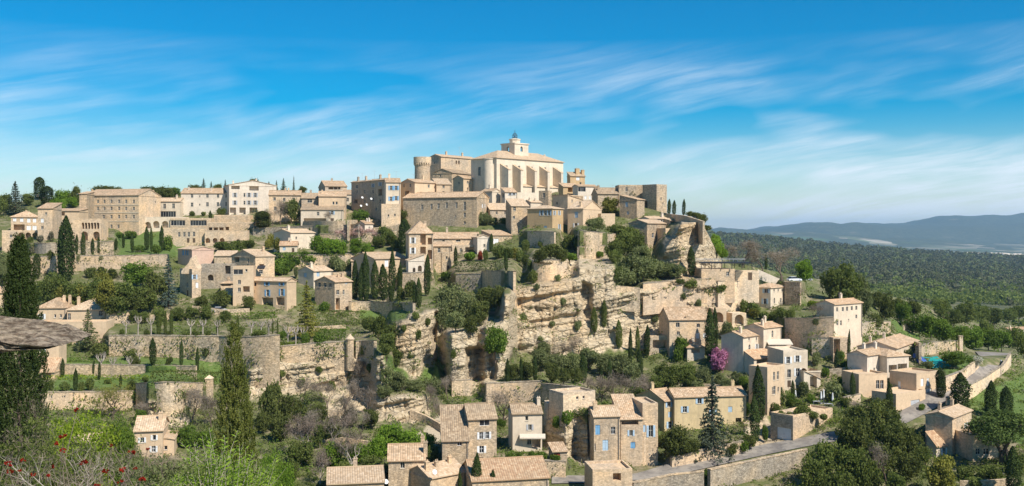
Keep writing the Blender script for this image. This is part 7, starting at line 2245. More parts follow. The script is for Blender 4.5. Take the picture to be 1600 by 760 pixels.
    row('bare', 'brown', 'bare grey tree', 'in front of the bottom right wood', [(1385, 756, 690, 44), (1330, 650, 626, 30)])
    row('broad', 'oak', 'dark dense oaks', 'before the yellow climber house', [(1056, 716, 666, 54), (1040, 712, 676, 36), (1078, 712, 680, 36), (1140, 712, 690, 30), (1170, 702, 676, 26)])
    row('pine', 'pine', 'broad umbrella pine', 'over the lowest right house', [(1566, 726, 636, 122)])
    row('broad', 'yel', 'bright golden green tree', 'at the bottom right below the lean-to', [(1470, 772, 712, 56)])
    row(B, 'mid', 'clipped hedge like bushes', 'under the umbrella pine', [(1510, 748, 726, 34), (1535, 750, 726, 32), (1556, 752, 728, 26), (1520, 764, 742, 40), (1590, 740, 706, 30)])
    row(B, 'mid', 'rounded shrubs', 'on top of the bastion with the garage door', [(1222, 655, 640, 18), (1236, 658, 642, 20), (1252, 655, 632, 34), (1270, 656, 640, 24), (1286, 658, 645, 18)], D=219)
    row(B, 'green', 'ivy bush', 'in the recess left of the broad ivy topped wall', [(213, 636, 606, 20)])
    row(B, 'green', 'small bushes', 'at the edge of the lower lane', [(1108, 758, 732, 28), (1160, 704, 686, 26), (1196, 692, 660, 14), (1222, 628, 606, 14), (1440, 642, 630, 14)])


# ------------------------------------------------------------------ hedges
def hedge(label, pts, mat, th=1.2, n=700, leaf=0.4):
    """clipped hedge along a line of (column, top row, foot row)"""
    us = np.array([p[0] for p in pts], float)
    c0 = G(pts[0][0], pts[0][2])
    o = tag(empty('hedge', c0), label, 'hedge')
    r = np.random.default_rng(int(us[0] * 7 + pts[0][1]))
    q = us[0] + (us[-1] - us[0]) * r.random(n)
    vt = np.interp(q, us, [p[1] for p in pts])
    vb = np.interp(q, us, [p[2] for p in pts])
    gu = np.linspace(us[0], us[-1], 12)
    gd = np.array([T(a, np.interp(a, us, [p[2] for p in pts])) for a in gu])
    d = np.interp(q, gu, smooth_cols(gd, 3))
    f = r.random(n)
    side = r.random(n)
    vv = np.where(side < 0.62, vt + (vb - vt) * f, vt)
    back = np.where(side < 0.62, 0.0, th * f) + r.normal(size=n) * 0.1
    p = np.stack([(q - CX) / F * d - c0.x, d - c0.y + back, -(vv - HY) / F * d - c0.z + r.normal(size=n) * 0.08], 1)
    nn = np.where((side < 0.62)[:, None], np.array([[0, -1, 0.2]]), np.array([[0, 0, 1.0]]))
    V, Fq = cards(p, leaf, nn, r, 0.7, 0.7)
    fo = link('foliage', np_mesh('hedge_foliage', V, Fq, LEAF[mat]), o)
    m = MB()
    for i in range(len(gu) - 1):
        v0 = np.interp(gu[i], us, [p_[2] for p_ in pts])
        a = P(gu[i], v0, gd[i]) - c0
        m.tube([(a.x, a.y + th / 2, a.z - 0.6), (a.x + 0.1, a.y + th / 2, a.z + 0.5)], [0.06, 0.04], 5)
    m.obj('stems', M['bark'], o)


def hedges():
    hedge('grey clipped olive hedge on the wall before the stepped roofs', [(708, 410, 427), (750, 409, 424), (792, 407, 422)], 'olive', 2.5, 1300, 0.45)
    hedge('wide flat topped green hedge above the small cypress garden', [(488, 488, 515), (530, 486, 512), (570, 489, 508)], 'mid', 3.0, 1200, 0.42)
    hedge('dark hedge block with a bright flat top beside the round turret', [(497, 516, 532), (540, 516, 533)], 'green', 2.5, 800, 0.38)
    hedge('bright low hedge on top of the straight garden wall', [(436, 536, 541), (465, 536, 540)], 'lime', 1.0, 300, 0.35)
    hedge('long ivy hedge trailing over the broad stone wall at lower left', [(236, 582, 601), (285, 581, 600), (340, 584, 602)], 'mid', 2.5, 1300, 0.42)
    hedge('low clipped hedge below the terrace wall beside the small cypress', [(82, 561, 567), (130, 560, 566), (160, 562, 567)], 'green', 1.2, 500, 0.35)
    hedge('second low clipped hedge on the lower garden level', [(70, 588, 594), (150, 587, 593), (240, 588, 594)], 'lime', 1.0, 700, 0.35)
    hedge('long trimmed hedge between pollards and the blue shuttered house', [(345, 491, 500), (400, 489, 499), (430, 489, 497)], 'green', 1.6, 800, 0.4)
    hedge('dark hedge on the buff wall below the thin hotel cypresses', [(48, 398, 405), (90, 397, 404)], 'mid', 1.5, 450, 0.4)
    hedge('dark hedge under the tile shed by the long buff wall', [(142, 398, 405), (184, 398, 405)], 'oak', 1.5, 450, 0.4)
    hedge('clipped hedge between the road and the umbrella pine', [(1498, 735, 752), (1530, 732, 750), (1560, 731, 748)], 'mid', 2.0, 700, 0.36)
    hedge('flat green hedge by the arches below the white hotel', [(344, 379, 392), (370, 377, 391), (396, 376, 388)], 'mid', 2.0, 700, 0.42)
    hedge('dark hedge along the bank above the blue shuttered house', [(422, 396, 408), (460, 395, 408), (510, 396, 405)], 'green', 2.0, 900, 0.42)


# ------------------------------------------------------------------ undergrowth that nobody could count
def scrub():
    r = np.random.default_rng(77)
    n = 30000
    u = -230 + 2080 * r.random(n)
    v = 300 + 490 * r.random(n)
    sky = np.interp(u, [p[0] for p in SKYLINE], [p[1] for p in SKYLINE])
    ok = v > sky + 3
    dens = 0.05 + 1.15 * fbm(u / 40, v / 30, 2.0, 3, 88)
    dens *= np.where(v > 590, 1.15, 0.9)
    rockm = np.zeros(n, bool)
    for p in ROCK_ZONES:
        rockm |= in_poly(p, u, v)
    grm = np.zeros(n, bool)
    for p in GRASS_ZONES + DIRT_ZONES:
        grm |= in_poly(p, u, v)
    dens = np.where(rockm, 0.07, dens)
    dens = np.where(grm, np.where(u > 1480, 0.4, 0.10), dens)
    ok &= r.random(n) < dens
    ok &= ~in_poly(road_poly, u, v)
    wide = [(a + 0, b + 9) for a, b in ROAD_A] + [(a, b - 7) for a, b in ROAD_B[::-1]]
    ok &= ~in_poly(wide, u, v)
    u, v = u[ok], v[ok]
    kinds = [('undergrowth', 'olive', 0.22, 'low grey green scrub over the dry slopes'), ('undergrowth', 'mid', 0.40, 'low green undergrowth between walls and houses'), ('undergrowth', 'grey', 0.12, 'dry grey brown brush on the slopes'), ('undergrowth', 'green', 0.26, 'fresh green undergrowth on the slopes')]
    sel = np.clip(r.random(len(u)) * 0.72 + 0.28 * fbm(u / 60, v / 40, 5.0, 2, 90) * 1.0, 0, 0.999)
    acc = 0
    for nm, mt, fr, lab in kinds:
        m = (sel >= acc) & (sel < acc + fr)
        acc += fr
        Ps, Ns, Ss = [], [], []
        for a, b in zip(u[m], v[m]):
            d = T(a, b)
            c = np.array(P(a, b, d))
            k = 34
            s = (0.5 + 1.5 * r.random() ** 1.8) * min(1.0, d / 260 + 0.1) * (2.3 if (a > 1350 and b < 548 and d > 262) else 1.0)
            dd = sph(k, r)
            dd[:, 2] = np.abs(dd[:, 2])
            pp = c + dd * np.array([1.2, 1.2, 0.95]) * s * (0.55 + 0.45 * r.random((k, 1))) + np.array([0, 0, -0.1])
            Ps.append(pp)
            Ns.append(dd)
            Ss.append(np.full(k, 0.34 * (0.6 + 0.5 * s)))
        if Ps:
            p, nn, ss = np.concatenate(Ps), np.concatenate(Ns), np.concatenate(Ss)
            V, Fq = cards(p, 1.0, nn, r, 0.65, 0.5)
            V = (V.reshape(-1, 4, 3) - p[:, None, :]) * ss[:, None, None] + p[:, None, :]
            tag(link(nm, np_mesh(nm, V.reshape(-1, 3), Fq, LEAF[mt])), lab, 'undergrowth', kind='stuff')


def grass():
    r = np.random.default_rng(78)
    n = 26000
    u = -100 + 1900 * r.random(n)
    v = 340 + 380 * r.random(n)
    m = np.zeros(n, bool)
    for p in GRASS_ZONES:
        m |= in_poly(p, u, v)
    m &= ~in_poly(road_poly, u, v)
    m &= v > np.interp(u, [p[0] for p in SKYLINE], [p[1] for p in SKYLINE]) + 2
    u, v = u[m], v[m]
    p = np.array([P(a, b, T(a, b)) for a, b in zip(u, v)])
    p[:, 2] += 0.1
    V, Fq = cards(p, 0.5, np.tile(np.array([[0, -0.4, 0.9]]), (len(p), 1)), r, 0.5, 0.6)
    tag(link('grass', np_mesh('grass', V, Fq, LEAF['grass'])), 'bright spring grass on the garden terraces and right slope', 'grass', kind='stuff')


def far_wood():
    r = np.random.default_rng(79)
    n = 26000
    D = np.exp(np.log(430) + (np.log(3900) - np.log(430)) * r.random(n) ** 0.75)
    u = 1060 + 720 * r.random(n)
    x, y = (u - CX) / F * D, D
    dens = fbm(x / 130, y / 130, 0.0, 3, 92)
    ok = (dens > np.interp(D, [430, 1300, 1900], [0.40, 0.42, 0.22]))
    fld = (D < 1300) & (u > 1480) & (fbm(x / 60, y / 60, 3.0, 2, 93) > 0.55)
    ok &= ~fld
    u, D, x, y = u[ok], D[ok], x[ok], y[ok]
    z = far_z(u, D)
    z = z + (fbm(x / 900, y / 900, 0.0, 5, 61) - 0.5) * np.interp(D, [430, 900, 4000], [3, 8, 24])
    k = 22
    m = len(u)
    s = (1.2 + 2.8 * r.random(m) ** 2) * np.interp(D, [430, 3900], [1.0, 1.9])
    dd = sph(m * k, r).reshape(m, k, 3)
    p = np.stack([x, y, z + s * 0.9], 1)[:, None, :] + dd * s[:, None, None] * np.array([1.0, 1.0, 0.95]) * (0.7 + 0.3 * r.random((m, k, 1)))
    ss = np.repeat(s * 0.85, k)
    pp = p.reshape(-1, 3)
    V, Fq = cards(pp, 1.0, dd.reshape(-1, 3), r, 0.8, 0.7)
    V = (V.reshape(-1, 4, 3) - pp[:, None, :]) * ss[:, None, None] + pp[:, None, :]
    sel = np.repeat(fbm(x / 70, y / 70, 7.0, 2, 95) + 0.16 * (D < 1300) > 0.58, k)
    V = V.reshape(-1, 4, 3)
    hz = np.repeat(r.random(m) < 0.3, k)
    for mask, mt, lab in ((sel & hz & np.repeat(D < 1400, k), 'mid', 'scattered spring green trees of the far plain'), (~sel & hz, 'olive', 'grey green garrigue bushes of the far plain'), ((~sel & ~hz) | (sel & np.repeat(D >= 1400, k) & hz) | (sel & ~hz & np.repeat(D >= 1700, k)), 'fardark', 'dark pine and oak wood spreading over the far plain'), (sel & ~hz & np.repeat(D < 1700, k), 'mid', 'lighter green trees of the far plain')):
        Vm = V[mask].reshape(-1, 3)
        tag(link('woods', np_mesh('woods', Vm, np.arange(len(Vm)).reshape(-1, 4), LEAF[mt])), lab, 'wood', kind='stuff')


plants()
hedges()
scrub()
grass()
far_wood()
# ------------------------------------------------------------------ things standing about
def at_px(u, v, dz=0.0, D=None):
    p = P(u, v, D if D else T(u, v))
    return Vector((p.x, p.y, p.z + dz))


def car(u, v, rz, mat, label, D=None):
    o = tag(empty('parked_car', at_px(u, v, 0.12, D), rz), label, 'car', 'parked cars')
    b = MB()
    prof = [(-2.05, 0.35), (-2.1, 0.75), (-1.95, 0.92), (1.0, 0.95), (1.95, 0.8), (2.1, 0.6), (2.08, 0.35)]
    A = [(x, -0.82, z) for x, z in prof]
    B = [(x, 0.82, z) for x, z in prof]
    b.poly(A)
    b.poly(B[::-1])
    for i in range(len(prof)):
        j = (i + 1) % len(prof)
        b.poly([A[j], A[i], B[i], B[j]])
    b.obj('body', M[mat], o)
    c = MB()
    lo = [(-1.75, -0.76, 0.925), (0.95, -0.76, 0.955), (0.95, 0.76, 0.955), (-1.75, 0.76, 0.925)]
    hi = [(-1.3, -0.62, 1.42), (0.2, -0.62, 1.45), (0.2, 0.62, 1.45), (-1.3, 0.62, 1.42)]
    for i in range(4):
        j = (i + 1) % 4
        c.poly([lo[i], lo[j], hi[j], hi[i]])
    c.obj('windows', M['glass'], o)
    r = MB()
    r.slab([(-1.32, -0.64, 1.47), (0.22, -0.64, 1.5), (0.22, 0.64, 1.5), (-1.32, 0.64, 1.47)], 0.06)
    r.obj('roof', M[mat], o)
    for x in (-1.3, 1.3):
        for y in (-0.8, 0.8):
            m = MB()
            m.tube([(x, y - 0.1, 0.31), (x, y + 0.1, 0.31)], [0.31, 0.31], 12)
            wo = m.obj('wheel', M['dark'], o)
            m = MB()
            m.tube([(x, y - 0.115, 0.31), (x, y + 0.115, 0.31)], [0.18, 0.18], 10)
            m.obj('rim', M['greyp'], wo)
    for y in (-0.55, 0.55):
        m = MB()
        m.box(2.0, 2.11, y - 0.16, y + 0.16, 0.62, 0.74)
        m.obj('headlight', M['whitep'], o)


def parasol(u, v, h, label):
    o = tag(empty('closed_parasol', at_px(u, v)), label, 'parasol', 'closed white parasols on the terrace')
    m = MB()
    m.tube([(0, 0, -0.2), (0, 0, h)], [0.03, 0.03], 6)
    m.obj('pole', M['greyp'], o)
    m = MB()
    m.lathe([(0.05, h), (0.13, h - 0.2), (0.2, h * 0.62), (0.24, h * 0.45), (0.16, h * 0.38), (0.05, h * 0.37)], 9)
    m.obj('canopy', M['whitep'], o)
    m = MB()
    m.lathe([(0.3, 0.02), (0.3, 0.1), (0.05, 0.14)], 12)
    m.obj('base', M['greyp'], o)


def dish(u, v, D, label):
    o = tag(empty('satellite_dish', P(u, v, D), 0.6), label, 'satellite dish', 'white satellite dishes')
    m = MB()
    m.lathe([(0.02, 0.0), (0.25, 0.03), (0.45, 0.1), (0.44, 0.12), (0.02, 0.03)], 14)
    d = m.obj('reflector', M['whitep'], o)
    d.rotation_euler = (radians(62), 0, 0)
    m = MB()
    m.tube([(0, 0.6, -0.6), (0, 0.05, -0.3), (0, 0.03, 0)], [0.03, 0.03, 0.03], 5)
    m.tube([(0, 0, -0.3), (0, -0.5, 0.05)], [0.015, 0.015], 4)
    m.obj('arm', M['greyp'], o)


def antenna(u, v, D, label):
    o = tag(empty('roof_antenna', P(u, v, D), 0.4), label, 'antenna', 'roof antennas')
    m = MB()
    m.tube([(0, 0, -0.5), (0, 0, 2.6)], [0.035, 0.03], 5)
    m.obj('mast', M['greyp'], o)
    m = MB()
    m.tube([(-0.8, 0, 2.4), (0.9, 0, 2.45)], [0.025, 0.025], 4)
    for x in (-0.7, -0.35, 0, 0.35, 0.7):
        m.tube([(x, -0.4, 2.42), (x, 0.4, 2.42)], [0.02, 0.02], 4)
    m.obj('aerial', M['greyp'], o)


def awning(name, label, u0, u1, v_in, v_out, D, out, mat='canvas'):
    a, b = P(u0, v_in, D), P(u1, v_in, D)
    o = tag(empty(name, a), label, 'awning')
    drop = (v_out - v_in) / F * (D - out)
    m = MB()
    wv = b.x - a.x
    m.slab([(0, -out, -drop), (wv, -out, -drop), (wv, 0, 0), (0, 0, 0)], 0.05)
    m.box(0, wv, -out - 0.03, -out - 0.001, -drop - 0.25, -drop + 0.01)
    m.obj('canvas', M[mat], o)
    m = MB()
    for x in (0.1, wv - 0.1):
        m.tube([(x, -0.02, -0.6), (x, -out + 0.05, -drop - 0.07)], [0.03, 0.03], 5)
    m.obj('arms', M['greyp'], o)


def things():
    car(1241, 441, 0.25, 'carwhite', 'white car parked on the terrace wall, left one of the two under the bare trees')
    car(1259, 440, 0.1, 'carsilver', 'silver car parked on the terrace wall, right one of the two under the bare trees')
    car(344, 489, 0.15, 'carwhite', 'white car by the bare shrubs left of the blue shuttered house')
    parasol(1243, 629, 2.9, 'closed white parasol left on the bastion terrace, near the slim cypress')
    parasol(1283, 631, 2.9, 'closed white parasol just left of the tallest on the bastion terrace')
    parasol(1287, 630, 3.2, 'tallest closed white parasol on the bastion terrace')
    parasol(1301, 634, 3.0, 'rightmost closed white parasol on the bastion terrace')
    for u, v in ((1276, 632), (1294, 636)):
        o = tag(empty('garden_table', at_px(u, v)), 'grey garden table, ' + ('left' if u < 1280 else 'right') + ' one on the parasol terrace', 'table', 'garden tables')
        m = MB()
        m.box(-0.9, 0.9, -0.45, 0.45, 0.72, 0.77)
        m.obj('table_top', M['greyp'], o)
        for x in (-0.8, 0.8):
            for y in (-0.38, 0.38):
                m = MB()
                m.tube([(x, y, 0), (x, y, 0.72)], [0.03, 0.03], 5)
                m.obj('leg', M['greyp'], o)
    awning('awning', 'cream awning let down over the terrace of the pale house', 812, 852, 678, 683, T(801, 706) - 0.05, 0.9)
    awning('awning', 'white awning over the pink walled porch', 1196, 1234, 530, 536, T(1198, 556) + 1.2, 3.0, 'canvas')
    awning('awning', 'small dark awning over the gable opening above the blue shutters', 403, 415, 415, 419, T(399, 440) - 0.4, 1.4, 'dark')
    # black roofed terrace on the right
    blk = House('terrace_block', 'stone terrace block under the black slatted roof', 1094, 1096, 1148, 421, 446, 6, 'flat', cat='terrace', dep=9, wall='tan', over=0.0, R=[(1137, 428, 'o', .8, 1.2)])
    House('stone_tower', 'pale square pier right of the black slatted roof', 1147, 1149, 1186, 424, 446, 6, 'flat', cat='tower', dep=6, wall='pale', over=0.0, R=[(1172, 432, 'd', 1.2, 2.2)])
    D = blk.D
    c = P(1096, 421, D)
    o = tag(empty('slatted_roof', c), 'black slatted terrace roof with a thin railing on a stone block', 'pergola')
    s = D / F
    m = MB()
    for i in range(30):
        y = 0.4 + i * 0.3
        m.box(-0.4, 80 * s, y, y + 0.18, 10 * s, 10 * s + 0.12)
    m.box(-0.4, 80 * s, 0.1, 0.35, 9.0 * s, 10 * s - 0.003)
    m.box(-0.4, 80 * s, 9.5, 9.75, 9.0 * s, 10 * s - 0.003)
    m.obj('slats', M['dark'], o)
    for k in range(6):
        for y in (0.2, 9.6):
            m = MB()
            x = k * 15.8 * s
            m.box(x, x + 0.15, y, y + 0.15, 0.0, 9.0 * s - 0.003)
            m.obj('post', M['dark'], o)
    m = MB()
    for z in (11.6, 13.2):
        m.tube([(0, 9.0, (z + 2) * s), (80 * s, 9.0, (z + 2) * s)], [0.05, 0.05], 5)
    for k in range(14):
        m.tube([(k * 6.1 * s, 9.0, 10 * s), (k * 6.1 * s, 9.0, 15.2 * s)], [0.04, 0.04], 4)
    m.obj('railing', M['greyp'], o)
    ramp_o = tag(empty('ramp_wall', at_px(1186, 436)), 'white sloping wall of the ramp up to the parked cars', 'wall', None, 'thing')
    d0, d1 = T(1186, 436), T(1222, 442)
    c0 = at_px(1186, 436)
    m = MB()
    a, b = P(1184, 421, d0) - c0, P(1223, 438, d0 + 3) - c0
    m.poly([(a.x, a.y, -2), (b.x, b.y, -2.5), b, a])
    m.poly([a, b, b + Vector((0, .5, 0)), a + Vector((0, .5, 0))])
    m.poly([(b.x, b.y + .5, -2.5), (a.x, a.y + .5, -2), a + Vector((0, .5, 0)), b + Vector((0, .5, 0))])
    m.poly([(a.x, a.y + .5, -2), (a.x, a.y, -2), a, a + Vector((0, .5, 0))])
    m.poly([(b.x, b.y, -2.5), (b.x, b.y + .5, -2.5), b + Vector((0, .5, 0)), b])
    m.obj('masonry', M['white'], ramp_o)
    # pool covers
    for u0, u1, v0, v1, mat, lab in ((1452, 1490, 568, 576, 'turq', 'crumpled turquoise cover over the villa pool'), (1435, 1451, 564, 570, 'bluetarp', 'dark blue cover folded beside the turquoise one')):
        d = T((u0 + u1) / 2, v1)
        c = P((u0 + u1) / 2, v1, d)
        hw = (u1 - u0) / 2 / F * d
        n = 24
        r = np.random.default_rng(u0)
        gx, gy = np.meshgrid(np.linspace(-hw, hw, n), np.linspace(0, 9, n))
        edge = np.minimum(1, 4 * np.minimum(1 - np.abs(gx) / hw, np.minimum(gy, 9 - gy) / 4.5))
        gz = 0.15 + edge * (0.55 + 0.75 * fbm(gx / 1.6, gy / 1.6, u0, 3, 5)) + gy * 0.1
        V = np.stack([gx, gy, gz], -1).reshape(-1, 3)
        idx = np.arange(n * n).reshape(n, n)
        Fq = np.stack([idx[:-1, :-1], idx[:-1, 1:], idx[1:, 1:], idx[1:, :-1]], -1).reshape(-1, 4)
        po = link('pool_cover', np_mesh('pool_cover', V, Fq, M[mat], True))
        po.location = c
        tag(po, lab, 'pool cover')
    # street lamp, pillar
    o = tag(empty('street_lamp', at_px(1564, 588)), 'slim grey street lamp on the bend of the upper lane', 'street lamp')
    m = MB()
    hgt = 24 / F * T(1564, 588)
    m.tube([(0, 0, -0.3), (0, 0, hgt)], [0.07, 0.05], 6)
    m.obj('pole', M['dark'], o)
    m = MB()
    m.lathe([(0.05, hgt), (0.22, hgt - 0.1), (0.26, hgt + 0.12), (0.05, hgt + 0.25)], 8)
    m.obj('lantern', M['greyp'], o)
    d = T(1502, 550)
    o = tag(empty('stone_pillar', P(1502, 552, d)), 'tall square stone pillar at the end of the pool wall', 'pillar')
    m = MB()
    m.box(-0.5, 0.5, 0, 1.0, -1, 26 / F * d)
    m.obj('shaft', M['pale'], o)
    m = MB()
    m.box(-0.6, 0.6, -0.1, 1.1, 26 / F * d + 0.002, 26 / F * d + 0.2)
    m.obj('cap', M['dry'], o)
    # turrets on the garden wall
    for u, vt, vb, w_, lab in ((547, 522, 566, 12, 'squat round turret with a conical cap on the straight garden wall'), (327, 586, 616, 14, 'small square turret with a pyramid cap at the end of the ivy wall')):
        d = T(u, vb) - 0.6
        c = P(u, vb, d)
        o = tag(empty('garden_turret', c), lab, 'turret')
        r_ = w_ / 2 / F * d
        h = (vb - vt) / F * d
        n = 14 if 'round' in lab else 4
        m = MB()
        m.lathe([(r_, -2), (r_, h * 0.78), (r_ + 0.12, h * 0.78), (r_ + 0.12, h * 0.82)], n, a0=pi / 4, a1=2 * pi + pi / 4)
        m.obj('wall', M['dry'], o)
        m = MB()
        m.lathe([(r_ + 0.2, h * 0.823), (0.02, h)], n, a0=pi / 4, a1=2 * pi + pi / 4)
        m.obj('roof', M['pale'], o)
    House('shed', 'little rock shed with a red door beside the cream awning house', 862, 864, 886, 706, 722, 10, 'sx', cat='shed', dep=4, wall='brown', tile='tile', rise=0.8, R=[(869, 713, 'd', 1.6, 2.0)])
    for ch in bpy.data.objects:
        if ch.name.startswith('door') and ch.parent and 'red door' in str(ch.parent.get('label', '')):
            ch.data.materials[0] = M['redp']
    dish(566, 309, 377, 'white dish on the grey shaded house, highest of four on the long row')
    dish(580, 311, 371, 'white dish beside the wooden balcony of the long grey row')
    dish(564, 322, 377, 'white dish low on the left house of the long grey row')
    dish(573, 320, 372, 'white dish low in the middle of the long grey row')
    dish(679, 738, 176, 'big white dish among the stepped roofs at the bottom edge')
    dish(603, 753, 178, 'white dish at the bottom edge left of the rubble house')
    dish(1157, 606, 232, 'white dish at the right end of the long tiled roof')
    for u, v, d, lab in ((566, 281, 380, 'thin antenna on the left house of the long grey row'), (619, 279, 366, 'thin antenna over the blue shuttered house'), (718, 239, 433, 'tall antenna on the castle roof'), (646, 283, 368, 'antenna left of the castle tower'), (957, 300, 367, 'thin antenna on the worn long roof of the east ridge'), (585, 278, 374, 'antenna in the middle of the long grey row')):
        antenna(u, v, d, lab)


# ------------------------------------------------------------------ the far plain: track and town
def far_bits():
    pts = [(1466, 478), (1468, 470), (1472, 463), (1478, 458), (1482, 455)]
    V = []
    for u, v in pts:
        # distance at which the far ground is seen on this row
        ds = np.geomspace(440, 3500, 300)
        vs = np.array([-far_z(np.array([u]), np.array([d]))[0] / d * F + HY for d in ds])
        i = np.argmin(np.abs(vs - v))
        p = P(u, v, ds[i])
        V += [(p.x - 5, p.y, p.z + 2.0), (p.x + 5, p.y, p.z + 2.0)]
    Fq = [(2 * i, 2 * i + 1, 2 * i + 3, 2 * i + 2) for i in range(len(pts) - 1)]
    tag(link('path', np_mesh('path', V, Fq, plain_mat('chalky_track', (0.5, 0.45, 0.36)))), 'pale track crossing the wooded plain', 'path', kind='structure')
    r = np.random.default_rng(31)
    mb = MB()
    for i in range(90):
        u = 1505 + 95 * r.random() ** 0.8
        D = 4500 + 1900 * r.random()
        x = (u - CX) / F * D
        z = far_z(np.array([u]), np.array([D]))[0] + 4
        z += (float(fbm(x / 900, D / 900, 0.0, 5, 61)) - 0.5) * 24
        a, b, h = 3 + 6 * r.random(), 4 + 3 * r.random(), 3.5 + 3.5 * r.random()
        mb.box(x - a, x + a, D - b, D + b, z - 6, z + h)
        mb.poly([(x - a - 1, D - b - 1, z + h), (x + a + 1, D - b - 1, z + h), (x + a + 1, D, z + h + 3), (x - a - 1, D, z + h + 3)])
    tag(mb.obj('town', M['white']), 'pale far town on the valley floor at the right edge', 'town', kind='stuff')


# ------------------------------------------------------------------ close to the camera
def slab_rock():
    r = np.random.default_rng(3)
    # outline of the slab seen from above, in metres; its tip points into the picture
    n = 96
    nz = 22
    D = 5.4
    s = D / F
    ztop, zbot = -(519 - HY) * s, -(553 - HY) * s
    xt = (82 - CX) * s
    V = []
    for k in range(nz):
        f = k / (nz - 1)
        z = zbot + (ztop - zbot) * f
        for i in range(n):
            a = 2 * pi * i / n
            ca, sa = cos(a), sin(a)
            rx = 0.75 * np.sign(ca) * abs(ca) ** 0.6
            ry = 0.45 * np.sign(sa) * abs(sa) ** 0.7
            # lower beds run out farther left: the underside slopes up to the tip
            cut = 0.34 * (1 - f) ** 1.3
            nn = (vnoise(ca * 2 + 5, sa * 2 + 5, f * 7, 4) - 0.5) * 0.14 + (vnoise(ca * 9, sa * 9, f * 13, 5) - 0.5) * 0.09 + (np.round(vnoise(ca * 2.3, sa * 2.3, f * 9, 6) * 3) / 3 - 0.5) * 0.08
            x = rx * (1 + nn) - (cut if rx > 0 else 0) * max(ca, 0)
            y = ry * (1 + nn * 1.5)
            # top beds taper towards the tip
            zz = z - max(ca, 0) ** 2 * f * 0.06 + f * 0.03 * (1 if x < 0.5 else max(0.0, 1 - (x - 0.5) / 0.06)) - 0.02 * f + 0.015 * (float(vnoise(x * 6, y * 6, 1, 8)) - 0.5)
            V.append((xt - 0.75 + x, D + 0.25 + y, zz))
    Fq = [(k * n + i, k * n + (i + 1) % n, (k + 1) * n + (i + 1) % n, (k + 1) * n + i) for k in range(nz - 1) for i in range(n)]
    mb = MB()
    mb.v = V
    mb.f = [tuple(q) for q in Fq]
    mb.uv = [[(0, 0)] * 4] * len(Fq)
    # uneven top built of shrinking rings
    base = (nz - 1) * n
    rings = [list(range(base, base + n))]
    cx, cy = xt - 0.75, D + 0.25
    for g in range(1, 9):
        t = 1 - g / 8.0
        ring = []
        for i in range(n):
            x, y, z = V[base + i]
            X, Y = cx + (x - cx) * t, cy + (y - cy) * t
            e = 0.15 * (float(fbm(X * 9, Y * 9, 2.0, 4, 9)) - 0.5) + 0.022 * round(float(vnoise(X * 5, Y * 5, 3, 10)) * 4) - 0.05
            ring.append(len(mb.v))
            mb.v.append((X, Y, z * t + (ztop - 0.02) * (1 - t) + e))
        rings.append(ring)
    for a, b in zip(rings[:-1], rings[1:]):
        for i in range(n):
            j = (i + 1) % n
            mb.f.append((a[i], a[j], b[j], b[i]))
            mb.uv.append([(0, 0)] * 4)
    mb.f.append(tuple(range(n))[::-1])
    mb.uv.append([(0, 0)] * n)
    m, t, b = new_mat('weathered_slab')
    co = t.add('ShaderNodeTexCoord').outputs['Object']
    n1 = t.noise(t.mapping(co, scale=(1, 1.6, 5)), 10.0, 7, 0.8)
    n2 = t.noise(co, 60.0, 5, 0.75)
    n3 = t.noise(co, 22.0, 4, 0.65)
    c = t.mix(t.ramp(n1, 0.42, 0.58), (0.17, 0.125, 0.085), (0.70, 0.56, 0.40))
    c = t.mix(t.math('MULTIPLY', t.ramp(n3, 0.55, 0.7), 0.7), c, (0.36, 0.23, 0.14))
    c = t.mix(t.math('MULTIPLY', t.ramp(n2, 0.55, 0.7), 0.7), c, (0.12, 0.11, 0.10))
    t.l.new(c, b.inputs['Base Color'])
    bp = t.add('ShaderNodeBump', {'Strength': 1.0, 'Distance': 0.03, 'Height': t.math('ADD', n2, t.math('MULTIPLY', n1, 2.0))})
    t.l.new(bp.outputs[0], b.inputs['Normal'])
    o = tag(empty('stone_slab', (xt - 0.75, D, zbot)), 'weathered grey stone slab jutting in at the left frame edge', 'rock')
    so_ = mb.obj('rock', m, o, smooth=False)
    so_.location = -o.location
    # dry stone pier that carries it, just outside the picture
    w_ = MB()
    for k in range(9):
        z1 = zbot - 0.005 - k * 0.17
        for q in range(3):
            x0 = xt - 1.75 + q * 0.33 + 0.05 * ((k * 5 + q * 3) % 3)
            w_.box(x0, x0 + 0.31, D - 0.15 + 0.03 * ((k + q) % 3), D + 0.6, z1 - 0.165, z1)
    so2 = w_.obj('pier', M['drygrey'], o)
    so2.location = -o.location


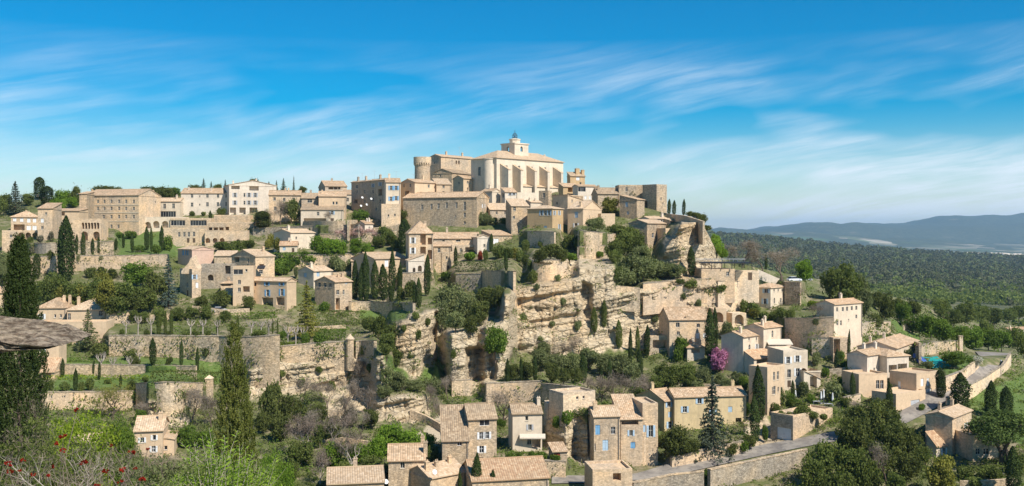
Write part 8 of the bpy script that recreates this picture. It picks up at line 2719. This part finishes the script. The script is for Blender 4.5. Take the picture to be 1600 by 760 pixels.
def near_cypress(u, vb, vt, w, D, mat, label, seed, n=26000, twin=False):
    c = P(u, vb, D)
    o = tag(empty('cypress', c), label, 'cypress tree')
    h = (vb - vt) / F * D
    rad = w / 2 / F * D
    r = np.random.default_rng(seed)
    lead = [(0.0, 0.0, 1.0, 1.0)] if not twin else [(0.0, 0.0, 1.0, 0.85), (0.55 * rad, 0.2, 0.78, 0.62), (-0.5 * rad, -0.2, 0.7, 0.6)]
    Ps, Os = [], []
    for (dx, dy, hh, rr) in lead:
        # flame shaped tufts, each a small spray of leaves
        nt = int(n / 34 * hh * rr / (1 if not twin else 1.35))
        f = r.random(nt) ** 0.9
        prof = np.minimum(1.0, 1.9 * (1 - f) ** 0.72) * np.clip((f + 0.06) / 0.2, 0.5, 1) ** 0.5
        a = r.random(nt) * 2 * pi
        lump = 0.72 + 0.38 * vnoise(np.cos(a) * 1.5 + 9, np.sin(a) * 1.5 + 9, f * 8 + seed, seed)
        R = prof * lump * (0.35 + 0.65 * r.random(nt) ** 0.45) * rad * rr
        x, y, z = R * np.cos(a) + dx * (1 - 0.6 * f), R * np.sin(a) + dy, f * h * hh * 0.985
        k = 34
        ln = (0.35 + 0.5 * r.random(nt))[:, None]
        t = r.random((nt, k))
        px_ = x[:, None] + np.cos(a)[:, None] * ln * 0.4 * t + r.normal(size=(nt, k)) * 0.055 * (1.15 - t)
        py_ = y[:, None] + np.sin(a)[:, None] * ln * 0.4 * t + r.normal(size=(nt, k)) * 0.055 * (1.15 - t)
        pz_ = z[:, None] + ln * t + r.normal(size=(nt, k)) * 0.03
        Ps.append(np.stack([px_, py_, pz_], -1).reshape(-1, 3))
        oo = np.stack([np.cos(a), np.sin(a), 0.2 + 0 * a], 1)
        Os.append(np.repeat(oo, k, 0))
    p, oo = np.concatenate(Ps), np.concatenate(Os)
    V, Fq = cards(p, 0.15 if D > 70 else 0.13, oo, r, 0.5, 0.5, up=1.2)
    link('crown', np_mesh('cypress_crown', V, Fq, LEAF[mat]), o)
    m = MB()
    m.tube([(0, 0, -1.0), (0, 0, h * 0.5), (0, 0, h * 0.9)], [0.24, 0.14, 0.03], 8)
    m.obj('trunk', M['bark'], o)


def shoot_tree(u, vb, vt, w, D, label):
    """light green tree of long upright shoots with narrow leaves"""
    c = P(u, vb, D)
    o = tag(empty('leafy_tree', c), label, 'tree')
    r = np.random.default_rng(41)
    h = (vb - vt) / F * D
    rad = w / 2 / F * D
    mb = MB()
    mb.tube([(0, 0, -0.6), (0.03, 0, h * 0.3), (0, 0.05, h * 0.55)], [0.07, 0.055, 0.04], 7)
    P_, N_ = [], []
    for i in range(210):
        a = r.random() * 2 * pi
        q = r.random() ** 0.55
        b0 = np.array([cos(a) * q * rad * 0.75, sin(a) * q * rad * 0.75, h * (0.42 + 0.33 * r.random() * (1.15 - q))])
        d = np.array([cos(a) * q * 0.55, sin(a) * q * 0.55, 1.0]) + r.normal(size=3) * 0.28
        d /= np.linalg.norm(d)
        ln = h * (0.16 + 0.16 * r.random()) * (1.1 - 0.25 * q)
        mb.tube([tuple(b0 - d * 0.2), tuple(b0 + d * ln)], [0.011, 0.004], 3, cap=False)
        if i % 5 == 0:
            mb.tube([(0, 0.03, h * 0.35), tuple(b0 * 0.6 + np.array([0, 0, h * 0.18])), tuple(b0)], [0.03, 0.018, 0.011], 4, cap=False)
        k = 26
        t = 0.05 + 0.95 * (np.arange(k) + 0.5) / k
        ph = np.arange(k) * 2.4 + r.random() * 6
        side = np.stack([np.cos(ph), np.sin(ph), np.full(k, 0.45)], 1)
        P_.append(b0[None, :] + d[None, :] * (ln * t)[:, None] + side * 0.055)
        N_.append(side)
    p, side = np.concatenate(P_), np.concatenate(N_)
    n = len(p)
    side /= np.linalg.norm(side, axis=1, keepdims=True)
    nn = r.normal(size=(n, 3)) + np.array([0, 0, 0.7])
    b = np.cross(side, nn)
    b /= np.linalg.norm(b, axis=1, keepdims=True) + 1e-9
    s = (0.16 * (0.6 + 0.7 * r.random(n)))[:, None]
    V = np.stack([p - side * s * 0.4, p + b * s * 0.15, p + side * s * 0.6, p - b * s * 0.15], 1).reshape(-1, 3)
    link('crown', np_mesh('shoots', V, np.arange(4 * n).reshape(-1, 4), LEAF['spring']), o)
    mb.obj('trunk', M['palebark'], o)


def near_shrubs():
    r = np.random.default_rng(55)
    # grey leafless shrubs at the lower left
    for i, (u, vb, vt, w, D, lab) in enumerate((
            (20, 800, 676, 150, 20, 'bare grey twiggy shrub in the bottom left corner'),
            (100, 810, 708, 150, 18, 'bare grey shrub with whitish stems right of the corner shrub'),
            (175, 806, 704, 130, 21, 'bare shrub below the lime green tree'),
            (40, 790, 628, 110, 26, 'tall bare grey shrub in front of the biggest cypress'),
            (235, 806, 708, 110, 19, 'bare twiggy shrub left of the light green shoots'),
            (150, 820, 722, 120, 15, 'nearest bare shrub with red seed heads around it'))):
        c = P(u, vb, D)
        o = tag(empty('bare_shrub', c, i * 1.3), lab, 'shrub', None)
        mb = MB()
        tw = []
        rr = np.random.default_rng(900 + i)
        for k in range(4):
            d = rr.normal(size=3) * 0.5 + np.array([0, 0, 1.0])
            d /= np.linalg.norm(d)
            branches(mb, np.array([0.1 * rr.normal(), 0.1 * rr.normal(), -0.2]), d, 2.2, 0.05, 4, rr, 0.5, (2, 3), tw, 0.2, 4, 0.66)
        h = (vb - vt) / F * D
        V = np.array(mb.v)
        sx = (w / F * D) / (np.percentile(V[:, 0], 97) - np.percentile(V[:, 0], 3))
        sz = h / np.percentile(V[:, 2], 98)
        V = V * np.array([sx, sx, sz])
        mb.v = [tuple(q) for q in V]
        mb.obj('stems', M['palebark' if i == 1 else 'twig'], o)
        P0 = np.array([t[0] for t in tw]) * np.array([sx, sx, sz])
        m = 260
        kk = rr.integers(0, len(P0), m)
        p = P0[kk] + rr.normal(size=(m, 3)) * 0.07
        Vt, Fq = cards(p, 0.16, sph(m, rr), rr, 0.06, 0.2, up=0.7)
        link('crown', np_mesh('twigs', Vt, Fq, M['twig']), o)  # this crown part is only fine bare twigs, as scattered cards
        if i in (0, 2, 3, 4):
            m = 1700
            kk = rr.integers(0, len(P0), m)
            p = P0[kk] + rr.normal(size=(m, 3)) * 0.08
            p[:, 2] *= 0.8
            Vt, Fq = cards(p, 0.07, sph(m, rr), rr, 0.6, 0.4)
            link('leaves', np_mesh('leaves', Vt, Fq, LEAF['mid' if i != 4 else 'olive']), o)
    # red seed heads on bare stems
    heads = [(121, 640, 13), (99, 683, 15), (88, 693, 11), (99, 704, 13), (14, 725, 16), (15, 737, 12), (36, 719, 11), (31, 736, 9), (130, 723, 16), (82, 729, 11), (79, 743, 13), (52, 742, 11), (166, 736, 14), (190, 734, 15), (206, 707, 14), (222, 748, 14), (187, 752, 13), (173, 696, 8), (231, 702, 10), (152, 758, 11), (211, 732, 8)]
    label_pos = ['top left', 'left', 'middle', 'right']
    # three sumac bushes share the heads
    groups = [[], [], []]
    for q in heads:
        groups[0 if q[0] < 70 else 1 if q[0] < 150 else 2].append(q)
    for gi, (foot, lab) in enumerate((((24, 850), 'red headed sumac at the far left bottom'), ((104, 850), 'tallest red headed sumac, its top head before the terrace wall'), ((196, 850), 'red headed sumac left of the light green shoots'))):
        D = (12.5, 13.0, 12.0)[gi]
        c = P(foot[0], foot[1], D)
        o = tag(empty('sumac_shrub', c), lab, 'shrub', 'sumac shrubs')
        mb = MB()
        for (u, v, sz) in groups[gi]:
            d = D + 0.5 * r.normal()
            p = P(u, v, d) - c
            q = Vector((p.x * 0.35 + 0.1 * r.normal(), p.y * 0.4, p.z * 0.55))
            mb.tube([(0.05 * r.normal(), 0.05 * r.normal(), -0.3), q * 0.5 + Vector((0.03, 0, 0)), q, p], [0.008, 0.006, 0.005, 0.003], 5)
            rad = sz / 2.2 / F * d
            L_, N_ = [], []
            for q5 in range(6):
                e = sph(1, r)[0] * np.array([0.95, 0.95, 0.55]) * rad * 0.75
                m5 = 34
                dd = sph(m5, r)
                L_.append(np.array(p) + e + dd * rad * np.array([0.34, 0.34, 0.3]) * r.random((m5, 1)) ** 0.5)
                N_.append(dd)
            V, Fq = cards(np.concatenate(L_), rad * 0.42, np.concatenate(N_), r, 0.42, 0.3)
            link('seed_head', np_mesh('seed_head', V, Fq, LEAF['sumac']), o)
        mb.obj('stems', M['twig'], o)


def near_plants():
    slab_rock()
    near_cypress(31, 842, 374, 74, 62, 'cyp', 'giant dark cypress rising the full height of the left frame edge', 21, 95000)
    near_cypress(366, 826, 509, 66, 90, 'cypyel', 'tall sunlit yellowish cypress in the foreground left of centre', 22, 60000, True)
    shoot_tree(338, 905, 668, 225, 30, 'light green tree of long leafy shoots at the bottom left of centre')
    tree('broadnear', 134, 800, 640, 132, 'lime', 'lime green domed tree behind the red seed heads', D=110, var=0)
    tree('broadnear', 190, 800, 656, 60, 'green', 'darker green tree at the right edge of the lime one', D=112, var=1)
    tree('broadnear', 60, 800, 690, 90, 'mid', 'green bush tree between the biggest cypress and the lime tree', D=95, var=3)
    tree('broadnear', 20, 800, 690, 80, 'olive', 'grey green tree low behind the corner shrubs', D=80, var=2)
    tree('broadnear', 300, 830, 720, 120, 'mid', 'dull green bush low behind the light green shoots', D=70, var=4)
    tree('broadnear', 430, 830, 700, 60, 'bright', 'bright bush right of the sunlit foreground cypress', D=120, var=2)
    near_shrubs()


LEAF['spring'] = leaf_mat('spring_shoot_leaves', (0.15, 0.24, 0.03), (0.30, 0.40, 0.06), 0.45)
things()
far_bits()
near_plants()
